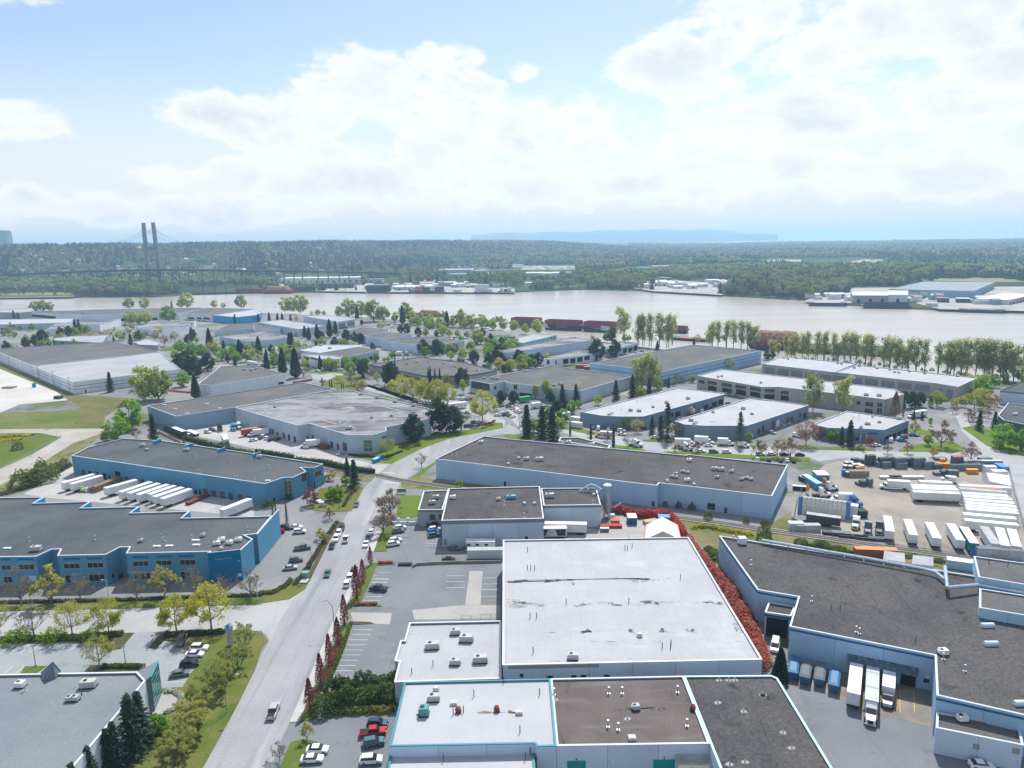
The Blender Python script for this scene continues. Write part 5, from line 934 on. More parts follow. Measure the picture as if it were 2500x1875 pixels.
# kind: shape, leaf, width/height, crown base, faces, leaf size, phrase, category
TK = {'dec': ('round', 'dec', .88, .05, 2400, .062, 'leafy green tree'), 'green': ('round', 'green', .95, .05, 2400, .062, 'bright green tree'), 'lime': ('round', 'lime', .92, .12, 2000, .06, 'lime green tree'), 'yel': ('spread', 'yel', .98, .18, 3600, .036, 'yellow-flushed spreading tree'), 'yelb': ('spread', 'olive', 1.0, .2, 2400, .031, 'sparse yellow-green tree'),
      'olive': ('sparse', 'olive', .88, .12, 1700, .045, 'olive budding tree'), 'bare': ('sparse', 'bare', .85, .16, 900, .03, 'bare-branched tree'), 'brown': ('sparse', 'brown', 1.0, .12, 2000, .036, 'bare brown tree'), 'pink': ('spread', 'pink', .85, .16, 1500, .04, 'pinkish budding tree'),
      'con': ('round', 'con', .74, .03, 2600, .068, 'dark bushy pine'), 'fir': ('con', 'fir', .52, .03, 1900, .07, 'dark pointed fir'), 'firs': ('con', 'fir', .50, .10, 800, .06, 'sparse tall fir'), 'cyp': ('cone', 'cyp', .42, .01, 3000, .05, 'dark cone-shaped cypress'), 'col': ('cone', 'cyp', .17, .0, 1300, .042, 'slim columnar cypress'),
      'pop': ('pop', 'pop', .34, .24, 1250, .036, 'tall slender poplar'), 'popw': ('pop', 'pop', .6, .16, 2600, .04, 'broad riverside tree'), 'redc': ('cone', 'red', .36, .02, 1100, .045, 'dark red columnar tree'), 'dred': ('round', 'red', 1.05, .15, 1500, .06, 'dark red round tree'), 'white': ('round', 'white', .85, .15, 1500, .045, 'white blossoming tree'),
      'limec': ('round', 'lime', .46, .12, 1200, .05, 'narrow lime green tree'), 'gold': ('cone', 'gold', .52, .02, 1500, .05, 'golden conical tree'), 'multi': ('multi', 'wisp', 1.3, .05, 4200, .032, 'olive many-stemmed tree'), 'bush': ('bush', 'shrub', 1.3, 0, 700, .11, 'round green shrub'), 'limeb': ('bush', 'lime', 1.5, 0, 900, .10, 'clipped lime green shrub'), 'thin': ('con', 'fir', .24, .02, 600, .055, 'thin young conifer')}
PRO = {}
def tree_meshes(kind, v):
    key = (kind, v)
    if key not in PRO:
        sh, lf, w_, cb, n, ls, ph = TK[kind]; T_, C_ = proto(sh, w_, cb, n, ls, hash(kind) % 9973*0+sum(map(ord, kind))*7+v*131)
        PRO[key] = (T_.mesh(kind+'_trunk', M_barkp if kind in ('bare', 'yel', 'yelb', 'olive', 'pop', 'popw') else M_bark), C_.mesh(kind+'_crown', MATS['leaf '+lf]))
    return PRO[key]
TREE_SPOTS = []
def tree(kind, p, ytop, label, group=None, wf=1.0):
    b_ = G(p); h = max(1.2, hgt(b_, ytop)); v = random.randrange(3); tm, cm = tree_meshes(kind, v)
    nm = {'con': 'pine_tree', 'fir': 'fir_tree', 'firs': 'fir_tree', 'cyp': 'cypress_tree', 'col': 'cypress_tree', 'thin': 'young_conifer', 'pop': 'poplar_tree', 'popw': 'riverside_tree', 'bush': 'shrub', 'limeb': 'shrub', 'lime': 'lime_green_tree', 'limec': 'lime_green_tree', 'yel': 'yellow_tree', 'yelb': 'yellow_green_tree', 'olive': 'budding_tree', 'multi': 'budding_tree', 'bare': 'bare_tree', 'brown': 'bare_tree', 'pink': 'pink_tree', 'white': 'blossom_tree', 'redc': 'red_leaf_tree', 'dred': 'red_leaf_tree', 'gold': 'golden_tree'}.get(kind, 'leafy_tree')
    t = thing(nm, label, 'shrub' if nm == 'shrub' else 'tree', b_, random.random()*6.28, group); a = random.uniform(.9, 1.1)*wf; t.scale = (h*a, h*a, h)
    link('trunk', tm, t); link('crown', cm, t); return t
def clear(p):
    for k in range(60):
        for s_ in ((1, -1) if k else (1,)):
            q = (p[0], p[1]+s_*k*2); g = G(q)
            if not any(inpoly(g.x, g.y, f) for f in FOOT): return q
    return p
def cluster(where, spec, wf=1.0):
    """spec: 'frame kind x ybase ytop ...'; the label is the place in the row, the kind of tree and where the row stands"""
    it = []; fr = 's'; kind = 'dec'; nums = []
    for t in spec.split():
        if t in FR: fr = t
        elif t in TK: kind = t
        else:
            nums.append(float(t))
            if len(nums) == 3: (p,) = P('%s %f %f' % (fr, nums[0], nums[1])); q = P('%s %f %f' % (fr, nums[0], nums[2]))[0]; it.append((kind, p, q[1])); nums = []
    it.sort(key=lambda e: e[1][0]); cnt = {}; 
    for k, _, _ in it: cnt[TK[k][6]] = cnt.get(TK[k][6], 0)+1
    seen = {}
    for k, p, y in it:
        p = clear(p); ph = TK[k][6]; i = seen.get(ph, 0); seen[ph] = i+1
        tree(k, p, y, (ordinal(i, cnt[ph])+ph+' '+where), 'trees '+where, wf)
cluster('along the river at far left', 'a dec 1090 880 780 1220 880 775 1580 872 735 1810 870 800 1885 872 825 2040 875 757 300 905 805 365 900 800 428 897 815 1530 870 790 fir 1450 875 810')
cluster('in front of the long riverside warehouse', 'a dec 1105 1008 890 1175 1008 930 1235 1003 885 green 1425 985 850 fir 1985 1000 920')
cluster('around the white sheds at far left', 'a fir 120 968 885 155 968 905 640 1085 960 672 1085 965 800 1050 995 con 580 1115 1020 510 1115 1030 215 1205 1115 300 1195 1100 365 1185 1050 55 1240 1145 green 630 1105 1020 710 1090 1000 olive 105 1235 1165 520 1200 1140 635 1195 1125 740 1090 1010 yelb 775 1172 1070 400 1110 1060')
cluster('behind the sand-lot warehouse', 'a yel 930 1115 1045 1010 1145 1065 1080 1105 1040 1140 1125 1065 fir 960 1155 1095 1105 1190 1085 pink 1310 1150 1070 1390 1195 1090 1475 1155 1065 cyp 1620 1150 1030 1770 1215 1040 yelb 890 1110 1060 1340 1090 1020')
cluster('along the avenue right of the sand-lot warehouse', 'a green 1520 1245 1135 1630 1295 1150 1740 1295 1200 1870 1315 1190 1995 1335 1240 1690 1270 1170 cyp 1890 1235 1140 2025 1285 1135 2185 1255 1110 fir 1985 1370 1275 con 1515 1405 1255 1600 1425 1270 1640 1455 1280 1760 1400 1245')
cluster('at the near corner of the sand-lot warehouse', 'a fir 935 1580 1405 dec 1215 1655 1355 1340 1645 1365 green 1545 1535 1405 cyp 1655 1635 1435')
cluster('along the river left of centre', 'b dec 265 905 775 330 905 775 395 915 755 720 948 850 800 955 785 905 945 800 1010 985 795 1090 985 850 1190 990 900 1280 970 820 1340 1000 890 540 935 880 590 935 890 cyp 870 960 860 1255 1005 850 white 490 940 890')
cluster('beside the two-tone roofed shed', 'b cyp 640 1115 965 690 1095 980 430 1120 1020 465 1145 1030 535 1135 1005 590 1125 1070 130 985 905 40 990 915 200 985 910 240 985 910 310 985 920 yel 1075 1060 975 con 910 1015 970 white 230 1085 1030 360 1100 1065 olive 360 985 930')
cluster('in the green belt before the barges', 'b dec 1380 1015 930 1440 1005 940 1500 1035 950 1560 1015 940 1840 1035 920 1920 1025 920 2010 1035 960 2110 1055 960 2190 1065 970 1680 1030 930 1600 1040 970 1780 1045 960 cyp 1630 1030 895 olive 1740 1035 870 c dec 150 1085 1000 250 1085 960 60 1060 970 yelb 260 1085 1030')
cluster('behind the long grey-roofed shed', 'b dec 1590 1105 1010 1650 1115 1040 1720 1115 1050 1800 1125 1060 1450 1115 1040 1830 1245 1140 1660 1255 1170 1890 1175 1040 con 1390 1115 1030 1540 1115 1060 1930 1115 1040 1240 1090 1010 1290 1090 1000 fir 1960 1205 1120 2010 1120 1090 green 2040 1215 1120 yel 1760 1255 1190 1690 1245 1190 2150 1210 1160')
cluster('near the railway siding', 'b con 780 1160 1050 850 1155 1070 900 1170 1080 cyp 300 1190 1080 320 1190 1070')
cluster('left of the white office block', 'b cyp 40 1255 1110 110 1400 1235 245 1435 1210 355 1460 1210 con 150 1260 1180 310 1290 1190 green 170 1315 1230 60 1310 1240 290 1340 1260 brown 420 1455 1335 white 435 1335 1270 520 1345 1270')
cluster('in front of the white office block', 'b dec 690 1395 1300 green 780 1365 1270 820 1425 1320 865 1335 1270 1030 1325 1250 950 1345 1285 1165 1295 1235 col 1190 1310 1240 1265 1310 1260 1300 1310 1262 lime 1100 1330 1285 1130 1325 1280')
cluster('beside the green-trimmed workshop', 'b con 920 1455 1310 1150 1535 1325 col 1195 1435 1320 1490 1455 1365 1530 1485 1380 1570 1505 1380 1475 1460 1375 limec 1630 1495 1420 1765 1595 1470 1960 1570 1480 brown 965 1465 1385 1000 1470 1400 olive 1045 1515 1410 con 1755 1485 1375 1885 1425 1365 1940 1425 1365 2110 1415 1350')
cluster('on the grass at the leafy road bend', 'b brown 820 1525 1430 870 1565 1470 920 1575 1480 580 1525 1455 yel 720 1505 1445 col 580 1525 1465 640 1540 1470 658 1540 1470 740 1555 1490 757 1555 1490')
cluster('beside the parked cars right of the workshop', 'b con 1430 1255 1135 1540 1265 1130 1855 1345 1225 1980 1355 1245 2050 1325 1190 green 1450 1285 1195 1570 1260 1145 olive 1720 1200 1160')
cluster('in the yellow row behind the streaked roof', 'b yel 1240 1640 1440 1345 1665 1455 1450 1690 1460 1545 1690 1470 1640 1695 1500')
cluster('at the road bend by the red flower bed', 'f yel 1930 245 -30')
cluster('on the inlet bank by the barges', 'c popw 975 1125 880 pop 1090 1185 920 1150 1190 915 1210 1195 910 1275 1200 905 1340 1205 915 1385 1185 930 con 870 1155 1050 green 840 1155 1070 990 1155 1090 1020 1150 1095 cyp 1260 1235 1145 dec 710 1155 1095')
cluster('behind the two-striped warehouse', 'c pop 1720 1195 980 1770 1205 975 1840 1205 975 1900 1210 970 1965 1220 970 2020 1220 980 popw 2070 1225 1030 1700 1200 1040 cyp 1570 1185 1120 yelb 1600 1170 1090 d con 40 1310 1230 90 1300 1240')
cluster('in the long riverside row on the right', 'd pop 215 1285 1090 280 1295 1085 340 1295 1075 395 1305 1060 450 1315 1065 520 1315 1065 600 1325 1070 690 1335 1065 740 1345 1070 790 1350 1080 870 1360 1085 920 1365 1090 1030 1380 1105 1075 1390 1110 1140 1395 1120 1230 1405 1120 1300 1415 1120 1370 1420 1130 1480 1430 1155 1560 1435 1140 1620 1440 1125 1680 1445 1120 1730 1445 1125 1800 1450 1115 1870 1455 1120 1940 1460 1130 2010 1475 1140 2060 1480 1145 popw 2120 1495 1210 90 1295 1140 130 1285 1170 dec 2190 1500 1380 popw 250 1300 1150 640 1335 1160 1180 1405 1200 1590 1445 1210 1905 1465 1200')
cluster('beside the pale unit row', 'c con 90 1345 1220 155 1175 1105 200 1170 1115 200 1355 1260 260 1355 1245 130 1375 1300 755 1315 1130 900 1285 1135 green 145 1360 1270')
cluster('at the corner of the two-striped warehouse', 'c popw 1130 1560 1275 1230 1560 1300 yelb 1860 1395 1285 1410 1505 1420 fir 910 1645 1475 1050 1625 1430 1190 1595 1455 lime 1265 1565 1525')
cluster('in front of the lime-tree warehouse', 'c limec 230 1625 1515 325 1605 1470 con 50 1665 1565 fir 460 1669 1510 575 1669 1510 con 360 1669 1570 lime 760 1690 1602 g green 330 200 100 b con 2080 1690 1570 2190 1690 1570')
cluster('between the two beige rows', 'h popw 430 155 -140 680 170 -120 con 1130 125 -20 1200 125 -20 1270 125 -15 1330 115 -10 gold 1120 195 -10 lime 1475 115 -20 yel 1680 115 20 1790 135 0 1850 90 -50 1620 120 40 green 1860 40 -160 gold 1420 120 20 gold 1190 200 150')
cluster('beside the field track', 'e green 985 395 185 1100 305 45 dec 890 415 330 fir 1300 405 170 brown 1150 380 290 gold 1555 440 370 gold 1800 480 425')
cluster('on the bank left of the blue warehouse', 'e bush 200 790 650 370 745 570 300 760 660 480 625 580 540 605 545 150 475 405 250 780 690', 1.0)
cluster('in the kerbside row before the blue offices', 'i bare 185 292 -59 680 252 -10 1158 252 -20 1645 228 -60 1880 228 20 2120 222 -40 olive 435 272 -64 1390 217 -55')
cluster('along the side street at lower left', 'i yelb 0 520 270 612 542 250 840 812 540 bare 290 552 260 yel 920 528 230 1490 503 200 1785 493 110')
cluster('on the corner lawn beside the main road', 'i multi 2055 652 455 2010 832 620 1860 1012 770 1740 1172 930 1600 1402 1140 1480 1642 1370 1930 930 720 1690 1290 1050 1530 1540 1290', 1.0)
cluster('beside the glass-cornered building', 'i fir 1205 1485 1005 1130 1562 1035 990 1690 1260 930 1690 1320 780 1760 1465 650 1800 1610 green 1320 1400 1215 bush 1290 1390 1300')
cluster('in the lime hedge row of the lower left car park', 'i limeb 147 590 488 442 575 486 762 562 480', 1.25)
cluster('on the lawn beside the streaked-roof warehouse', 'f con 1355 415 170 1565 335 45 1680 325 110 bare 1750 312 100 yelb 1125 525 370 lime 1100 470 430')
cluster('beside the railway crossing', 'f fir 790 695 540 850 795 555 green 770 775 700 bare 1415 625 490 lime 1735 798 725 olive 660 735 640')
cluster('in the front garden of the blue warehouse', 'f lime 640 905 810 green 700 905 780 dred 480 948 800 thin 280 1115 930 160 1025 900 185 1025 905 bush 610 740 690 300 895 850 120 965 895 brown 640 1065 960 olive 560 1235 1130 590 1260 1150 olive 870 830 770', 1.0)
cluster('on the verge beside the bright lawn', 'f brown 1150 1035 800 1095 1185 965 olive 1175 950 850')
cluster('in the dark red row along the main road', 'f redc 985 1445 1290 920 1595 1400 j redc 870 232 -55 765 452 195 710 612 385 640 792 525 565 962 690 475 1172 900')
cluster('by the bottom car park entrance', 'j olive 450 1425 1270 bare 220 1605 1420 120 1690 1580', .9)
cluster('in front of the left-hand unit strip', 'g fir 160 375 90 290 385 105 375 405 100 lime 665 245 155 1000 285 200 col 700 398 260 525 362 240 890 462 260 yelb 1090 335 215 brown 700 370 300 840 402 310 bare 1010 468 330 olive 410 400 330')
cluster('between the left-hand and middle unit strips', 'g fir 1215 345 190 1290 375 180 firs 1345 405 80 brown 1410 370 230 1410 505 430 1585 500 400 white 1540 195 110', 1.0)
cluster('along the street behind the long warehouse', 'g firs 1955 445 150 brown 2110 545 390 h brown 130 545 390 240 545 370 bare 0 500 390 g green 2030 405 325 brown 1480 480 430')
cluster('around the right-hand unit strip', 'h pink 370 445 220 fir 740 445 225 670 435 280 dred 910 442 355 490 370 285 green 600 372 300 bush 830 480 435 brown 1060 510 415 1230 510 410 olive 1440 540 440 860 495 440')
cluster('beside the gravel yard entrance', 'h lime 1400 442 345 brown 1510 455 215 1760 578 400 olive 1290 345 230 fir 1280 225 140 1350 225 150 limec 1420 275 200 bare 1610 175 80 fir 1830 315 140 1960 305 150 green 2020 465 255 2190 490 300', 1.0)
cluster('beside the railway behind the long warehouse', 'g bush 1440 970 915 1550 985 925 1690 1065 985 2010 1100 1040 2150 1110 1070 2160 1260 1130 1330 950 910 h bush 35 1140 1070 thin 40 1255 1130', .75)
def fill(where, s, kinds, n, h0, h1):
    poly = P(s); x0, x1 = min(p[0] for p in poly), max(p[0] for p in poly); y0, y1 = min(p[1] for p in poly), max(p[1] for p in poly); R = random.Random(len(where)*7); out = []; tries = 0
    while len(out) < n and tries < 4000:
        tries += 1; q = (R.uniform(x0, x1), R.uniform(y0, y1))
        if not inpoly(q[0], q[1], poly): continue
        g = G(q)
        if any(inpoly(g.x, g.y, f) for f in FOOT) or any(abs(o[0]-q[0]) < 5 and abs(o[1]-q[1]) < 3 for o in out): continue
        h = R.uniform(h0, h1); out.append((q[0], q[1], proj((g.x, g.y, h))[1], R.choice(kinds.split())))
    cluster(where, 's '+' '.join('%s %.1f %.1f %.1f' % (o[3], o[0], o[1], o[2]) for o in out))
fill('in the leafy strip right of the avenue', 'a 1480 1320 1480 1180 1900 1150 2212 1180 2212 1330 1900 1350', 'green dec lime con yelb green', 34, 5, 11)
fill('scattered between the far left sheds', 'a 0 1240 0 1030 400 1050 1300 1040 1700 1120 1480 1180 600 1130 300 1240', 'dec yelb con olive green brown lime', 44, 5, 11)
fill('in the wooded belt along the near river bank', 'b 1180 1000 1350 940 2100 1000 2100 1070 1500 1060', 'dec lime popw green', 36, 7, 12)
fill('around the sheds near the inlet', 'b 1330 1190 1500 1190 2000 1120 2212 1150 2212 1330 1700 1330 1500 1280', 'dec con green yelb lime fir', 46, 5, 11)
fill('around the white office block and siding', 'b 0 1350 0 1250 400 1080 700 1120 1000 1200 1100 1320 480 1420', 'con green cyp dec lime white', 40, 5, 12)
fill('along the lanes by the lime-tree warehouse', 'b 1850 1440 2212 1330 c 300 1330 360 1350 c 0 1420 b 1900 1440', 'con dec olive green', 24, 5, 10)
fill('in the scrub under the riverside poplars', 'd 180 1300 200 1275 900 1345 1500 1410 2000 1455 2150 1490 2100 1500 1850 1470 900 1372', 'bush olive bush green', 30, 1.5, 3.5)
fill('beside the river at the last poplars', 'd 1500 1560 1830 1480 2212 1480 2212 1500 1900 1560 1700 1640', 'yel green lime yel', 16, 4, 8)
fill('in front of the two-striped warehouse', 'c 1040 1480 1300 1480 1600 1400 1590 1500 1400 1560 1100 1640', 'dec fir olive lime', 14, 4, 8)
fill('between the firs and the street', 'g 0 130 350 60 620 60 600 140 420 330 120 340', 'con green dec fir', 12, 4, 9)
fill('beside the lawn at the right edge', 'h 1560 260 1700 60 1900 60 2000 120 1900 260 1760 280', 'olive lime brown dec', 12, 4, 8)
fill('in the front garden scrub of the blue warehouse', 'f 600 980 640 840 840 800 870 830 780 980', 'olive bush bush brown', 14, 1.2, 3.5)
# the dark cypress at the dock yard corner
cluster('at the corner of the dock yard', 'l cyp 145 1010 650')
# ------------------------------------------------------------ hedges and planting
def hedge(label, s, hgt_, wid, leaf, name='hedge', cat='hedge', n=26, ls=.42, lump=.25, z=0.0, gap=None):
    """clipped row: leaves over a rounded core along a photograph polyline"""
    p = [(v.x, v.y) for v in Gs(s)]; o = Vector((*p[0], z)); R = random.Random(len(label)); C_, K = MB(), MB()
    for a, b_ in zip(p, p[1:]):
        a, b_ = Vector(a)-o.xy, Vector(b_)-o.xy; d = b_-a; L_ = d.length; d /= L_; q = Vector((-d.y, d.x)); K.beam(a, b_, wid*(.7 if lump < .5 else .3), 0, hgt_*(.72 if lump < .5 else .35))
        if lump >= .5:
            t = 0
            while t < L_:
                r_ = wid*R.uniform(.38, .62); hh = hgt_*R.uniform(.72, 1.12); c = a+d*t+q*(R.uniform(-.12, .12)*wid); t += r_*(.85 if gap is None else R.uniform(.9, 2.4))
                for _ in range(int(n*r_*1.5)):
                    v = Vector((R.gauss(0, 1), R.gauss(0, 1), abs(R.gauss(0, 1))+.02)).normalized()*R.uniform(.78, 1.05); rquad(C_, Vector((c.x+v.x*r_, c.y+v.y*r_, max(.08, v.z*hh))), ls, R)
            continue
        for _ in range(int(L_*n)):
            t = R.random()*L_; an = R.uniform(-.3, 3.44); k = 1+lump*mnoise.noise(Vector((t*.8+a.x, an, 0))); c = a+d*t+q*(math.cos(an)*wid*.5*k); rquad(C_, Vector((c.x, c.y, max(.1, hgt_*(.35+.65*max(0, math.sin(an)))*k*R.uniform(.85, 1.05)))), ls, R)
    t = thing(name, label, cat, o); K.build('core', MATS['leaf hedge'], t); C_.build('foliage', MATS['leaf '+leaf], t); return t
hedge('clipped dark hedge wall along the truck yard behind the blue warehouse', 'e 1390 310 1560 390 1780 450 1980 500 2130 525', 2.6, 2.4, 'hedge'); hedge('dark hedge continuing beside the railway towards the road', 'f 20 505 330 555', 2.6, 2.4, 'hedge'); hedge('dark hedge nearest the railway crossing', 'f 350 580 600 600 800 655 1015 680', 2.8, 2.6, 'hedge')
hedge('long hedge along the wall of the dark-roofed rear warehouse', 'e 1500 285 1980 235', 2.4, 2.2, 'hedge'); hedge('low hedge around the lawn of the streaked-roof warehouse', 'f 800 525 1020 545 1120 545 1250 495', 1.1, 1.2, 'hedge', n=20)
hedge('glossy evergreen laurel hedge beside the bottom car park', 'j 590 1190 800 1140 1000 1120 1215 1100', 4.6, 4.6, 'laurel', n=170, ls=.5, lump=1.3)
hedge('upper part of the evergreen laurel hedge against the office annex', 'j 660 1060 900 1040 1200 1000', 5.2, 4.2, 'laurel', n=160, ls=.5, lump=1.3)
hedge('pale variegated shrubs in front of the laurel hedge', 'j 690 1205 900 1195 1190 1180', 1.6, 1.6, 'varieg', n=70, ls=.4, lump=.6)
hedge('red photinia hedge behind the silo yard', 'g 870 1010 960 1010 1060 1045 1120 1050 1200 1055 1310 1045 1370 1060', 3.2, 3.4, 'photinia', n=90, ls=.55, lump=.7)
hedge('bright red photinia hedge beside the white warehouse, far end', 'g 1390 1090 1440 1160 1500 1235', 3.2, 3.6, 'photinia', n=110, ls=.5, lump=.5)
leafmat('leaf rust', (.50, .14, .10), (.58, .28, .19), .55, .45)
hedge('rusty red hedge strip between the white warehouse and the right-hand warehouse', 'g 1500 1235 1620 1390 1740 1540 k 1830 120 1960 330 2080 600 2150 830', 2.6, 4.2, 'rust', n=110, ls=.5, lump=.6)
hedge('row of mulched shrubs along the front of the blue offices', 'i 0 270 500 258 1050 248 1700 222 2212 208', .9, 1.3, 'mauve', n=26, ls=.4); hedge('shrub border curving along the main road', 'j 0 200 150 190 250 140 320 70', 1.2, 1.8, 'shrub', n=50, ls=.4, lump=.8); hedge('dark shrub border beside the main road', 'f 350 1620 450 1480 560 1300 640 1180 700 1090', 1.0, 1.6, 'mauve', n=40, ls=.4, lump=.8)
hedge('brown shrub border in the garden of the blue warehouse', 'f 755 960 800 880 870 800', .9, 1.2, 'mauve', n=40, ls=.4); hedge('clipped green hedge in the lower left car park', 'i 0 595 300 580 700 570 1040 535', 1.3, 2.0, 'shrub', n=60, ls=.4); hedge('green hedge on the planted island of the lower left car park', 'i 1390 545 1600 535 1900 520', 1.2, 1.6, 'shrub', n=60, ls=.4); hedge('green shrubs on the island beside the pale roof', 'i 860 815 1000 810 1190 815', 1.0, 1.4, 'shrub', n=60, ls=.4)
hedge('ring of white flowering shrubs round the small terrace', 'i 1390 1025 1470 1020 1530 1060 1535 1110 1480 1160 1390 1205', .8, 1.2, 'flower', n=70, ls=.35); hedge('red shrubs at the foot of the deep blue building', 'f 45 1400 95 1330 140 1290', 1.2, 1.4, 'photinia', n=80, ls=.4); hedge('red shrub beside the deep blue entrance', 'f 205 1185 255 1175', 1.6, 2.2, 'photinia', n=120, ls=.4)
hedge('orange flower bed on the bright lawn', 'f 1225 465 1270 460 1305 480', .5, 2.2, 'orange', n=70, ls=.4, cat='flower bed', name='flower_bed'); hedge('curved red flower bed at the road bend', 'f 1800 290 1900 275 2010 250 2030 232', .6, 1.6, 'photinia', n=50, ls=.4, cat='flower bed', name='flower_bed'); hedge('yellow broom bushes in the grassy field', 'e 10 370 110 365 290 355', 1.3, 5.0, 'broom', n=60, ls=.6, lump=.9, gap=0, cat='shrubs', name='broom_bushes'); hedge('second clump of yellow broom in the grassy field', 'e 40 400 130 395 190 390', 1.1, 4, 'broom', n=50, ls=.6, lump=.9, gap=0, cat='shrubs', name='broom_bushes')
hedge('yellow flowering broom beside the railway', 'g 1570 1140 1640 1130 1720 1140 1850 1165 2050 1200', 1.4, 3.0, 'broom', n=60, ls=.45, lump=.9, gap=.12, cat='shrubs', name='broom_bushes'); hedge('green brambles along the railway beside the right-hand warehouse', 'h 330 1270 500 1300 650 1330 800 1350', 1.8, 5.0, 'shrub', n=90, ls=.5, lump=1.2, gap=-.12, cat='shrubs', name='bramble_patch'); hedge('green brambles left of the right-hand warehouse', 'g 1700 1330 1760 1390 1775 1420', 1.8, 4.0, 'shrub', n=70, ls=.5, lump=.8, cat='shrubs', name='bramble_patch'); hedge('scattered yellow and green scrub by the white tents', 'h 1130 1370 1300 1390 1450 1420 1620 1440', 1.2, 3.0, 'shrub', n=60, ls=.5, lump=.9, gap=.1, cat='shrubs', name='bramble_patch')
hedge('reddish ground cover beside the dark red row', 'j 500 1100 600 920 680 720 740 560', .8, 1.0, 'red', n=30, ls=.35); hedge('low green shrubs along the edge of the right-hand car park', 'j 590 1010 690 800 760 620 820 440', .7, .9, 'shrub', n=40, ls=.35); hedge('red low shrubs on the upper car park island', 'f 1050 1440 1170 1437', .8, 1.2, 'photinia', n=60, ls=.35); hedge('rust coloured shrubs on the lower car park island', 'j 850 285 1040 282', .8, 1.2, 'rust', n=60, ls=.35)
hedge('dark scrub bank below the left corner of the blue warehouse', 'e 20 860 200 810 400 720 590 605', 1.2, 3.0, 'mauve', n=40, ls=.5, lump=.9, name='scrub_bank'); hedge('reddish scrub along the back of the dark-roofed rear warehouse', 'a 1420 1570 1600 1590 1800 1560 1960 1545', 1.2, 2.4, 'photinia', n=20, ls=.6, lump=.9); hedge('low red hedge at the road bend corner', 'b 330 1505 420 1495 490 1480', 1.2, 1.6, 'photinia', n=30, ls=.5)
# ------------------------------------------------------------ vehicles
FR['y'] = (2140, 1140, 360/2212); FR['x'] = (390, 1020, 260/2212); FR['w'] = (1920, 1160, 260/2212); FR['v'] = (2040, 1090, 440/2212)
def paint(name, c, r=.28): return mat('paint '+name, c, r, spec=.5)
PC = {'white': (.78, .79, .80), 'black': (.012, .013, .016), 'grey': (.13, .14, .15), 'silver': (.42, .44, .46), 'navy': (.02, .04, .10), 'blue': (.03, .13, .42), 'teal': (.04, .15, .20), 'red': (.42, .01, .015), 'green': (.05, .12, .07), 'dark': (.03, .04, .045), 'cyan': (.02, .30, .50), 'orange': (.62, .20, .02), 'tan': (.45, .40, .30), 'brown': (.22, .07, .04), 'purple': (.09, .05, .12)}
for k, c in PC.items(): paint(k, c)
M_tyre = mat('tyre rubber', (.018, .018, .02), .85); M_rim = mat('wheel rim', (.35, .36, .37), .35, metal=.6); M_cglass = mat('car glass', (.02, .028, .035), .05, spec=.7); M_lamp = mat('headlamp lens', (.65, .67, .70), .1); M_tail = mat('tail lamp lens', (.35, .01, .01), .2); M_chas = mat('chassis black', (.025, .025, .027), .8); M_trw = mat('trailer white', (.74, .75, .76), .55, (.66, .67, .68), .3); M_trg = mat('trailer grey roof', (.42, .43, .45), .6, (.34, .35, .37), .3); M_trt = mat('trailer teal', (.02, .25, .34), .5)
def loft(prof, W_, inset=.10, drop=.05):
    """closed side profile (x, z) -> body with softened edges"""
    n = len(prof); cx = sum(p[0] for p in prof)/n; cz = sum(p[1] for p in prof)/n; b = MB(); vs = []
    for y, k in ((-W_/2, 1), (-W_/2+inset, 0), (W_/2-inset, 0), (W_/2, 1)):
        for x, z in prof: vs.append((x+(cx-x)*(.025 if k else 0), y, z+((-drop if z > cz else drop) if k else 0)))
    fs = [tuple(range(n)), tuple(reversed(range(3*n, 4*n)))]
    for s in range(3): fs += [(s*n+i, s*n+n+i, s*n+n+(i+1) % n, s*n+(i+1) % n) for i in range(n)]
    return b.add(vs, fs)
CARS = {'sedan': (4.45, 1.8, [(-2.2, .32), (-2.22, .80), (-2.1, .98), (-1.5, 1.02), (1.0, .98), (1.95, .82), (2.2, .62), (2.22, .32)], (-1.75, 1.05, -1.0, .35, 1.42)),
        'suv': (4.45, 1.84, [(-2.2, .34), (-2.22, .95), (-2.15, 1.12), (1.05, 1.10), (2.0, .96), (2.2, .75), (2.22, .34)], (-2.05, 1.12, -1.75, .35, 1.68)),
        'pickup': (5.5, 1.95, [(-2.75, .45), (-2.75, 1.05), (-.9, 1.08), (1.3, 1.15), (2.5, 1.08), (2.75, .85), (2.75, .45)], (-.95, 1.45, -.75, .75, 1.82)),
        'van': (5.3, 1.95, [(-2.6, .36), (-2.62, 1.2), (1.6, 1.2), (2.45, 1.0), (2.6, .8), (2.62, .36)], (-2.6, 1.75, -2.55, 1.1, 2.15))}
CP = {}
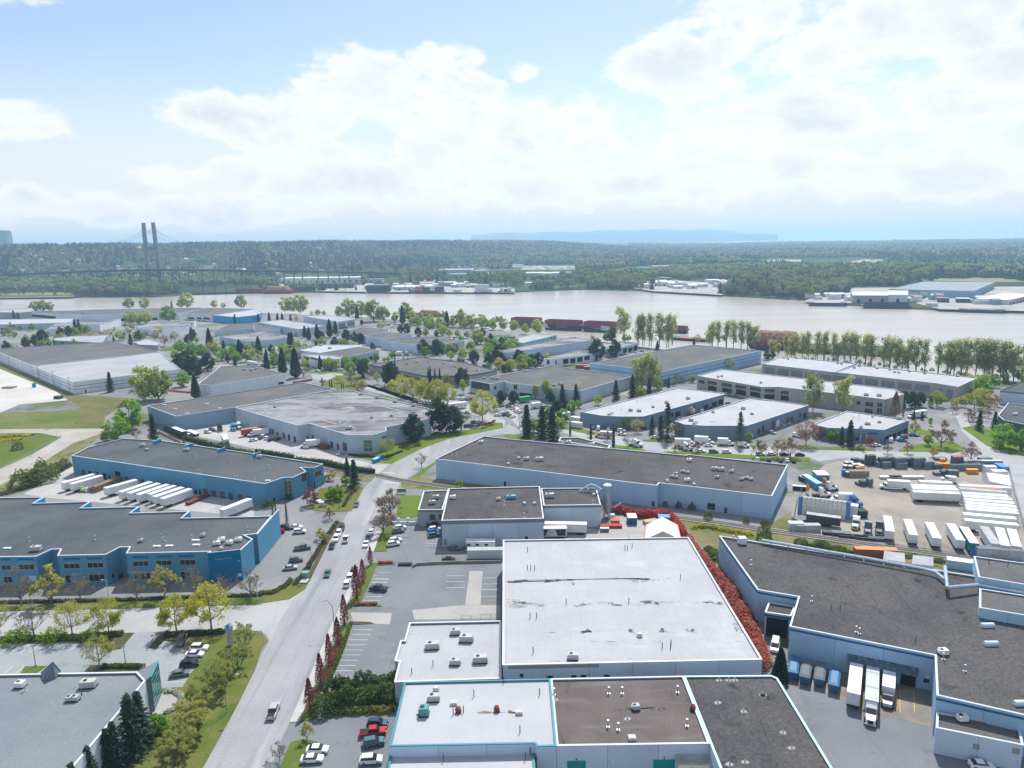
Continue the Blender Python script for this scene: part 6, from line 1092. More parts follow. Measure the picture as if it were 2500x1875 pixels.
def car_parts(kind):
    if kind in CP: return CP[kind]
    L_, W_, prof, (b0, b1, r0, r1, h) = CARS[kind]; zb = max(z for _, z in prof)-.03; wb = W_-.12; wt = W_-.42
    body = loft(prof, W_)
    glass = MB().hexa([(b0, -wb/2, zb), (b1, -wb/2, zb), (b1, wb/2, zb), (b0, wb/2, zb)], [(r0, -wt/2, h-.04), (r1, -wt/2, h-.04), (r1, wt/2, h-.04), (r0, wt/2, h-.04)])
    roof = MB().hexa([(r0-.05, -wt/2-.03, h-.05), (r1+.05, -wt/2-.03, h-.05), (r1+.05, wt/2+.03, h-.05), (r0-.05, wt/2+.03, h-.05)], [(r0+.1, -wt/2+.08, h+.03), (r1-.05, -wt/2+.08, h+.03), (r1-.05, wt/2-.08, h+.03), (r0+.1, wt/2-.08, h+.03)])
    if kind == 'van': roof.hexa([(-2.6, -wb/2, zb), (.4, -wb/2, zb), (.4, wb/2, zb), (-2.6, wb/2, zb)], [(-2.55, -wt/2-.02, h-.02), (.3, -wt/2-.02, h-.02), (.3, wt/2+.02, h-.02), (-2.55, wt/2+.02, h-.02)])
    wh = MB().tube((0, -.11, 0), (0, .11, 0), .34, .34, 12); rim = MB().tube((0, -.12, 0), (0, .12, 0), .2, .2, 8)
    lp = MB().box(-.06, .06, -.18, .18, -.08, .08)
    zl = .72 if kind != 'pickup' else .88
    P_ = [('body', body.mesh('car_body', None), None, (0, 0, 0)), ('windows', glass.mesh('car_windows', M_cglass), 0, (0, 0, 0)), ('roof', roof.mesh('car_roof', None), None, (0, 0, 0))]
    if kind == 'pickup': P_.append(('load_bed', MB().box(-2.6, -1.0, -.78, .78, 1.06, 1.10).mesh('load_bed', M_chas), 0, (0, 0, 0)))
    wm_, rm_ = wh.mesh('wheel', M_tyre), rim.mesh('rim', M_rim); hl, tl = lp.mesh('headlight', M_lamp), lp.mesh('tail_light', M_tail); ax = L_*.30
    CP[kind] = (P_, wm_, rm_, hl, tl, ax, L_, W_, zl); return CP[kind]
def setcol(o, m):
    if not o.data.materials: o.data.materials.append(None)
    o.material_slots[0].link = 'OBJECT'; o.material_slots[0].material = m
def car(kind, col, p, ang, label, group=None, small=False):
    q = Vector((math.cos(rad(ang)), -math.sin(rad(ang)))); b_ = G(p, .065); e = G((p[0]+q.x*6, p[1]+q.y*6)); d = e-b_; rz = math.atan2(d.y, d.x)
    P_, wm_, rm_, hl, tl, ax, L_, W_, zl = car_parts(kind); t = thing({'suv': 'parked_suv', 'pickup': 'pickup_truck', 'van': 'delivery_van'}.get(kind, 'sedan_car'), label, {'pickup': 'pickup', 'van': 'van'}.get(kind, 'car'), b_, rz, group)
    for nm, me, own, loc in P_:
        o = link(nm, me, t)
        if own is None: setcol(o, MATS['paint '+col])
    for sx_ in (-1, 1):
        for sy in (-1, 1):
            wl_ = link('wheel', wm_, t, (sx_*ax, sy*(W_/2-.1), .34))
            if not small: link('rim', rm_, wl_)
    if not small:
        for sy in (-1, 1): link('headlight', hl, t, (L_/2-.06, sy*(W_/2-.3), zl)); link('tail_light', tl, t, (-L_/2+.05, sy*(W_/2-.3), zl+.1))
    return t
def cars(where, spec, small=False):
    """spec: frame kind colour x y angle ..."""
    it = []; fr = 's'; kind = 'sedan'; col = 'white'; nums = []
    for t in spec.split():
        if t in FR: fr = t
        elif t in CARS: kind = t
        elif t in PC: col = t
        else:
            nums.append(float(t))
            if len(nums) == 3: it.append((kind, col, P('%s %f %f' % (fr, nums[0], nums[1]))[0], nums[2])); nums = []
    it.sort(key=lambda e: e[2][0]); NM = {'sedan': 'saloon car', 'suv': 'sport utility car', 'pickup': 'pickup truck', 'van': 'van'}; cnt = {}; seen = {}
    for k, c, _, _ in it: cnt[(k, c)] = cnt.get((k, c), 0)+1
    for k, c, p, a in it:
        i = seen.get((k, c), 0); seen[(k, c)] = i+1; car(k, c, p, a, ordinal(i, cnt[(k, c)])+{'dark': 'very dark', 'grey': 'dark grey'}.get(c, c)+' '+NM[k]+' '+where, 'cars '+where, small)
cars('parked along the left kerb of the main road', 'f suv dark 742 1150 -107 suv white 715 1195 -107 693 1240 -107 sedan black 658 1300 -107')
cars('driving along the main road', 'f pickup white 775 1245 72 sedan grey 865 950 -110 sedan green 620 1535 -108 j pickup silver 165 1200 65')
cars('parked along the right kerb of the main road', 'f sedan white 990 1180 68 945 1285 -112 pickup teal 968 1230 68 suv dark 845 1510 68 suv white 815 1560 68 788 1620 68 sedan white 1100 960 68')
cars('in the garden car park of the deep blue building', 'f pickup grey 410 1318 3 suv grey 355 1420 2 sedan silver 308 1485 2 suv dark 270 1145 -8 pickup white 525 915 -25')
cars('in the small factory car park', 'f suv white 1235 1148 5 1195 1255 5 1178 1285 5 suv grey 1218 1175 5 pickup navy 1520 1120 5 suv white 1525 1160 5 suv blue 1515 1185 5 suv teal 1520 1210 5')
cars('beside the white trailer in front of the grey factory', 'f sedan grey 1690 1320 -5 sedan black 1645 1415 -4')
cars('alone in the right-hand car park', 'j pickup dark 1050 160 178')
cars('in the bottom car park beside the turquoise parapet', 'j suv navy 1045 1305 -6 pickup red 1005 1378 0 suv teal 1010 1462 4 suv white 990 1612 -3 sedan white 537 1522 -6 492 1602 -4')
cars('in the lower left car park beside the corner lawn', 'i pickup grey 1530 600 -115 suv white 1685 662 -5 sedan white 1645 715 -4 suv black 1600 800 3 sedan grey 1520 880 3')
cars('in the dock yard of the right-hand warehouse', 'l sedan white 1850 1655 -12 van white 110 650 -100')
cars('in the hedge-lined truck yard', 'x suv white 1000 315 -10 suv dark 1095 275 -15 sedan white 1935 485 5 f suv white 80 372 35 110 388 35 suv navy 140 400 35 200 395 20 sedan white 718 515 60 suv grey 60 385 35 e pickup white 1580 350 -40', True)
cars('parked along the street behind the long warehouse', 'g sedan white 1690 450 -4 1625 497 -4 suv grey 1735 503 -4 suv white 1845 506 -4 2130 523 -4 h sedan white 80 522 -3 sedan black 190 525 -3 320 528 -3 suv navy 60 572 95 sedan white 212 574 95 sedan dark 160 576 95 270 580 95 g suv white 2105 568 95 sedan navy 2200 572 95', True)
cars('in front of the gabled unit strips', 'g sedan white 960 352 -5 suv white 958 325 -5 sedan white 1240 382 -5 suv black 1340 384 -5 sedan dark 1150 306 -10 h sedan white 965 447 -4 740 440 -3 sedan blue 1280 362 -8 1185 407 -6 van white 302 368 -10 sedan silver 85 340 -15', True)
cars('between the left-hand and middle unit strips', 'g sedan white 1440 216 70 1475 205 70 1800 117 20 suv red 1522 195 70 sedan silver 1500 200 70 suv blue 1680 148 30 1720 138 30 suv teal 1860 96 15 van white 1640 160 60 1600 150 40 sedan grey 1560 180 60', True)
cars('around the flower bed at the road bend', 'f sedan white 2055 192 0 sedan silver 2092 186 0 suv navy 1800 284 10 suv blue 1862 252 10 suv white 1890 250 10 sedan white 1810 165 -15 1860 80 -15 1780 50 -15 sedan silver 1500 90 10 sedan white 1395 80 -10 1440 90 -10', True)
cars('near the white office block', 'b suv white 540 1408 -10 sedan white 710 1395 0 suv teal 480 1390 -20 suv white 1230 1250 -5 sedan black 1700 1260 -20 sedan white 1650 1260 -20 van white 2130 1320 -10 van white 1300 1255 10 sedan navy 1810 1310 -20', True)
cars('in front of the pale unit rows', 'c sedan white 540 1346 -10 592 1338 -10 suv blue 705 1315 -10 sedan navy 965 1270 -10 sedan white 1003 1265 -10 1082 1250 -8 sedan grey 1130 1240 -8 sedan navy 470 1360 -10 sedan black 430 1358 -10 suv grey 40 1320 -20 sedan white 10 1320 -20', True)
def carrow(where, s, n, ang, skip=.25):
    a, c = P(s); R = random.Random(len(where)); sp = ''
    for i in range(n):
        if R.random() < skip: continue
        u = (i+.5)/n; k = R.choice('sedan suv suv sedan pickup van'.split() if n > 5 else ['sedan', 'suv']); sp += 's %s %s %.1f %.1f %d ' % (k, R.choice('white white silver grey black navy red teal white blue'.split()), a[0]+(c[0]-a[0])*u, a[1]+(c[1]-a[1])*u, ang)
    cars(where, sp, True)
for w_, s, n, a in (('in the row before the long grey-roofed shed', 'b 1150 1265 1420 1275', 12, 60), ('in the row behind the green-trimmed workshop', 'b 1560 1275 1800 1330', 11, 60), ('in the lane beyond the workshop', 'b 1880 1330 2212 1300', 12, 50), ('in the row behind the streaked roof', 'f 1340 70 1720 130', 14, 40), ('in the lot right of the road bend', 'g 0 110 110 170', 7, 20), ('beside the big firs lot', 'f 2030 150 2200 210', 6, 20), ('in the lot at far left by the sheds', 'a 430 1100 900 1060', 12, 40), ('in the far lot before the dock doors', 'a 1600 985 2000 975', 12, 70), ('in the crowded lot near the inlet trees', 'b 1060 1020 1200 1010', 9, 60), ('in the second crowded lot near the inlet trees', 'b 1150 1035 1330 1030', 10, 50),
                    ('in the lane behind the yellow row', 'f 1500 40 1850 60', 10, 60), ('along the avenue kerb', 'a 1950 1300 2200 1290', 8, 10), ('between the beige rows', 'c 1690 1590 2200 1640', 12, 80), ('beside the right-hand unit strip wall', 'h 1040 420 1230 370', 6, 80), ('in front of the white office front', 'b 560 1395 760 1400', 6, 80), ('in the lot left of the white office', 'b 0 1350 130 1370', 6, 30), ('behind the siding shed', 'b 640 1060 790 1040', 8, 60), ('at the far left edge lots', 'a 0 1215 430 1160', 10, 60), ('in the lot by the lime-tree warehouse', 'c 0 1400 130 1340', 6, 40), ('on the lower dock side of the middle strip', 'h 10 330 330 225', 8, 60), ('in the lot before the left-hand strip', 'g 700 300 1000 320', 7, 80), ('beside the left garden of the deep blue building', 'f 340 1120 430 1240', 3, 0)): carrow(w_, s, n, a)
# --- trucks
def rigbase(p0, p1, z):
    a, b_ = G(p0, z), G(p1, z); d = b_-a; d.z = 0; return a, b_, d.length, math.atan2(d.y, d.x)
TW = {}
def twheel(t, x, y, r=.5):
    k = 'w%.2f' % r
    if k not in TW: TW[k] = MB().tube((0, -.28, 0), (0, .28, 0), r, r, 12).mesh('truck_wheel', M_tyre)
    return link('wheel', TW[k], t, (x, y, r))
def trailer(label, s, side=None, roof=None, z=4.0, L_=None, group=None, name='semi_trailer', legs=True, h=2.9):
    """s: photograph points of the roof centre line, doors end first"""
    p = P(s); a, b_, l, rz = rigbase(p[0], p[1], z); l = L_ or l; t = thing(name, label, 'trailer', (a.x, a.y, .06), rz, group); sm_ = side or M_trw
    MB().box(.05, l, -1.3, 1.3, z-h, z-.06).build('body', sm_, t); MB().box(0, l+.03, -1.32, 1.32, z-.06, z).build('roof', roof or M_trw, t)
    for sy in (-1, 1): MB().box(-.02, .05, .03*sy if sy > 0 else -1.25, 1.25 if sy > 0 else -.03, z-h+.1, z-.2).build('rear_door', sm_, t)
    MB().box(-.03, .06, -1.32, 1.32, z-h-.05, z-h+.08).build('rear_sill', M_chas, t)
    MB().box(1, l-.5, -.5, .5, z-h-.2, z-h).build('chassis', M_chas, t)
    for x in (1.6, 2.9):
        for sy in (-1, 1): twheel(t, x, sy*1.0)
    if legs:
        for sy in (-1, 1): MB().box(l-2.9, l-2.75, sy*.8-.08, sy*.8+.08, -.05, z-h).build('landing_leg', M_alu, t)
    return t
def tractor(label, p, ang, col, sleeper=True, group=None, cab=True, z=.06):
    b_ = G(p, z); q = Vector((math.cos(rad(ang)), -math.sin(rad(ang)))); e = G((p[0]+q.x*5, p[1]+q.y*5)); d = e-b_; t = thing('semi_tractor', label, 'truck', b_, math.atan2(d.y, d.x), group); m = MATS['paint '+col]
    MB().box(-3.6, 3.2, -.45, .45, .6, .95).build('chassis', M_chas, t)
    MB().hexa([(1.5, -1.0, .7), (3.5, -.9, .7), (3.5, .9, .7), (1.5, 1.0, .7)], [(1.5, -1.0, 1.95), (3.35, -.8, 1.6), (3.35, .8, 1.6), (1.5, 1.0, 1.95)]).build('bonnet', m, t)
    MB().hexa([(-.9 if sleeper else .2, -1.2, .8), (1.55, -1.15, .8), (1.55, 1.15, .8), (-.9 if sleeper else .2, 1.2, .8)], [(-.9 if sleeper else .2, -1.2, 3.0), (1.0, -1.05, 2.9), (1.0, 1.05, 2.9), (-.9 if sleeper else .2, 1.2, 3.0)]).build('cab', m, t)
    if sleeper: MB().hexa([(-.95, -1.2, 3.0), (1.0, -1.0, 2.9), (1.0, 1.0, 2.9), (-.95, 1.2, 3.0)], [(-.95, -1.15, 3.9), (.0, -.95, 3.7), (.0, .95, 3.7), (-.95, 1.15, 3.9)]).build('roof_fairing', m, t)
    MB().hexa([(1.58, -.95, 1.95), (1.62, -.95, 1.95), (1.62, .95, 1.95), (1.58, .95, 1.95)], [(1.05, -.92, 2.82), (1.12, -.92, 2.82), (1.12, .92, 2.82), (1.05, .92, 2.82)]).build('windscreen', M_cglass, t)
    for sy in (-1, 1):
        MB().box(.4, 1.3, sy*1.19-.03, sy*1.19+.03, 1.9, 2.65).build('side_window', M_cglass, t); MB().tube((-.6, sy*1.0, .75), (1.1, sy*1.0, .75), .3, .3, 10).build('fuel_tank', M_alu, t); twheel(t, 2.6, sy*.95); twheel(t, -1.6, sy*.9); twheel(t, -2.9, sy*.9)
        MB().box(3.3, 3.45, sy*.75-.15, sy*.75+.15, .95, 1.25).build('headlight', M_lamp, t); MB().box(1.35, 1.5, sy*1.4-.1, sy*1.4+.1, 1.9, 2.5).build('wing_mirror', M_chas, t)
    MB().box(3.42, 3.52, -.5, .5, .8, 1.45).build('grille', M_chas, t); MB().box(3.4, 3.62, -1.05, 1.05, .45, .75).build('bumper', M_alu, t); return t
def boxtruck(label, s, col='white', side=None, z=3.6, group=None):
    """s: roof centre line of the cargo box, rear first; the cab stands ahead of it"""
    p = P(s); a, b_, l, rz = rigbase(p[0], p[1], z); t = thing('box_truck', label, 'truck', (a.x, a.y, .06), rz, group); m = MATS['paint '+col]
    MB().box(0, l, -1.25, 1.25, 1.0, z-.05).build('cargo_box', side or M_trw, t); MB().box(-.02, l+.02, -1.27, 1.27, z-.05, z).build('box_roof', M_trw, t); MB().box(0, l+2.2, -.45, .45, .6, 1.0).build('chassis', M_chas, t)
    MB().hexa([(l+.15, -1.05, .6), (l+1.5, -1.05, .6), (l+1.5, 1.05, .6), (l+.15, 1.05, .6)], [(l+.15, -1.0, 2.5), (l+1.1, -.95, 2.45), (l+1.1, .95, 2.45), (l+.15, 1.0, 2.5)]).build('cab', m, t); MB().hexa([(l+1.5, -1.0, .6), (l+2.8, -.9, .6), (l+2.8, .9, .6), (l+1.5, 1.0, .6)], [(l+1.45, -1.0, 1.55), (l+2.7, -.85, 1.3), (l+2.7, .85, 1.3), (l+1.45, 1.0, 1.55)]).build('bonnet', m, t)
    MB().hexa([(l+1.5, -.9, 1.6), (l+1.56, -.9, 1.6), (l+1.56, .9, 1.6), (l+1.5, .9, 1.6)], [(l+1.14, -.85, 2.38), (l+1.2, -.85, 2.38), (l+1.2, .85, 2.38), (l+1.14, .85, 2.38)]).build('windscreen', M_cglass, t)
    for sy in (-1, 1): twheel(t, l+2.0, sy*.95, .45); twheel(t, 1.8, sy*.95, .45); MB().box(l+.4, l+1.1, sy*1.05-.03, sy*1.05+.03, 1.55, 2.25).build('side_window', M_cglass, t)
    return t
# white trailers at the docks of the blue warehouse: points read along the roof (near end first)
DK = ['e 527 755 790 682', 'e 597 765 855 692', 'e 885 800 1150 728', 'e 1015 833 1275 745', 'e 1083 843 1340 758', 'e 1163 855 1415 768', 'e 1255 853 1475 778', 'e 1300 873 1540 792', 'e 1365 890 1605 805', 'e 1870 982 2110 888']
for i, s in enumerate(DK): trailer((ordinal(i, 10)+'white trailer backed to the docks of the blue warehouse'), s, group='trailers at the blue docks')
YT = ['y 205 965 160 735', 'y 555 1020 465 785', 'y 910 1070 790 830', 'y 1265 1100 1110 850']
for i, s in enumerate(YT): trailer(ordinal(i, 4)+'white trailer spaced along the railway fence of the gravel yard', s, group='trailers along the railway fence')
trailer('teal-sided trailer beside the railway fence of the gravel yard', 'y 1470 1145 1310 900', M_trt, M_trw); trailer('grey-roofed trailer near the stacked metal racks', 'y 1790 1155 1610 890', M_trw, M_trg)
for i, s in enumerate(('y 1935 1180 1840 910', 'y 2105 1190 2025 930')): trailer(ordinal(i, 2)+'white trailer of the end pair near the right edge', s, group='end pair of trailers')
for i, s in enumerate(('y 520 275 1180 295', 'y 535 312 1225 337', 'y 545 362 1248 392')): trailer(('back', 'middle', 'front')[i]+' white trailer of the three parked side by side in mid yard', s, group='three mid-yard trailers')
trailer('white trailer behind the three mid-yard trailers', 'y 640 210 1130 230'); trailer('weathered grey-roofed trailer heading the right-hand trailer stack', 'y 1240 315 1955 372', M_trw, M_trg)
RS = ['y 1280 388 1970 432', 'y 1300 432 2030 482', 'y 1315 482 2060 537', 'y 1330 530 2090 592', 'y 1335 575 2110 642', 'y 1345 622 2125 687']
for i, s in enumerate(RS): trailer(('rearmost', 'second from the back', 'third from the back', 'fourth from the back', 'fifth from the back', 'nearest')[i]+' of the tightly parked white trailers on the right', s, group='tightly parked trailers')
for i, s in enumerate(('y 1298 697 2090 768', 'y 1322 788 2125 862')): trailer(('farther', 'nearer')[i]+' of two long white trailers below the parked stack', s, group='two long trailers')
trailer('orange curtain-roofed trailer in the gravel yard', 'y 1300 283 1860 322', M_trw, MATS['paint orange'], 3.9); trailer('white trailer behind the orange one', 'y 1230 268 2010 305', M_trw)
boxtruck('white box truck with blue panel at the left of the mid-yard trailers', 'v 915 425 640 412', 'white', z=3.7)
boxtruck('white box truck parked behind the tent in the gravel yard', 'w 1375 385 1080 370', 'white'); boxtruck('white flatbed truck among the pallet stacks', 'v 1480 375 1390 365', 'white', z=2.4)
trailer('white trailer without tractor at the truck docks', 'l 775 1030 800 778', z=4.0); trailer('ribbed grey trailer coupled to the white tractor at the docks', 'l 928 1092 938 808', mat('tarp grey', (.45, .47, .49), .6), mat('ribbed tarp', (.50, .52, .54), .6, layers=[((.34, .36, .39), 1.2, .5, .56, (.9, .03, 1), 0)]), legs=False)
tractor('white sleeper tractor in front of the ribbed trailer at the docks', P('l 916 1235')[0], -92, 'white'); boxtruck('silver-nosed box truck parked third at the docks', 'l 1078 842 1070 978', 'silver', z=3.7)
# silver truck nose points out of the dock
for i, s in enumerate(('l 262 838 278 712', 'l 362 878 388 740', 'l 485 898 500 762', 'l 605 945 625 815')):
    p = P(s); a, b_, l, rz = rigbase(p[0], p[1], 2.4); t = thing('waste_container', ordinal(i, 4)+'blue roll-off waste container along the dock yard wall', 'container', (a.x, a.y, .06), rz, 'roll-off containers'); mm = paint('bin blue', (.04, .15, .32), .5)
    MB().hexa([(0, -1.0, .3), (l, -1.0, .3), (l, 1.0, .3), (0, 1.0, .3)], [(-.5, -1.2, 2.2), (l, -1.2, 2.2), (l, 1.2, 2.2), (-.5, 1.2, 2.2)]).build('container_body', mm, t); MB().hexa([(-.5, -1.2, 2.2), (l, -1.2, 2.2), (l, 1.2, 2.2), (-.5, 1.2, 2.2)], [(.2, -.7, 2.5), (l-.3, -.7, 2.5), (l-.3, .7, 2.5), (.2, .7, 2.5)]).build('lid', mat('weathered lid', (.10, .16, .22), .7, (.16, .14, .12), .8) if i in (1, 2) else mm, t)
    for x in (.5, l-.6):
        for sy in (-1, 1): MB().tube((x, sy*.8-.1, .22), (x, sy*.8+.1, .22), .2, .2, 8).build('roller', M_chas, t)
# hedge-lined yard of the streaked-roof warehouse
trailer('white trailer with dark skirt beside the hedge corner', 'x 510 282 285 192', mat('dark trailer side', (.05, .05, .09), .6), M_trw, 3.9); trailer('low pale flatbed trailer beside the hedge corner', 'x 780 330 600 248', z=1.6, h=.4)
boxtruck('white box truck with dark cab driving out of the hedge-lined yard', 'x 1320 340 1385 450', 'dark', z=3.8); trailer('faded red shipping container on a chassis in the hedge-lined yard', 'x 1690 245 2140 178', mat('faded red container', (.36, .07, .05), .7), mat('red container roof', (.50, .22, .20), .7), 3.9); boxtruck('white box truck beside the red container', 'x 2260 215 1930 250', 'white', z=3.7)
tractor('bright blue sleeper tractor in the hedge-lined yard', P('x 1530 255')[0], -60, 'cyan'); tractor('white sleeper tractor beside the bright blue one', P('x 1655 225')[0], -60, 'white'); tractor('black tractor with flatbed in the hedge-lined yard', P('x 1250 270')[0], -60, 'black')
boxtruck('white lettered truck unloading at the streaked-roof warehouse', 'f 556 388 436 398', 'white', z=3.8)
# gravel yard tractors
tractor('white sleeper tractor facing the railway in the gravel yard', P('w 1440 1080')[0], -105, 'white'); tractor('dark blue sleeper tractor beside the white one in the gravel yard', P('w 1690 1190')[0], -95, 'navy'); tractor('black tractor without bonnet beside the first fence trailer', P('w 1920 1190')[0], -92, 'black', True); tractor('white tractor facing right near the blue containers', P('w 890 320')[0], 0, 'white'); tractor('white tractor nosed against the tent', P('w 730 450')[0], -5, 'white'); tractor('dark blue tractor behind the right end of the tent', P('w 1380 620')[0], -20, 'blue'); tractor('white and orange truck near the blue containers', P('w 760 215')[0], 0, 'orange', False)
trailer('dark tarpaulin trailer in front of the tent', 'w 420 785 1130 880', mat('dark tarp', (.06, .065, .075), .7), M_trg, 3.8)
# street trucks
boxtruck('left-hand white box truck on the street before the middle unit strip', 'g 1410 382 1540 385', 'white', z=3.7); boxtruck('middle white box truck on the street before the middle unit strip', 'g 1575 360 1690 368', 'white', z=3.7); boxtruck('right-hand white box truck on the street before the middle unit strip', 'g 1770 378 1860 382', 'white', z=3.6); boxtruck('white flat truck at the right end of the street row', 'g 1940 412 1990 414', 'white', z=2.6)
tractor('white sleeper tractor parked on the verge behind the long warehouse', P('g 1080 450')[0], -10, 'white'); tractor('white sleeper tractor beside the bare trees on the street', P('g 1500 480')[0], -10, 'white')
boxtruck('tan box truck before the left-hand unit strip', 'g 880 325 780 320', 'tan', mat('tan box', (.52, .46, .40), .6), z=3.4); trailer('white trailer beside the three big firs', 'g 400 185 515 155', z=3.8); trailer('white small trailer left of the left-hand unit strip', 'g 535 195 605 205', z=3.2, L_=6); trailer('second white small trailer left of the left-hand unit strip', 'g 535 238 620 250', z=3.2, L_=6.5)
boxtruck('white box truck in the lane between the beige rows', 'h 1385 140 1275 155', 'white', z=3.6); boxtruck('white truck on the estate road near the dark hall', 'b 1250 1240 1200 1240', 'white', z=3.4); boxtruck('white truck left of the road bend warehouse', 'a 2090 1315 2170 1330', 'white', z=3.6); boxtruck('white lorry among the avenue trees', 'a 1465 1240 1540 1245', 'white', z=3.6); boxtruck('white lorry behind the avenue pines', 'a 1610 1275 1690 1280', 'white', z=3.6); trailer('green trailer behind the lime trees', 'b 2160 1700 c 185 1610', mat('green tarp', (.03, .33, .10), .6), MATS['paint green'], 3.4) if False else trailer('green trailer behind the lime trees', 'c 95 1625 185 1612', mat('green tarp', (.03, .33, .10), .6), mat('green tarp', (.03, .33, .10)), 3.6)
boxtruck('white truck near the three firs', 'g 200 85 270 75', 'white', z=3.4); trailer('white trailer behind the yellow-green road bend tree', 'f 1640 90 1790 70', z=3.8)
# works yard: trailers, caravan
trailer('long white trailer along the rear wing of the silo factory', 'g 665 1098 310 1092', z=3.9)
pt = trailer('white trailer with picture panels beside the silo factory', 'g 495 1130 310 1132', z=3.8, L_=10.5)
pm = mat('dark picture panel', (.05, .04, .045), .6, (.15, .10, .08), 1.5); px_ = mat('navy picture panel', (.02, .03, .10), .6, (.12, .06, .05), 1.0)
for x0, x1, x2, x3, m_ in ((.4, 3.1, 4.0, .4, px_), (7.2, 10.2, 10.2, 6.3, pm)): MB().add([(x0, 1.33, 1.2), (x1, 1.33, 1.2), (x2, 1.33, 3.5), (x3, 1.33, 3.5)], [(0, 1, 2, 3)]).build('picture_panel', m_, pt)
for x in (4.4, 5.0, 5.6, 6.2): MB().box(x-.14, x+.14, 1.32, 1.35, 3.0, 3.4).build('printed_mark', px_, pt)
MB().box(4.2, 6.3, 1.32, 1.35, 2.35, 2.5).build('printed_stripe', px_, pt)
trailer('white open trailer beside the kerb below the caravan', 'f 2110 1310 1800 1315', mat('dented white side', (.52, .56, .60), .6), M_trg, 3.4)
p = P('f 2035 1240 1790 1240'); a, b_, l, rz = rigbase(p[0], p[1], 3.4); cv = thing('caravan', 'white travel caravan with swirl stripes in front of the grey factory', 'caravan', (a.x, a.y, .06), rz)
MB().hexa([(0, -1.25, .6), (l-.6, -1.25, .6), (l-.6, 1.25, .6), (0, 1.25, .6)], [(0, -1.25, 3.3), (l, -1.25, 3.3), (l, 1.25, 3.3), (0, 1.25, 3.3)]).build('body', M_trw, cv); MB().box(-.02, l+.03, -1.28, 1.28, 3.3, 3.4).build('roof', M_trw, cv)
for x in (2.2, 5.2, 8.0): MB().box(x, x+1.2, 1.25, 1.29, 1.9, 2.6).build('window', M_cglass, cv)
MB().box(6.6, 7.3, 1.25, 1.29, .7, 2.7).build('door', mat('caravan door', (.62, .63, .64), .5), cv); MB().box(.3, l-.8, 1.255, 1.285, 1.35, 1.5).build('swirl_stripe', M_chas, cv); MB().box(4, 4.9, -.4, .4, 3.4, 3.7).build('roof_unit', M_unitw, cv); MB().box(l, l+1.2, -.1, .1, .5, .65).build('drawbar', M_chas, cv)
for x in (3.6, 4.7):
    for sy in (-1, 1): twheel(cv, x, sy*1.0, .38)
# ------------------------------------------------------------ bridge
def atdepth(p, y): r_ = ray(p); return CAM+r_*(y/r_.y)
TB = G((366, 717), WZ); M_brc = mat('bridge concrete', (.20, .21, .23), .9, (.15, .16, .18), .02); yb = TB.y
bt = thing('cable_stayed_bridge', 'twin-towered cable-stayed bridge crossing the river on the left', 'bridge', TB)
L1b, L1t, L2b, L2t = (atdepth(p, y) for p, y in (((366, 718), yb), ((350, 544), yb), ((396, 718), yb+14), ((373.5, 543), yb+14))); o3 = TB
def leg(a, b_, w0, w1): 
    return MB().hexa([a-o3+Vector(v) for v in ((-w0, -w0, 0), (w0, -w0, 0), (w0, w0, 0), (-w0, w0, 0))], [b_-o3+Vector(v) for v in ((-w1, -w1, 0), (w1, -w1, 0), (w1, w1, 0), (-w1, w1, 0))])
leg(L1b, L1t, 3.9, 3.1).build('tower_leg', M_brc, bt); leg(L2b, L2t, 3.9, 3.1).build('tower_leg', M_brc, bt)
f1, f2 = L1b.lerp(L1t, .64), L2b.lerp(L2t, .64); MB().hexa([f1-o3+Vector((2, -2, -3)), f2-o3+Vector((-2, -2, -3)), f2-o3+Vector((-2, 2, -3)), f1-o3+Vector((2, 2, -3))], [f1-o3+Vector((2, -2, 3)), f2-o3+Vector((-2, -2, 3)), f2-o3+Vector((-2, 2, 3)), f1-o3+Vector((2, 2, 3))]).build('cross_beam', M_brc, bt)
MB().box(-9, 32, -10, 24, -3, 3).build('pier_base', M_brc, bt)
zd = atdepth((380, 656.5), yb+7).z
DP = [G((-260, 683), 44), G((-60, 671.5), zd-6), G((130, 664.5), zd-2), G((260, 659.5), zd-.5), G((380, 656.5), zd), G((520, 657.5), zd-2), G((640, 659.5), zd-6), G((760, 661.5), zd-13), G((880, 664), zd-21), G((980, 668), zd-30)]
dk = MB(); rl = MB()
for a, b_ in zip(DP, DP[1:]):
    a, b_ = a-o3, b_-o3; d = (b_-a).normalized(); n = Vector((-d.y, d.x, 0)).normalized()*15
    dk.hexa([a-n-Vector((0, 0, 3.4)), b_-n-Vector((0, 0, 3.4)), b_+n-Vector((0, 0, 3.4)), a+n-Vector((0, 0, 3.4))], [a-n, b_-n, b_+n, a+n]); rl.hexa([a-n, b_-n, b_-n*.985, a-n*.985], [a-n+Vector((0, 0, 1)), b_-n+Vector((0, 0, 1)), b_-n*.985+Vector((0, 0, 1)), a-n*.985+Vector((0, 0, 1))])
dk.build('deck', mat('bridge deck', (.05, .055, .065), .9), bt); rl.build('parapet', M_brc, bt)
M_cab = mat('bridge cable', (.42, .44, .47), .6)
def deckat(t):
    i = min(len(DP)-2, int(t)); return DP[i].lerp(DP[i+1], t-i)
for k in range(9):
    for top, s in ((L1t, -7), (L2t, 7)):
        for t in (3.6-.27*k, 4.3+.2*k):
            e = deckat(t); MB().tube(top-o3-Vector((0, 0, 4+k*2.2)), e-o3+Vector((0, s, 0)), .11, .11, 3, False).build('stay_cable', M_cab, bt)
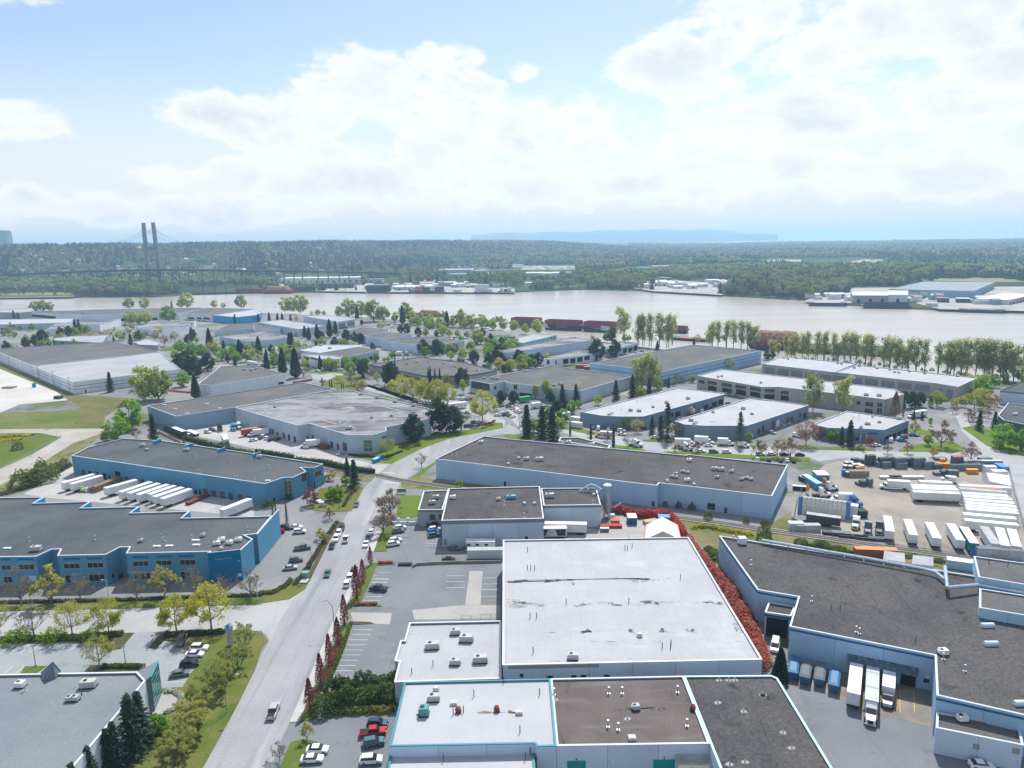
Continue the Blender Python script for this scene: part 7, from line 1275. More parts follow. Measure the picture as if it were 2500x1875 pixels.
for px in (490, 517, 545, 585, 605, 640, 660, 690, 715, 735, 775, 800, 825, 850, 880):
    e = None
    for k in range(200):
        q = deckat(4+k*.025)
        if proj(q)[0] >= px: e = q; break
    if e: MB().tube((e.x-o3.x, e.y-o3.y, -o3.z), (e.x-o3.x, e.y-o3.y, e.z-o3.z-2), 1.3, 1.3, 8).build('pier', M_brc, bt)
for i, t in enumerate((.6, 1.05, 1.3, 1.75, 2.2, 2.5, 2.95, 3.3, 4.6, 5.1, 5.5, 6.1, 6.5, 7.2)):
    e = deckat(t); d = deckat(t+.02)-e; r_ = math.atan2(d.y, d.x); big = i % 3 == 1
    tt = thing('bridge_truck' if big else 'bridge_car', 'tiny pale '+('lorry' if big else 'car')+' driving over the cable-stayed bridge', 'truck' if big else 'car', (e.x, e.y-6*((i % 2)*2-1), e.z), r_, 'traffic on the bridge'); MB().box(-6 if big else -2.2, 5 if big else 2.2, -1.2, 1.2, .5, 3.8 if big else 1.5).build('body', M_trw, tt); MB().box(5 if big else -1.2, 7.4 if big else 1.2, -1.1, 1.1, .5 if big else 1.45, 3 if big else 1.8).build('cab', M_trw if big else M_cglass, tt)
tw = atdepth((17, 596), 4200); tb = thing('high_rise', 'lone glass tower block on the hill at far left', 'tower', (tw.x, tw.y, 90)); MB().box(-24, 22, -20, 20, -20, 104).build('tower_body', mat('blue glass tower', (.16, .30, .40), .4, (.22, .36, .44), .05), tb); MB().box(-19, 17, -17, 17, 104, 110).build('penthouse', mat('blue glass tower', (.1, .1, .1)), tb)
# ------------------------------------------------------------ barges and boats
def barge(label, s, hgt_, wid, hull, cargo=None, ch=3.0, name='barge', rimm=None, rim=.5):
    """s: left and right ends of the waterline nearest the camera"""
    a, b_ = Gs(s, WZ); d = b_-a; l = d.length; t = thing(name, label, 'barge', (a.x, a.y, WZ), math.atan2(d.y, d.x)); r_ = min(5, l*.1)
    MB().hexa([(r_, 0, -.5), (l-r_, 0, -.5), (l-r_, wid, -.5), (r_, wid, -.5)], [(0, 0, hgt_*.45), (l, 0, hgt_*.45), (l, wid, hgt_*.45), (0, wid, hgt_*.45)]).build('lower_hull', mat('dark hull', (.035, .03, .045), .7, (.06, .045, .06), .2), t)
    MB().box(0, l, 0, wid, hgt_*.45, hgt_*.55 if rimm else hgt_).build('upper_hull', hull, t)
    if rimm:
        for q in ((r_*.6, l-r_*.6, .3, .9), (r_*.6, l-r_*.6, wid-.9, wid-.3), (r_*.6, r_*.6+.6, .9, wid-.9), (l-r_*.6-.6, l-r_*.6, .9, wid-.9)): MB().box(*q, hgt_*.55, hgt_).build('coaming', rimm, t)
        for k in range(int(l/6)): MB().box(3+k*6, 3.25+k*6, -.12, .3, hgt_*.45, hgt_).build('rib', rimm, t)
    if cargo:
        nx, ny = 26, 8; vs = []; R = random.Random(5)
        for i in range(nx+1):
            for j in range(ny+1):
                u, v = i/nx, j/ny; e = min(1, min(u, 1-u)*9)*min(1, min(v, 1-v)*3.2); vs.append((r_+(l-2*r_)*u, .8+(wid-1.6)*v, hgt_*.8+ch*e**.7+R.uniform(-.3, .3)*ch*.2))
        MB().add(vs, [(i*(ny+1)+j, (i+1)*(ny+1)+j, (i+1)*(ny+1)+j+1, i*(ny+1)+j+1) for i in range(nx) for j in range(ny)]).build('cargo_heap', cargo, t)
    return t
M_hull = mat('oxide purple hull', (.11, .04, .065), .75, (.15, .055, .075), .08, layers=[((.05, .035, .055), .2, .5, .65, (1, 1, .2), 0)]); M_coam = mat('red brown coaming', (.26, .06, .075), .7, (.18, .045, .065), .2); M_chip = mat('wood chips', (.40, .22, .12), .95, (.30, .16, .09), .3, layers=[((.50, .32, .19), .5, .5, .65, None, 0)], fine=.3, finescale=1.5); M_navy = mat('navy hull', (.03, .04, .07), .7); M_rustc = mat('rusty cargo', (.42, .14, .04), .9)
M_mark = mat('white hull paint', (.62, .63, .66), .7, (.45, .46, .5), .5)
for lb, s in (('leftmost empty purple barge moored before the green belt', 'c 10 1030 262 1040'), ('middle empty purple barge moored in the inlet', 'c 290 1052 612 1066'), ('right-hand empty purple barge moored in the inlet', 'c 618 1067 905 1082'), ('purple barge end beyond the inlet trees', 'c 1290 1080 1510 1088')):
    t = barge(lb, s, 11 if 'end' not in lb else 7, 15, M_hull, rimm=M_coam)
    if 'middle' in lb or 'right' in lb:
        b0 = 1.5 if 'middle' in lb else None; l = max(v.co.x for v in t.children[1].data.vertices); x0, x1 = ((.02, .2) if 'middle' in lb else (.62, .95)); MB().add([(l*x0, -.16, 2.2), (l*x1, -.16, 2.2), (l*(x1-.08), -.16, 7.2), (l*x0, -.16, 7.2)], [(0, 1, 2, 3)]).build('white_bow_mark', M_mark, t)
        d = Vector((math.cos(t.rotation_euler[2]), math.sin(t.rotation_euler[2]), 0)); 
        for k in range(8): MB().box(l*(.42+k*.035), l*(.42+k*.035)+.9, -.18, -.1, 3.3, 4.7).build('hull_letter', mat('faded hull letter', (.30, .28, .33), .7), t)
barge('purple barge heaped with orange-brown wood chips right of the tall trees', 's 1822 850 1962 858', 8, 24, M_hull, M_chip, 9.5, rimm=None); barge('low rust-orange barge between the tree groups on the river bank', 'c 1370 1140 1680 1160', 2.5, 12, M_navy, M_rustc, .8); barge('rust-orange heaped barge behind the green belt', 'b 1360 935 1560 950', 4, 12, M_hull, M_chip, 5); barge('long dark moored barge behind the riverside poplars', 'd 300 1250 1300 1290', 7, 14, M_navy, rimm=mat('grey deck rail', (.28, .31, .34), .7)); barge('blue-grey barge end behind the last poplars', 'd 1480 1330 2300 1360', 5, 14, M_navy, rimm=mat('blue grey coaming', (.24, .33, .42), .7)); barge('purple barge end below the chip barge', 'd -60 1225 130 1235', 8, 12, M_hull, rimm=M_coam)
barge('red barge heaped with wood chips under the far bank', 'b 70 752 310 750', 8, 22, mat('red hull', (.25, .03, .05), .7), M_chip, 9); barge('dark covered barge moored at the far bank', 'b 945 748 1142 746', 16, 20, M_navy); barge('dark moored hull beside the far timber yard', 'b 320 742 500 738', 13, 18, M_navy); barge('flat black barge with low cargo at the far right bank', 'd 395 855 722 858', 5, 18, M_navy, mat('pale deck cargo', (.4, .42, .44), .8), 1.5); barge('red-brown coaster moored at the boat shed on the right bank', 'd 842 875 1262 880', 8, 16, mat('maroon hull', (.14, .035, .05), .7), rimm=M_navy); barge('flat barge drifting before the right bank', 'd 1665 908 2060 918', 4, 18, M_navy, mat('pale deck cargo', (.4, .4, .4)), .8)
def ship(label, s, hh, wid, houses, hull=None):
    a, b_ = Gs(s, WZ); d = b_-a; l = d.length; t = thing('work_boat', label, 'boat', (a.x, a.y, WZ), math.atan2(d.y, d.x)); MB().hexa([(l*.06, wid*.1, -.5), (l*.97, 0, -.5), (l*.97, wid, -.5), (l*.06, wid*.9, -.5)], [(0, wid*.3, hh*1.25), (l, 0, hh), (l, wid, hh), (0, wid*.7, hh*1.25)]).build('hull', hull or M_navy, t)
    for x0, x1, z0, z1, m_ in houses: MB().box(l*x0, l*x1, wid*.15, wid*.85, z0, z1).build('deckhouse', m_, t)
    MB().tube((l*.7, wid/2, hh), (l*.7, wid/2, hh+16), .3, .15).build('mast', M_alu, t)
ship('dark working ship with red deckhouse at the far bank', 'b 1295 750 1597 750', 5, 16, ((.2, .42, 5, 14, mat('red brown house', (.35, .12, .10), .7)), (.45, .6, 5, 12, M_navy), (.62, .75, 5, 15, M_mark), (.78, .97, 5, 13, M_navy))); ship('white and blue ferry boat at the far bank', 'b 1850 752 2012 752', 3.5, 14, ((.1, .9, 3.5, 9, M_mark), (.05, .75, 9, 18, M_mark))); ship('small tug cluster beside the ferry boat', 'b 2055 752 2192 750', 4, 12, ((.15, .35, 4, 11, M_mark), (.4, .6, 4, 9, M_navy), (.62, .85, 4, 12, M_mark))); ship('blue patrol boat at the right bank landing', 'd 1370 880 1500 882', 3, 9, ((.1, .9, 3, 8, M_mark),)); ship('low raft of logs and floats at the far bank', 'b 1640 750 1840 752', 2, 10, ((.2, .5, 2, 8, M_mark),))
# ------------------------------------------------------------ sheds and yards on the far shore
def shed(label, s, ytop, dep, wall, roof, gable=True, name='shed', arch=False):
    a, b_ = Gs(s); d = b_-a; l = d.length; h = hgt(a, ytop); t = thing(name, label, 'building', a, math.atan2(d.y, d.x)); e = h*.72 if gable else h
    MB().box(0, l, 0, dep, 0, e).build('wall', wall, t)
    if gable: MB().add([(-.5, -.5, e), (l+.5, -.5, e), (l+.5, dep+.5, e), (-.5, dep+.5, e), (-.5, dep/2, h), (l+.5, dep/2, h)], [(0, 1, 5, 4), (2, 3, 4, 5), (0, 4, 3), (1, 2, 5)]).build('roof', roof, t)
    else: MB().box(-.3, l+.3, -.3, dep+.3, e, e+.6).build('roof', roof, t)
    k = int(l/14)
    for i in range(k): MB().box(l*(i+.5)/k-2, l*(i+.5)/k+2, -.25, -.05, .3, e*.55).build('door', M_dark, t)
W_w = mat('far white wall', (.60, .63, .66), .8); W_b = mat('far blue wall', (.20, .33, .45), .8); W_d = mat('far dark wall', (.08, .10, .12), .8); R_w = mat('far white roof', (.68, .68, .70), .7); R_g = mat('far grey roof', (.26, .29, .32), .8); R_t = mat('far green roof', (.03, .38, .30), .7); R_r = mat('far pinkish roof', (.50, .30, .28), .8)
W_g2 = mat('far grey wall', (.34, .38, .42), .8)
FS = [('long white timber hall on the far bank', 'b 222 670 890 662', 'b 222 622', 50, W_w, R_w, False), ('dark timber shed below the long white hall', 'b 330 715 840 705', 'b 330 672', 20, W_d, W_d, False), ('left-hand white arched boat shelter on the far bank', 'b 1188 725 1265 724', 'b 1188 682', 30, mat('mint wall', (.30, .50, .47), .8), R_w, True), ('middle white arched boat shelter on the far bank', 'b 1280 722 1345 721', 'b 1280 680', 30, W_w, R_w, True), ('right-hand white arched boat shelter on the far bank', 'b 1350 722 1405 720', 'b 1350 684', 30, W_w, R_w, True),
      ('pinkish pitched roof house above the far shipyard', 'b 1405 690 1520 688', 'b 1405 652', 30, W_w, R_r, True), ('second pinkish roof behind the far shipyard', 'b 1430 660 1530 658', 'b 1430 636', 25, W_w, R_r, True), ('grey far shed right of the shipyard', 'b 1640 622 1815 620', 'b 1640 588', 60, W_b, R_g, False), ('blue far shed right of the shipyard', 'b 1920 622 2090 620', 'b 1920 585', 60, W_b, R_w, False), ('small white house on the far shore road', 'b 1690 690 1760 688', 'b 1690 660', 14, W_w, R_w, True), ('second small white house on the far shore road', 'b 1770 700 1830 698', 'b 1770 676', 14, W_w, R_r, True),
      ('white landing house on the far bank in the middle', 'c 158 712 395 705', 'c 158 660', 22, W_w, R_w, False), ('white office row behind the landing house', 'c 330 640 540 628', 'c 330 580', 40, W_w, R_w, False), ('second white row behind the landing house', 'c 80 615 330 610', 'c 80 580', 50, W_g2, R_w, False), ('teal-roofed depot on the far flats', 'c 1170 556 1228 553', 'c 1170 532', 60, R_t, R_t, False), ('pink depot on the far flats', 'c 1230 556 1420 553', 'c 1230 520', 60, mat('far pink wall', (.50, .40, .36), .8), R_r, False),
      ('leftmost white boat shed on the embankment', 'c 1100 700 1150 698', 'c 1100 650', 20, W_w, R_w, True), ('second white boat shed on the embankment', 'c 1215 690 1275 688', 'c 1215 640', 20, W_w, R_w, True), ('third white boat shed on the embankment', 'c 1290 690 1350 688', 'c 1290 636', 20, W_w, R_w, True), ('tall grey boat shed on the embankment', 'c 1305 660 1380 658', 'c 1305 618', 20, W_d, R_g, False), ('white boat shed beside the small trees on the embankment', 'c 1360 695 1420 693', 'c 1360 650', 20, W_w, R_w, True), ('white wrapped yacht shed on the embankment', 'c 1530 712 1600 710', 'c 1530 668', 18, W_w, R_w, True), ('second white wrapped yacht shed on the embankment', 'c 1410 712 1480 710', 'c 1410 680', 18, W_w, R_w, True), ('long white boat hall on the embankment', 'c 1700 672 1790 670', 'c 1700 636', 30, W_w, R_w, False), ('pink-roofed boat hall on the embankment', 'c 1800 680 1880 678', 'c 1800 642', 30, W_w, R_r, True),
      ('low blue boat house on the right bank', 'd 765 830 1065 832', 'd 765 738', 24, W_g2, R_w, True), ('tall blue boat house on the right bank', 'd 1065 835 1225 838', 'd 1065 728', 30, W_w, R_w, True), ('white tank shed on the right bank', 'd 640 785 775 785', 'd 640 752', 14, W_w, R_w, True), ('grey hut on the right bank landing', 'd 1480 828 1580 830', 'd 1480 788', 14, W_d, R_g, False), ('white-roofed hut on the right bank landing', 'd 1640 830 1755 832', 'd 1640 792', 14, W_d, R_w, False), ('brown hut on the right bank landing', 'd 1760 835 1830 836', 'd 1760 806', 14, mat('far brown', (.30, .15, .12), .8), R_r, False), ('pale warehouse cut off at the right edge of the far bank', 'd 2080 850 2300 800', 'd 2080 805', 40, W_w, R_w, False), ('white house among the right bank trees', 'd 60 725 180 725', 'd 60 690', 14, W_w, R_w, True), ('grey shed behind the chip barge far bank', 'b 960 660 1080 658', 'b 960 630', 30, W_w, R_g, False), ('small red roofed hall left of the far white hall', 'a 1990 740 2212 738', 'a 1990 712', 16, mat('far maroon', (.22, .05, .06), .8), mat('far maroon', (.2, .1, .1)), False)]
for lb, s, yt, dep, wl, rf, gb in FS: shed(lb, s, P(yt)[0][1], dep, wl, rf, gb)
fw = building('large blue-grey warehouse with rows of skylights on the far right bank', 'd 1070 712 1370 645 1965 650 1790 728', 12, wm('far cladding', (.24, .38, .48)), mat('far blue grey roof', (.22, .26, .30), .8), M_cop, .4, panel=40, holes='d 1340 735 1400 765 doorw 1420 740 1490 770 doorw 1500 742 1540 770 doorw 1240 740 1320 765 doorw')
fr2 = [c for c in fw.children if c.name.split('.')[0] == 'roof'][0]
for i in range(8):
    for j in range(5):
        u, v = (i+.5)/8, (j+.5)/5; q = P('d %f %f' % (1120+v*260-(0)+u*(690-v*70), 708-v*56+u*8))[0]; g = G(q, 11.65)-Vector(fw.location); MB().box(g.x-2.2, g.x+2.2, g.y-3, g.y+3, 11.62, 11.9).build('skylight', M_copw, fr2)
# small houses scattered on the far hillside
hm = MB().box(-6, 6, -5, 5, 0, 5).mesh('house_wall', W_w); hr = MB().add([(-6.5, -5.5, 5), (6.5, -5.5, 5), (6.5, 5.5, 5), (-6.5, 5.5, 5), (-6.5, 0, 8), (6.5, 0, 8)], [(0, 1, 5, 4), (2, 3, 4, 5), (0, 4, 3), (1, 2, 5)]); hrs = [hr.mesh('house_roof', m_) for m_ in (R_g, R_r, R_w)]
rn2 = random.Random(21)
for k in range(70):
    a = rn2.uniform(-36, -12); r = rn2.uniform(2000, 3300); ra = rad(a); x, y = math.sin(ra)*r, math.cos(ra)*r; t = thing('hillside_house', 'small pale house half hidden among trees on the far hillside', 'house', (x, y, zfar(a, r)+9*rn2.random()), rn2.random()*3, 'houses on the far hillside'); link('wall', hm, t); link('roof', hrs[k % 3], t)
for k in range(60):
    q = P('c %f %f' % (rn2.uniform(20, 560), rn2.uniform(520, 545)))[0]; g = G(q, 1); t = thing('parked_lorry', 'tiny white lorry in the far truck park', 'truck', g, rn2.choice((0, 1.5)), 'lorries in the far truck park'); MB().box(-6, 6, -1.3, 1.3, .8, 4).build('body', M_trw, t); MB().box(6.2, 8.4, -1.2, 1.2, .5, 3.2).build('cab', M_trw, t)
for k in range(26):
    q = P('b %f %f' % (rn2.uniform(1660, 2200), rn2.uniform(520, 575)))[0]; g = G(q, 1); t = thing('far_depot', 'long pale depot roof on the far plain', 'building', g, 0, 'depots on the far plain'); l = rn2.uniform(25, 70); MB().box(-l, l, -15, 15, 0, 8).build('wall', W_g2, t); MB().box(-l-1, l+1, -16, 16, 8, 9).build('roof', R_w, t)
R_ = random.Random(9)
for wh, s, n in (('along the far shipyard shore', 'b 950 715 2200 690', 30), ('along the embankment boatyard', 'c 1080 705 1880 690', 26), ('in the right bank landing yard', 'd 400 800 2100 850', 24)):
    a, b_ = P(s); it = sorted((R_.random(), R_.random()) for _ in range(n))
    for i, (u, v) in enumerate(it):
        q = (a[0]+(b_[0]-a[0])*u, a[1]+(b_[1]-a[1])*u-v*9); g = G(q, .9); t = thing('shore_hut', ordinal(i, n)+'small pale hut '+wh, 'hut', g, R_.uniform(-.3, .3), 'huts '+wh); l, h = R_.uniform(4, 11), R_.uniform(3, 8); MB().box(-l, l, -4, 4, 0, h).build('wall', R_.choice((W_w, W_g2, W_b, W_w)), t); MB().add([(-l-.4, -4.4, h), (l+.4, -4.4, h), (l+.4, 4.4, h), (-l-.4, 4.4, h), (-l-.4, 0, h+2), (l+.4, 0, h+2)], [(0, 1, 5, 4), (2, 3, 4, 5), (0, 4, 3), (1, 2, 5)]).build('roof', R_.choice((R_w, R_w, R_g, R_r)), t)
# ------------------------------------------------------------ yard goods, street furniture, small things
def boxthing(name, label, cat, p, l, w_, h, m, ang=0, top=None, group=None, z=.05, ribs=0, th=.12):
    b_ = G(p, z); q = Vector((math.cos(rad(ang)), -math.sin(rad(ang)))); e = G((p[0]+q.x*5, p[1]+q.y*5), z); d = e-b_; t = thing(name, label, cat, b_, math.atan2(d.y, d.x), group)
    MB().box(-l/2, l/2, -w_/2, w_/2, 0, h).build('body', m, t); MB().box(-l/2-.05, l/2+.05, -w_/2-.05, w_/2+.05, h, h+th).build('top', top or m, t)
    for k in range(ribs): x = -l/2+l*(k+.5)/ribs; MB().box(x-.08, x+.08, -w_/2-.06, w_/2+.06, .1, h-.05).build('rib', m, t)
    return t
M_pal = mat('grey pallet wood', (.20, .235, .26), .9, (.14, .17, .19), 1.5); M_pald = mat('dark pallet wood', (.11, .13, .15), .9, (.08, .10, .11), 1.5)
def stack(label, p, ytop, l, w_, m, group='stacks of grey pallets'):
    b_ = G(p, .03); h = max(1.0, min(4.5, hgt(b_, ytop)*.8)); n = max(3, int(h/.45)); t = thing('pallet_stack', label, 'pallet stack', b_, random.uniform(-.15, .15), group)
    key = 'pal%.1f%.1f%s' % (l, w_, m.name)
    if key not in TW: TW[key] = MB().box(-l/2, l/2, -w_/2, w_/2, .14, .36).box(-l/2, l/2, -w_/2, -w_/2+.25, 0, .14).box(-l/2, l/2, w_/2-.25, w_/2, 0, .14).mesh('pallet', m)
    for k in range(n): o = link('pallet', TW[key], t, (random.uniform(-.1, .1), random.uniform(-.1, .1), k*.45))
SK = [(420, 222, 70, 4.0), (590, 240, 90, 4.6), (670, 232, 90, 3.2), (770, 255, 90, 4.4), (890, 235, 100, 4.8), (1010, 255, 90, 5.2), (1130, 265, 150, 4.6), (1230, 265, 200, 4), (530, 242, 160, 3.4), (612, 256, 150, 3.8), (688, 245, 200, 3.0), (790, 268, 170, 4.8), (375, 212, 150, 2.6), (480, 215, 120, 3.0), (240, 190, 120, 3.2), (310, 195, 130, 3.0), (1320, 345, 280, 2.4), (1240, 350, 290, 2.4), (1400, 360, 250, 2.4), (1460, 350, 260, 2.4), (1280, 165, 120, 5.0), (1590, 240, 190, 5), (1700, 240, 200, 5), (1830, 170, 135, 5.6), (330, 480, 390, 2.2), (410, 480, 360, 2), (280, 470, 410, 2)]
SK.sort()
for i, (x, y, yt, l) in enumerate(SK): stack(ordinal(i, len(SK))+'stack of grey pallets in the gravel yard', P('v %f %f' % (x, y))[0], P('v %f %f' % (x, yt))[0][1], l, 2.4, M_pal if i % 3 else M_pald)
CB = sorted([(140, 250), (182, 248), (122, 292), (172, 296), (230, 275), (275, 272), (310, 290), (145, 370)])
for i, (x, y) in enumerate(CB): boxthing('steel_bin', ordinal(i, len(CB))+'dark steel bin with white lid beside the pallet stacks', 'bin', P('v %d %d' % (x, y))[0], 2.0, 2.0, 2.2, M_pald, 0, M_trw, 'dark bins with white lids')
boxthing('portable_toilet', 'blue portable toilet at the left end of the pallet stacks', 'toilet', P('v 100 358')[0], 1.6, 1.6, 2.6, paint('bright blue', (.02, .2, .5), .5)); boxthing('portable_toilet', 'blue portable toilet on the sand lot', 'toilet', P('a 290 1540')[0], 1.8, 1.8, 3.0, MATS['paint bright blue'])
boxthing('timber_crate', 'grey weathered timber crate behind the dark bins', 'crate', P('v 275 368')[0], 8, 2.6, 2.6, mat('weathered timber', (.30, .26, .23), .9, (.22, .18, .16), 1), 0, ribs=5)
for i, (x, y, l) in enumerate(((290, 300, 3), (1280, 255, 2.2), (1350, 258, 2.2), (1670, 330, 4.5), (1310, 200, 2))): boxthing('orange_machine', ordinal(i, 5)+'orange machine among the stacks of the gravel yard', 'machine', P('v %d %d' % (x, y))[0], l, 1.8, 1.8, MATS['paint orange'], 0, mat('machine yellow', (.7, .33, .02), .5), 'orange machines', ribs=2)
boxthing('red_cabin', 'red-roofed cabin behind the pallet stacks', 'cabin', P('v 1485 215')[0], 4, 3, 3.4, M_pald, 0, MATS['paint red'], ribs=2); boxthing('water_tank', 'pair of white tanks near the yard corner', 'tank', P('v 1885 330')[0], 4.5, 2.5, 3.2, W_w, 0, M_trw, ribs=3); boxthing('white_hut', 'white hut with orange tarp at the yard corner', 'hut', P('v 2000 370')[0], 5.5, 3, 2.6, M_trw, 0, M_trw); boxthing('blue_tarp_pile', 'blue tarp pile at the top right yard corner', 'tarp', P('v 2030 280')[0], 3, 6, 1.8, MATS['paint bright blue'], 0, paint('tarp blue', (.05, .25, .6), .6))
boxthing('steel_rack', 'grey racking row behind the orange machine', 'rack', P('v 1610 290')[0], 14, 2, 2.4, M_pal, 0, M_pald, ribs=8); boxthing('pipe_rack', 'long pipe rack near the yard corner', 'rack', P('v 1800 215')[0], 16, 2, 1.6, M_pal, 0, M_alu, ribs=8); boxthing('steel_tray', 'pale steel tray left of the box truck', 'tray', P('v 675 395')[0], 9, 1.8, 1.0, M_alu, 0, M_trw, ribs=4); boxthing('steel_tray', 'pale steel tray right of the box truck roof', 'tray', P('v 865 395')[0], 14, 1.8, 1.0, M_alu, 0, M_trw, ribs=6)
boxthing('scrap_metal', 'tangle of scrap metal beside the tent', 'scrap', P('w 300 960')[0], 5, 4, 1.2, M_pald, 10, M_pal, ribs=6); boxthing('steel_tank', 'white horizontal tank at the yard fence corner', 'tank', P('w 190 1130')[0], 5.0, 2.4, 2.6, W_w, 0, M_trw, ribs=2); boxthing('tank_trailer', 'silver tank trailer at the yard fence', 'trailer', P('w 440 1150')[0], 8, 2.4, 2.2, M_alu, 0, M_trg, ribs=4); boxthing('truck_chassis', 'stripped truck frame along the yard fence', 'chassis', P('w 1380 1300')[0], 9, 2.2, .8, M_chas, -4, M_chas, ribs=5); boxthing('truck_chassis', 'second stripped truck frame along the yard fence', 'chassis', P('w 1720 1335')[0], 9, 2.2, .8, M_chas, -4, M_pald, ribs=5); boxthing('parts_heap', 'heap of grey and black truck parts at the yard fence', 'scrap', P('w 1130 1255')[0], 6, 2.4, 1.2, M_chas, -4, M_pal, ribs=4); boxthing('parts_heap', 'second heap of dark truck parts at the yard fence', 'scrap', P('w 880 1230')[0], 4, 2.0, 1.0, M_chas, -4, M_pald, ribs=4); boxthing('green_hut', 'small dark green hut right of the tent', 'hut', P('w 1560 860')[0], 3, 3, 2.4, mat('hut green', (.03, .06, .05), .8), 0, MATS['hut green']); boxthing('tyre_pile', 'pile of black tyres before the dark trailer', 'tyres', P('w 780 1040')[0], 4.5, 2.4, 1.4, M_tyre, 0, M_tyre, ribs=5); boxthing('portable_office', 'white cabin at the right end of the tent', 'cabin', P('w 1370 860')[0], 3.0, 3.2, 4.4, M_trw, 80, M_trw)
boxthing('shipping_container', 'blue shipping container beside the orange board', 'container', P('w 520 210')[0], 2.6, 12, 2.7, paint('container blue', (.04, .23, .42), .5), 3, paint('pale blue roof', (.30, .50, .62), .5), ribs=0); boxthing('shipping_container', 'second blue container behind the orange-white truck', 'container', P('w 710 80')[0], 5, 6, 2.6, MATS['paint container blue'], 0, M_trw, ribs=4); boxthing('dark_skip', 'dark green skip beside the blue container', 'skip', P('w 370 130')[0], 2.4, 5, 1.8, mat('skip green', (.03, .05, .04), .8), 5, M_trg, ribs=0); boxthing('pallet_box', 'black boxes by the wall of the long warehouse', 'boxes', P('w 265 310')[0], 5, 1.6, 1.7, M_chas, -5, M_trw, ribs=3)
a, b_ = G(P('w 410 330')[0], .05), G(P('w 470 340')[0], .05); t = thing('orange_board', 'tall orange sign board leaning near the blue container', 'sign', a); q = [G(p_, z)-a for p_, z in zip(P('w 400 320 445 345 480 270 430 160'), (1.0, .8, 3.2, 5.0))]; MB().hexa([v for v in q], [v+Vector((.25, .15, 0)) for v in q]).build('board', mat('amber board', (.75, .38, .01), .6, layers=[((.5, .2, .01), 1.2, .55, .65, None, 0)]), t); MB().tube((0, 0, 0), q[0], .08).build('post', M_alu, t); MB().tube((q[1].x, q[1].y, 0), q[1], .08).build('post', M_alu, t)
# storage tent: white fabric over hoops, blue end bays
e0, e1, f0, f1 = G(P('w 262 432')[0], 6.2), G(P('w 1345 548')[0], 6.2), G(P('w 225 800')[0]), G(P('w 1312 942')[0]); t = thing('storage_tent', 'long white storage tent with blue end bays in the gravel yard', 'tent', f0); nb = 12; M_fab = mat('white tent fabric', (.72, .71, .66), .7, (.64, .63, .58), .5); M_fabb = mat('blue tent fabric', (.10, .27, .55), .7, (.07, .20, .42), .5)
for k in range(nb):
    u0, u1 = k/nb+.003, (k+1)/nb-.003; m_ = M_fabb if k in (0, nb-1) else M_fab; rows = []
    for (hz, t_) in ((0, 0), (3.4, .02), (5.0, .25), (6.2, .55), (6.4, .8), (5.0, 1.15), (0, 1.35)):
        rows.append([(f0.lerp(f1, u)*(1-t_)+Vector((e0.lerp(e1, u).x, e0.lerp(e1, u).y, 0))*t_-f0) for u in (u0, (u0+u1)/2, u1)])
        for v, s_ in zip(rows[-1], (.12, -.06, .12)): v.z = hz+(s_ if hz else 0)
    vs = [v for r_ in rows for v in r_]; MB().add(vs, [(i*3+j, i*3+j+1, i*3+4+j, i*3+3+j) for i in range(6) for j in range(2)]).build('fabric_bay', m_, t)
# tents and goods beside the railway
def tent(label, s, h, m, trim=None, wall=1.6):
    p = Gs(s); t = thing('party_tent', label, 'tent', p[0]); q = [v-p[0] for v in p]; c = sum(q, Vector())/len(q); n = len(q)
    MB().prism([(v.x, v.y) for v in q], 0, wall, False).build('side_wall', m, t); r0, r1 = (q[0]+q[3])/2, (q[1]+q[2])/2; MB().add([(v.x, v.y, wall) for v in q]+[(r0.x, r0.y, h), (r1.x, r1.y, h)], [(0, 1, 5, 4), (2, 3, 4, 5), (0, 4, 3), (1, 2, 5)]).build('canopy', m, t)
    if trim:
        tb_ = MB()
        for a, b_ in zip(q, q[1:]+q[:1]): tb_.tube((a.x, a.y, wall), (b_.x, b_.y, wall), .16)
        tb_.build('trim', trim, t)
tent('white tent with orange edging behind the white warehouse', 'g 1460 1310 1430 1180 1165 1180 1150 1310', 6.0, M_fab, mat('orange trim', (.75, .13, .03), .6), 3.0); tent('left-hand low white tent beside the railway', 'h 1020 1440 1205 1470 1190 1410 1030 1390', 3.4, M_trw); tent('right-hand low white tent beside the railway', 'h 1262 1480 1445 1500 1430 1445 1270 1425', 3.4, M_trw); tent('big white tarpaulin marquee at the right of the gravel yard', 'v 1880 500 2150 560 2060 420 1790 400', 4.5, M_trw, None, 2.6)
boxthing('shipping_container', 'rusty brown container with orange roof beside the railway', 'container', P('h 955 1378')[0], 12.5, 2.6, 2.7, mat('rusty container', (.26, .08, .045), .8), -2, mat('orange container roof', (.62, .25, .10), .7), ribs=10); boxthing('storage_box', 'pale blue storage boxes behind the plant room', 'box', P('h 1700 1480')[0], 9, 3, 2.6, W_sky, -8, M_trw, ribs=3); boxthing('steel_rack', 'galvanised rack stack beside the end trailers', 'rack', P('h 1995 1390')[0], 13, 3, 3.2, M_alu, -4, M_pal, ribs=7); boxthing('blue_tarp_pile', 'blue tarp heap beside the teal trailer', 'tarp', P('h 1830 1365')[0], 5, 3, 1.8, MATS['paint bright blue'], -5, MATS['paint tarp blue'])
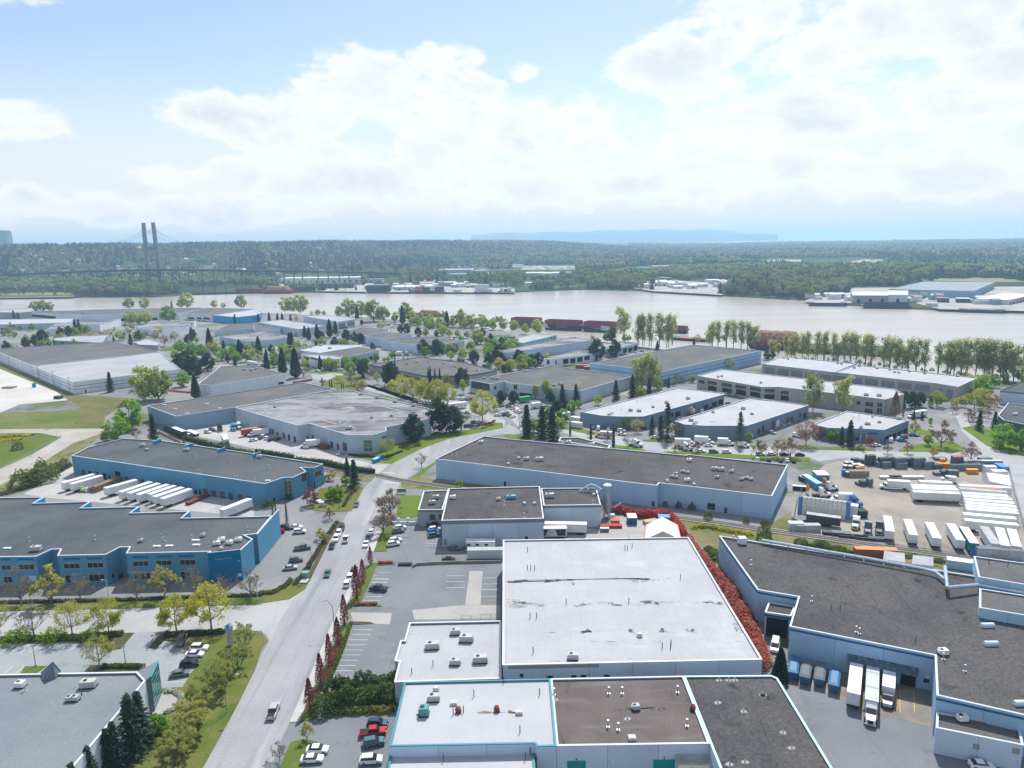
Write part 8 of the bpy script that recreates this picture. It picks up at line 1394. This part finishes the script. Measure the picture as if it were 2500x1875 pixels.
boxthing('waste_skip', 'dark blue skip with white cover behind the silo', 'skip', P('g 1045 1092')[0], 3.2, 4.5, 2.6, paint('skip navy', (.01, .06, .20), .5), 0, M_trw, ribs=3); boxthing('waste_skip', 'bright blue bin beside the red hedge', 'skip', P('g 1315 1085')[0], 4, 3, 2.2, MATS['paint bright blue'], -3, paint('tarp blue', (.1, .1, .1)), ribs=3); boxthing('lumber_pile', 'pile of pale lumber in the works yard', 'lumber', P('g 1205 1098')[0], 5, 2.6, 1.1, mat('fresh lumber', (.52, .42, .28), .9, (.42, .33, .21), 1), 8, MATS['fresh lumber'], ribs=5); boxthing('steel_rack', 'red steel beams laid beside the silo factory wall', 'steel', P('g 865 1130')[0], 8, 2.2, .8, mat('red oxide steel', (.36, .04, .03), .7), 0, MATS['red oxide steel'], ribs=6); boxthing('barrier_stack', 'stack of orange-red barriers beside the silo', 'barriers', P('g 905 1085')[0], 3.0, 2.6, .8, mat('barrier red', (.55, .10, .06), .7), 0, MATS['barrier red'], ribs=3); boxthing('forklift_cage', 'grey wheeled cage beside the long white trailer', 'cage', P('g 815 1165')[0], 3, 1.4, 1.2, M_pal, 0, M_alu, ribs=3); boxthing('concrete_ring', 'pale slab beside the white tent', 'slab', P('g 1080 1225')[0], 4.5, 3, .7, M_trw, 0, M_conc); boxthing('bulk_bags', 'white bulk bags at the foot of the silo', 'bags', P('g 870 1045')[0], 2.4, 1.6, 1.0, M_trw, 0, M_trw)
boxthing('recycling_bin', 'left-hand blue recycling bin beside the hedge-lined yard exit', 'bin', P('f 1030 580')[0], 3.4, 2.0, 1.7, MATS['paint bright blue'], 25, paint('pale blue lid', (.30, .62, .75), .5)); boxthing('recycling_bin', 'right-hand blue recycling bin beside the hedge-lined yard exit', 'bin', P('f 1060 560')[0], 3.4, 2.0, 1.7, MATS['paint bright blue'], 25, MATS['paint container blue']); boxthing('utility_box', 'green utility cabinet on the verge of the main road', 'cabinet', P('f 437 1558')[0], 2.0, 1.8, 1.9, mat('cabinet green', (.16, .30, .26), .6), 0, MATS['cabinet green']); boxthing('concrete_pad', 'pale concrete pad beside the green cabinet', 'pad', P('f 425 1590')[0], 2.2, 2.6, .25, M_walk, 0, M_walk); boxthing('utility_box', 'white utility cabinet in the blue warehouse garden', 'cabinet', P('f 572 955')[0], 1.8, 1.4, 1.8, M_unit, 0, M_unitw); boxthing('storm_drain', 'dark steel grate kerb block below the caravan', 'grate', P('f 1275 1450')[0], 4.2, 1.4, .5, M_chas, 0, M_chas)
boxthing('lumber_load', 'long load of brown bundled lumber at the blue docks', 'lumber', P('e 910 790')[0], 14, 2.6, 2.4, mat('brown lumber', (.30, .20, .13), .9, (.20, .13, .09), 1), 22, mat('brown lumber', (.3, .2, .1)), ribs=8); boxthing('pallet_pile', 'brown pallets beside the lime forklift', 'pallets', P('e 775 825')[0], 2.6, 2, 1.8, mat('brown lumber', (.3, .2, .1)), 20, MATS['brown lumber'], ribs=3); boxthing('white_crate', 'white wrapped crate beside the lime forklift', 'crate', P('e 740 830')[0], 1.6, 1.6, 1.7, M_trw, 20, M_trw); boxthing('blue_bin', 'blue bin between the docked trailers', 'bin', P('e 800 785')[0], 2.4, 2, 1.6, MATS['paint container blue'], 20, MATS['paint container blue']); boxthing('dock_ramp', 'rusty red steel loading ramp at the blue docks', 'ramp', P('e 1670 905')[0], 11, 2.2, .9, mat('rusty ramp', (.20, .045, .03), .9), 24, MATS['rusty ramp'], ribs=6); boxthing('shipping_container', 'long orange and brown container at the workshop corner', 'container', P('b 1650 1505')[0], 12, 2.6, 2.6, mat('amber container', (.60, .36, .12), .7), 6, MATS['amber container'], ribs=6); boxthing('shipping_container', 'left-hand rusty container by the two-striped warehouse', 'container', P('c 618 1380')[0], 9, 2.6, 2.8, mat('red oxide steel', (.3, .1, .1)), 0, mat('red container roof', (.5, .2, .2)), ribs=4); boxthing('shipping_container', 'right-hand rusty container by the two-striped warehouse', 'container', P('c 668 1395')[0], 5, 2.6, 2.8, MATS['red oxide steel'], 0, MATS['red container roof'], ribs=3); boxthing('red_machine', 'dark red machine beside the lettered truck', 'machine', P('f 590 468')[0], 5.5, 2.4, 2.2, mat('dark red machine', (.16, .03, .03), .7), -10, M_rust, ribs=4); boxthing('gravel_heap', 'grey gravel heap on the sand lot', 'heap', P('a 80 1545')[0], 8, 5, 1.0, M_gravel, 0, M_gravel); boxthing('dark_skip', 'dark open skip at the edge of the sand lot', 'skip', P('e 495 45')[0], 5, 3, 1.8, mat('dark skip steel', (.08, .085, .08), .8), 0, M_pald, ribs=4)
p = G(P('e 705 832')[0]); t = thing('forklift', 'lime green forklift beside the docked trailers', 'forklift', p, .5); lm = mat('forklift lime', (.35, .55, .04), .5); MB().box(-1.2, 1.0, -.6, .6, .3, 1.1).build('body', lm, t); MB().box(-.8, .5, -.55, .55, 2.1, 2.2).build('overhead_guard', lm, t)
for x in (-.75, .45):
    for sy in (-.5, .5): MB().tube((x, sy, 1.1), (x, sy, 2.1), .05).build('guard_post', M_chas, t); MB().tube((x, sy*1.2-.1, .3), (x, sy*1.2+.1, .3), .3, .3, 10).build('wheel', M_tyre, t)
MB().box(1.0, 1.15, -.45, .45, .1, 2.4).build('mast', M_chas, t); MB().box(1.15, 2.2, -.4, -.25, .1, .16).build('fork', M_chas, t); MB().box(1.15, 2.2, .25, .4, .1, .16).build('fork', M_chas, t)
# --- street lamps
M_pole = mat('lamp pole', (.13, .14, .15), .6); M_polel = mat('pale lamp pole', (.55, .56, .58), .5)
def lamp(label, base, top, head, m, r=.11):
    (pb,), (pt_,), (ph,) = P(base), P(top), P(head); b_ = G(pb); h = hgt(b_, pt_[1]); t = thing('street_lamp', label, 'street lamp', b_); e = atdepth(ph, b_.y)-b_; c = Vector((0, 0, h)); MB().tube((0, 0, 0), (0, 0, h*.82), r, r*.7, 8).build('pole', m, t)
    a = Vector((0, 0, h*.82)); ar = MB(); pts = [a, a.lerp(c, .7)+e*.05*0+Vector((e.x*.08, 0, 0)), Vector((e.x*.45, e.y, max(h, e.z+.15))), Vector((e.x, e.y, e.z))]; ar.path(pts, r*.55, 6).build('arm', m, t); MB().hexa([e+Vector(v) for v in ((-.5, -.17, -.08), (.3, -.14, -.06), (.3, .14, -.06), (-.5, .17, -.08))], [e+Vector(v) for v in ((-.4, -.1, .1), (.3, -.1, .08), (.3, .1, .08), (-.4, .1, .1))]).build('lamp_head', M_polel, t); MB().tube((0, 0, 0), (0, 0, .4), r*2, r*1.8, 8).build('base', M_kerb, t)
lamp('tall curved street lamp beside the dark red row', 'j 680 520', 'j 655 275', 'j 567 252', M_pole); lamp('slim street lamp on the corner lawn', 'i 1915 1192', 'i 1900 900', 'i 2003 868', M_pole, .08); lamp('pale street lamp before the blue offices, left one', 'i 918 232', 'i 905 75', 'i 865 72', M_polel); lamp('pale street lamp before the blue offices, right one', 'i 2175 247', 'i 2160 45', 'i 2130 38', M_polel); lamp('dark street lamp beside the bright lawn', 'f 1088 978', 'f 1080 925', 'f 1010 922', M_pole); lamp('slim street lamp on the verge left of the main road', 'f 490 1485', 'f 480 1290', 'f 555 1258', M_pole, .08)
for lb, s, yt in (('left-hand car park lamp with flat head', 'i 302 802', 'i 285 632'), ('right-hand car park lamp with flat head', 'i 1062 797', 'i 1055 632')):
    b_ = G(P(s)[0]); h = hgt(b_, P(yt)[0][1]); t = thing('car_park_lamp', lb, 'lamp', b_); MB().tube((0, 0, 0), (0, 0, h), .09, .07, 8).build('pole', M_pole, t); MB().box(-.55, .35, -.2, .2, h, h+.14).build('lamp_head', M_pole, t); MB().tube((0, 0, 0), (0, 0, .6), .25, .25, 8).build('base', M_kerb, t)
UP = [('a 80 1362', 'a 80 1280'), ('a 200 1408', 'a 200 1320'), ('a 330 1470', 'a 330 1355'), ('a 455 1528', 'a 455 1403'), ('a 592 1598', 'a 592 1450')]
for i, (s, yt) in enumerate(UP):
    b_ = G(P(s)[0]); h = hgt(b_, P(yt)[0][1]); t = thing('utility_pole', ordinal(i, 5)+'wooden utility pole along the long warehouse wall', 'pole', b_, .5, 'utility poles along the long wall'); MB().tube((0, 0, 0), (0, 0, h), .17, .11, 7).build('pole', M_bark, t); MB().box(-1.1, 1.1, -.07, .07, h-.9, h-.75).build('crossarm', M_bark, t)
# --- sign pylon with the numeral
b_ = G(P('i 1945 628')[0]); h = hgt(b_, P('i 1930 440')[0][1]); t = thing('sign_pylon', 'slim pale sign pylon numbered 5 on the corner lawn', 'sign', b_, -.25); M_py = mat('pylon panel', (.55, .60, .60), .7, (.42, .46, .45), .8); M_pyb = mat('pylon blue head', (.33, .50, .68), .6)
MB().box(-.75, .75, -.35, .35, 0, h*.72).build('column', M_py, t); MB().box(-.85, .85, -.42, .42, h*.74, h*.94).build('head_panel', M_pyb, t); MB().hexa([(-.6, -.4, h*.94), (.6, -.4, h*.94), (.6, .4, h*.94), (-.6, .4, h*.94)], [(-.1, -.4, h), (.1, -.4, h), (.1, .4, h), (-.1, .4, h)]).build('pointed_cap', mat('dark slate cladding', (.1, .1, .1)), t); MB().box(-.8, .8, -.4, .4, h*.72, h*.74).build('dark_band', M_chas, t)
lettering(t, '5', b_+Vector((-.5, -.42, 0)), b_+Vector((.5, -.42, 0)), h*.84, 1.3, mat('navy numeral', (.01, .02, .1)), .02, 'numeral')
for k in range(7): MB().box(-.5, .45, -.37, -.35, h*(.64-.07*k), h*(.66-.07*k)).build('tenant_strip', M_pole, t)
b_ = G(P('f 1247 850')[0]); t = thing('entrance_sign', 'low dark sign board at the edge of the bright lawn', 'sign', b_, 0); MB().box(-1.8, 1.8, -.15, .15, .8, 2.2).build('board', mat('sign green grey', (.14, .20, .19), .6), t); MB().box(-1.9, 1.9, -.2, .2, 2.2, 2.35).build('cap', M_frame, t); MB().box(-1.9, -1.7, -.15, .15, 0, .8).build('post', M_frame, t); MB().box(1.7, 1.9, -.15, .15, 0, .8).build('post', M_frame, t)
for lb, s in (('left-hand white gate pier beside the factory office', 'f 1222 1105'), ('middle white gate pier beside the factory office', 'f 1303 1102'), ('right-hand white gate pier beside the factory office', 'f 1382 1100')): boxthing('gate_pier', lb, 'pier', P(s)[0], .7, .7, 2.2, W_white, 0, M_copw)
boxthing('garden_wall', 'low white garden wall between the gate piers', 'wall', P('f 1262 1108')[0], 9, .35, 1.0, W_white, 0, M_copw, ribs=0)
# --- wire fences: posts, top rail and fine mesh strands
def fence(label, s, h=2.2, step=4.0):
    p = [Vector((v.x, v.y, 0)) for v in Gs(s)]; o3 = p[0]; t = thing('wire_fence', label, 'fence', o3); M_f = mat('fence steel', (.30, .32, .34), .5, metal=.4); pm_ = None; r_ = MB()
    pm_ = TW.setdefault('fpost%.1f' % h, MB().tube((0, 0, 0), (0, 0, h), .05, .05, 6).mesh('fence_post', M_f))
    for a, b_ in zip(p, p[1:]):
        l = (b_-a).length; n = max(1, int(l/step))
        for k in range(n): link('post', pm_, t, a.lerp(b_, k/n)-o3)
        for z in (.15, h*.35, h*.68, h): r_.tube(a-o3+Vector((0, 0, z)), b_-o3+Vector((0, 0, z)), .025 if z < h else .04, None, 4, False)
    tag(r_.build('strands', M_f, t), kind='stuff')
fence('wire fence between the railway and the long warehouse', 'g 1300 955 1700 1010 2212 1085 h 120 1100'); fence('wire fence along the lower edge of the gravel yard', 'h 250 1165 600 1225 1100 1285 1650 1350 2100 1395'); fence('wire fence on the left side of the gravel yard', 'h 250 1160 300 900 400 720'); fence('wire fence around the bright grass field', 'e 0 660 260 525 520 372 480 345 0 338', 1.6, 7); fence('wire fence along the road on the right of the gravel yard', 'h 2080 640 2125 830 2212 1130'); fence('wire fence below the sand lot', 'e 0 165 300 145 700 130', 1.6, 8); fence('guard rail along the ramp beside the office annex', 'j 1750 405 2080 388', 1.1, 2.5)
# ramp retaining wall below the caravan
p = [Vector((v.x, v.y, 0)) for v in Gs('f 1340 1470 1380 1452 1600 1440 2085 1430')]; t = thing('retaining_wall', 'low concrete retaining wall of the loading ramp below the caravan', 'wall', p[0])
for a, b_ in zip(p, p[1:]): MB().beam(a-p[0], b_-p[0], .5, 0, .9).build('wall_section', M_dock, t)
c = G(P('i 1400 1105')[0], .16); tag(MB().add([(c.x+4.2*math.cos(k*.35)*1.0, c.y+4.2*math.sin(k*.35), .17) for k in range(18)], [tuple(range(18))]).build('terrace', M_conc), 'small round paved terrace', 'terrace', None, 'structure')
# ------------------------------------------------------------ air: one even haze over river, land and hills
m, t = _nodes('haze'); v = t.nodes.new('ShaderNodeVolumePrincipled'); v.inputs['Color'].default_value = (.50, .76, 1.0, 1); v.inputs['Density'].default_value = 1.2e-4; v.inputs['Anisotropy'].default_value = .35
o_ = t.nodes.new('ShaderNodeOutputMaterial'); t.links.new(v.outputs[0], o_.inputs['Volume'])
tag(MB().box(-25200, 25200, -25200, 25200, -8, 215).build('haze', m), 'thin bluish haze over the river and hills', 'haze', None, 'stuff')
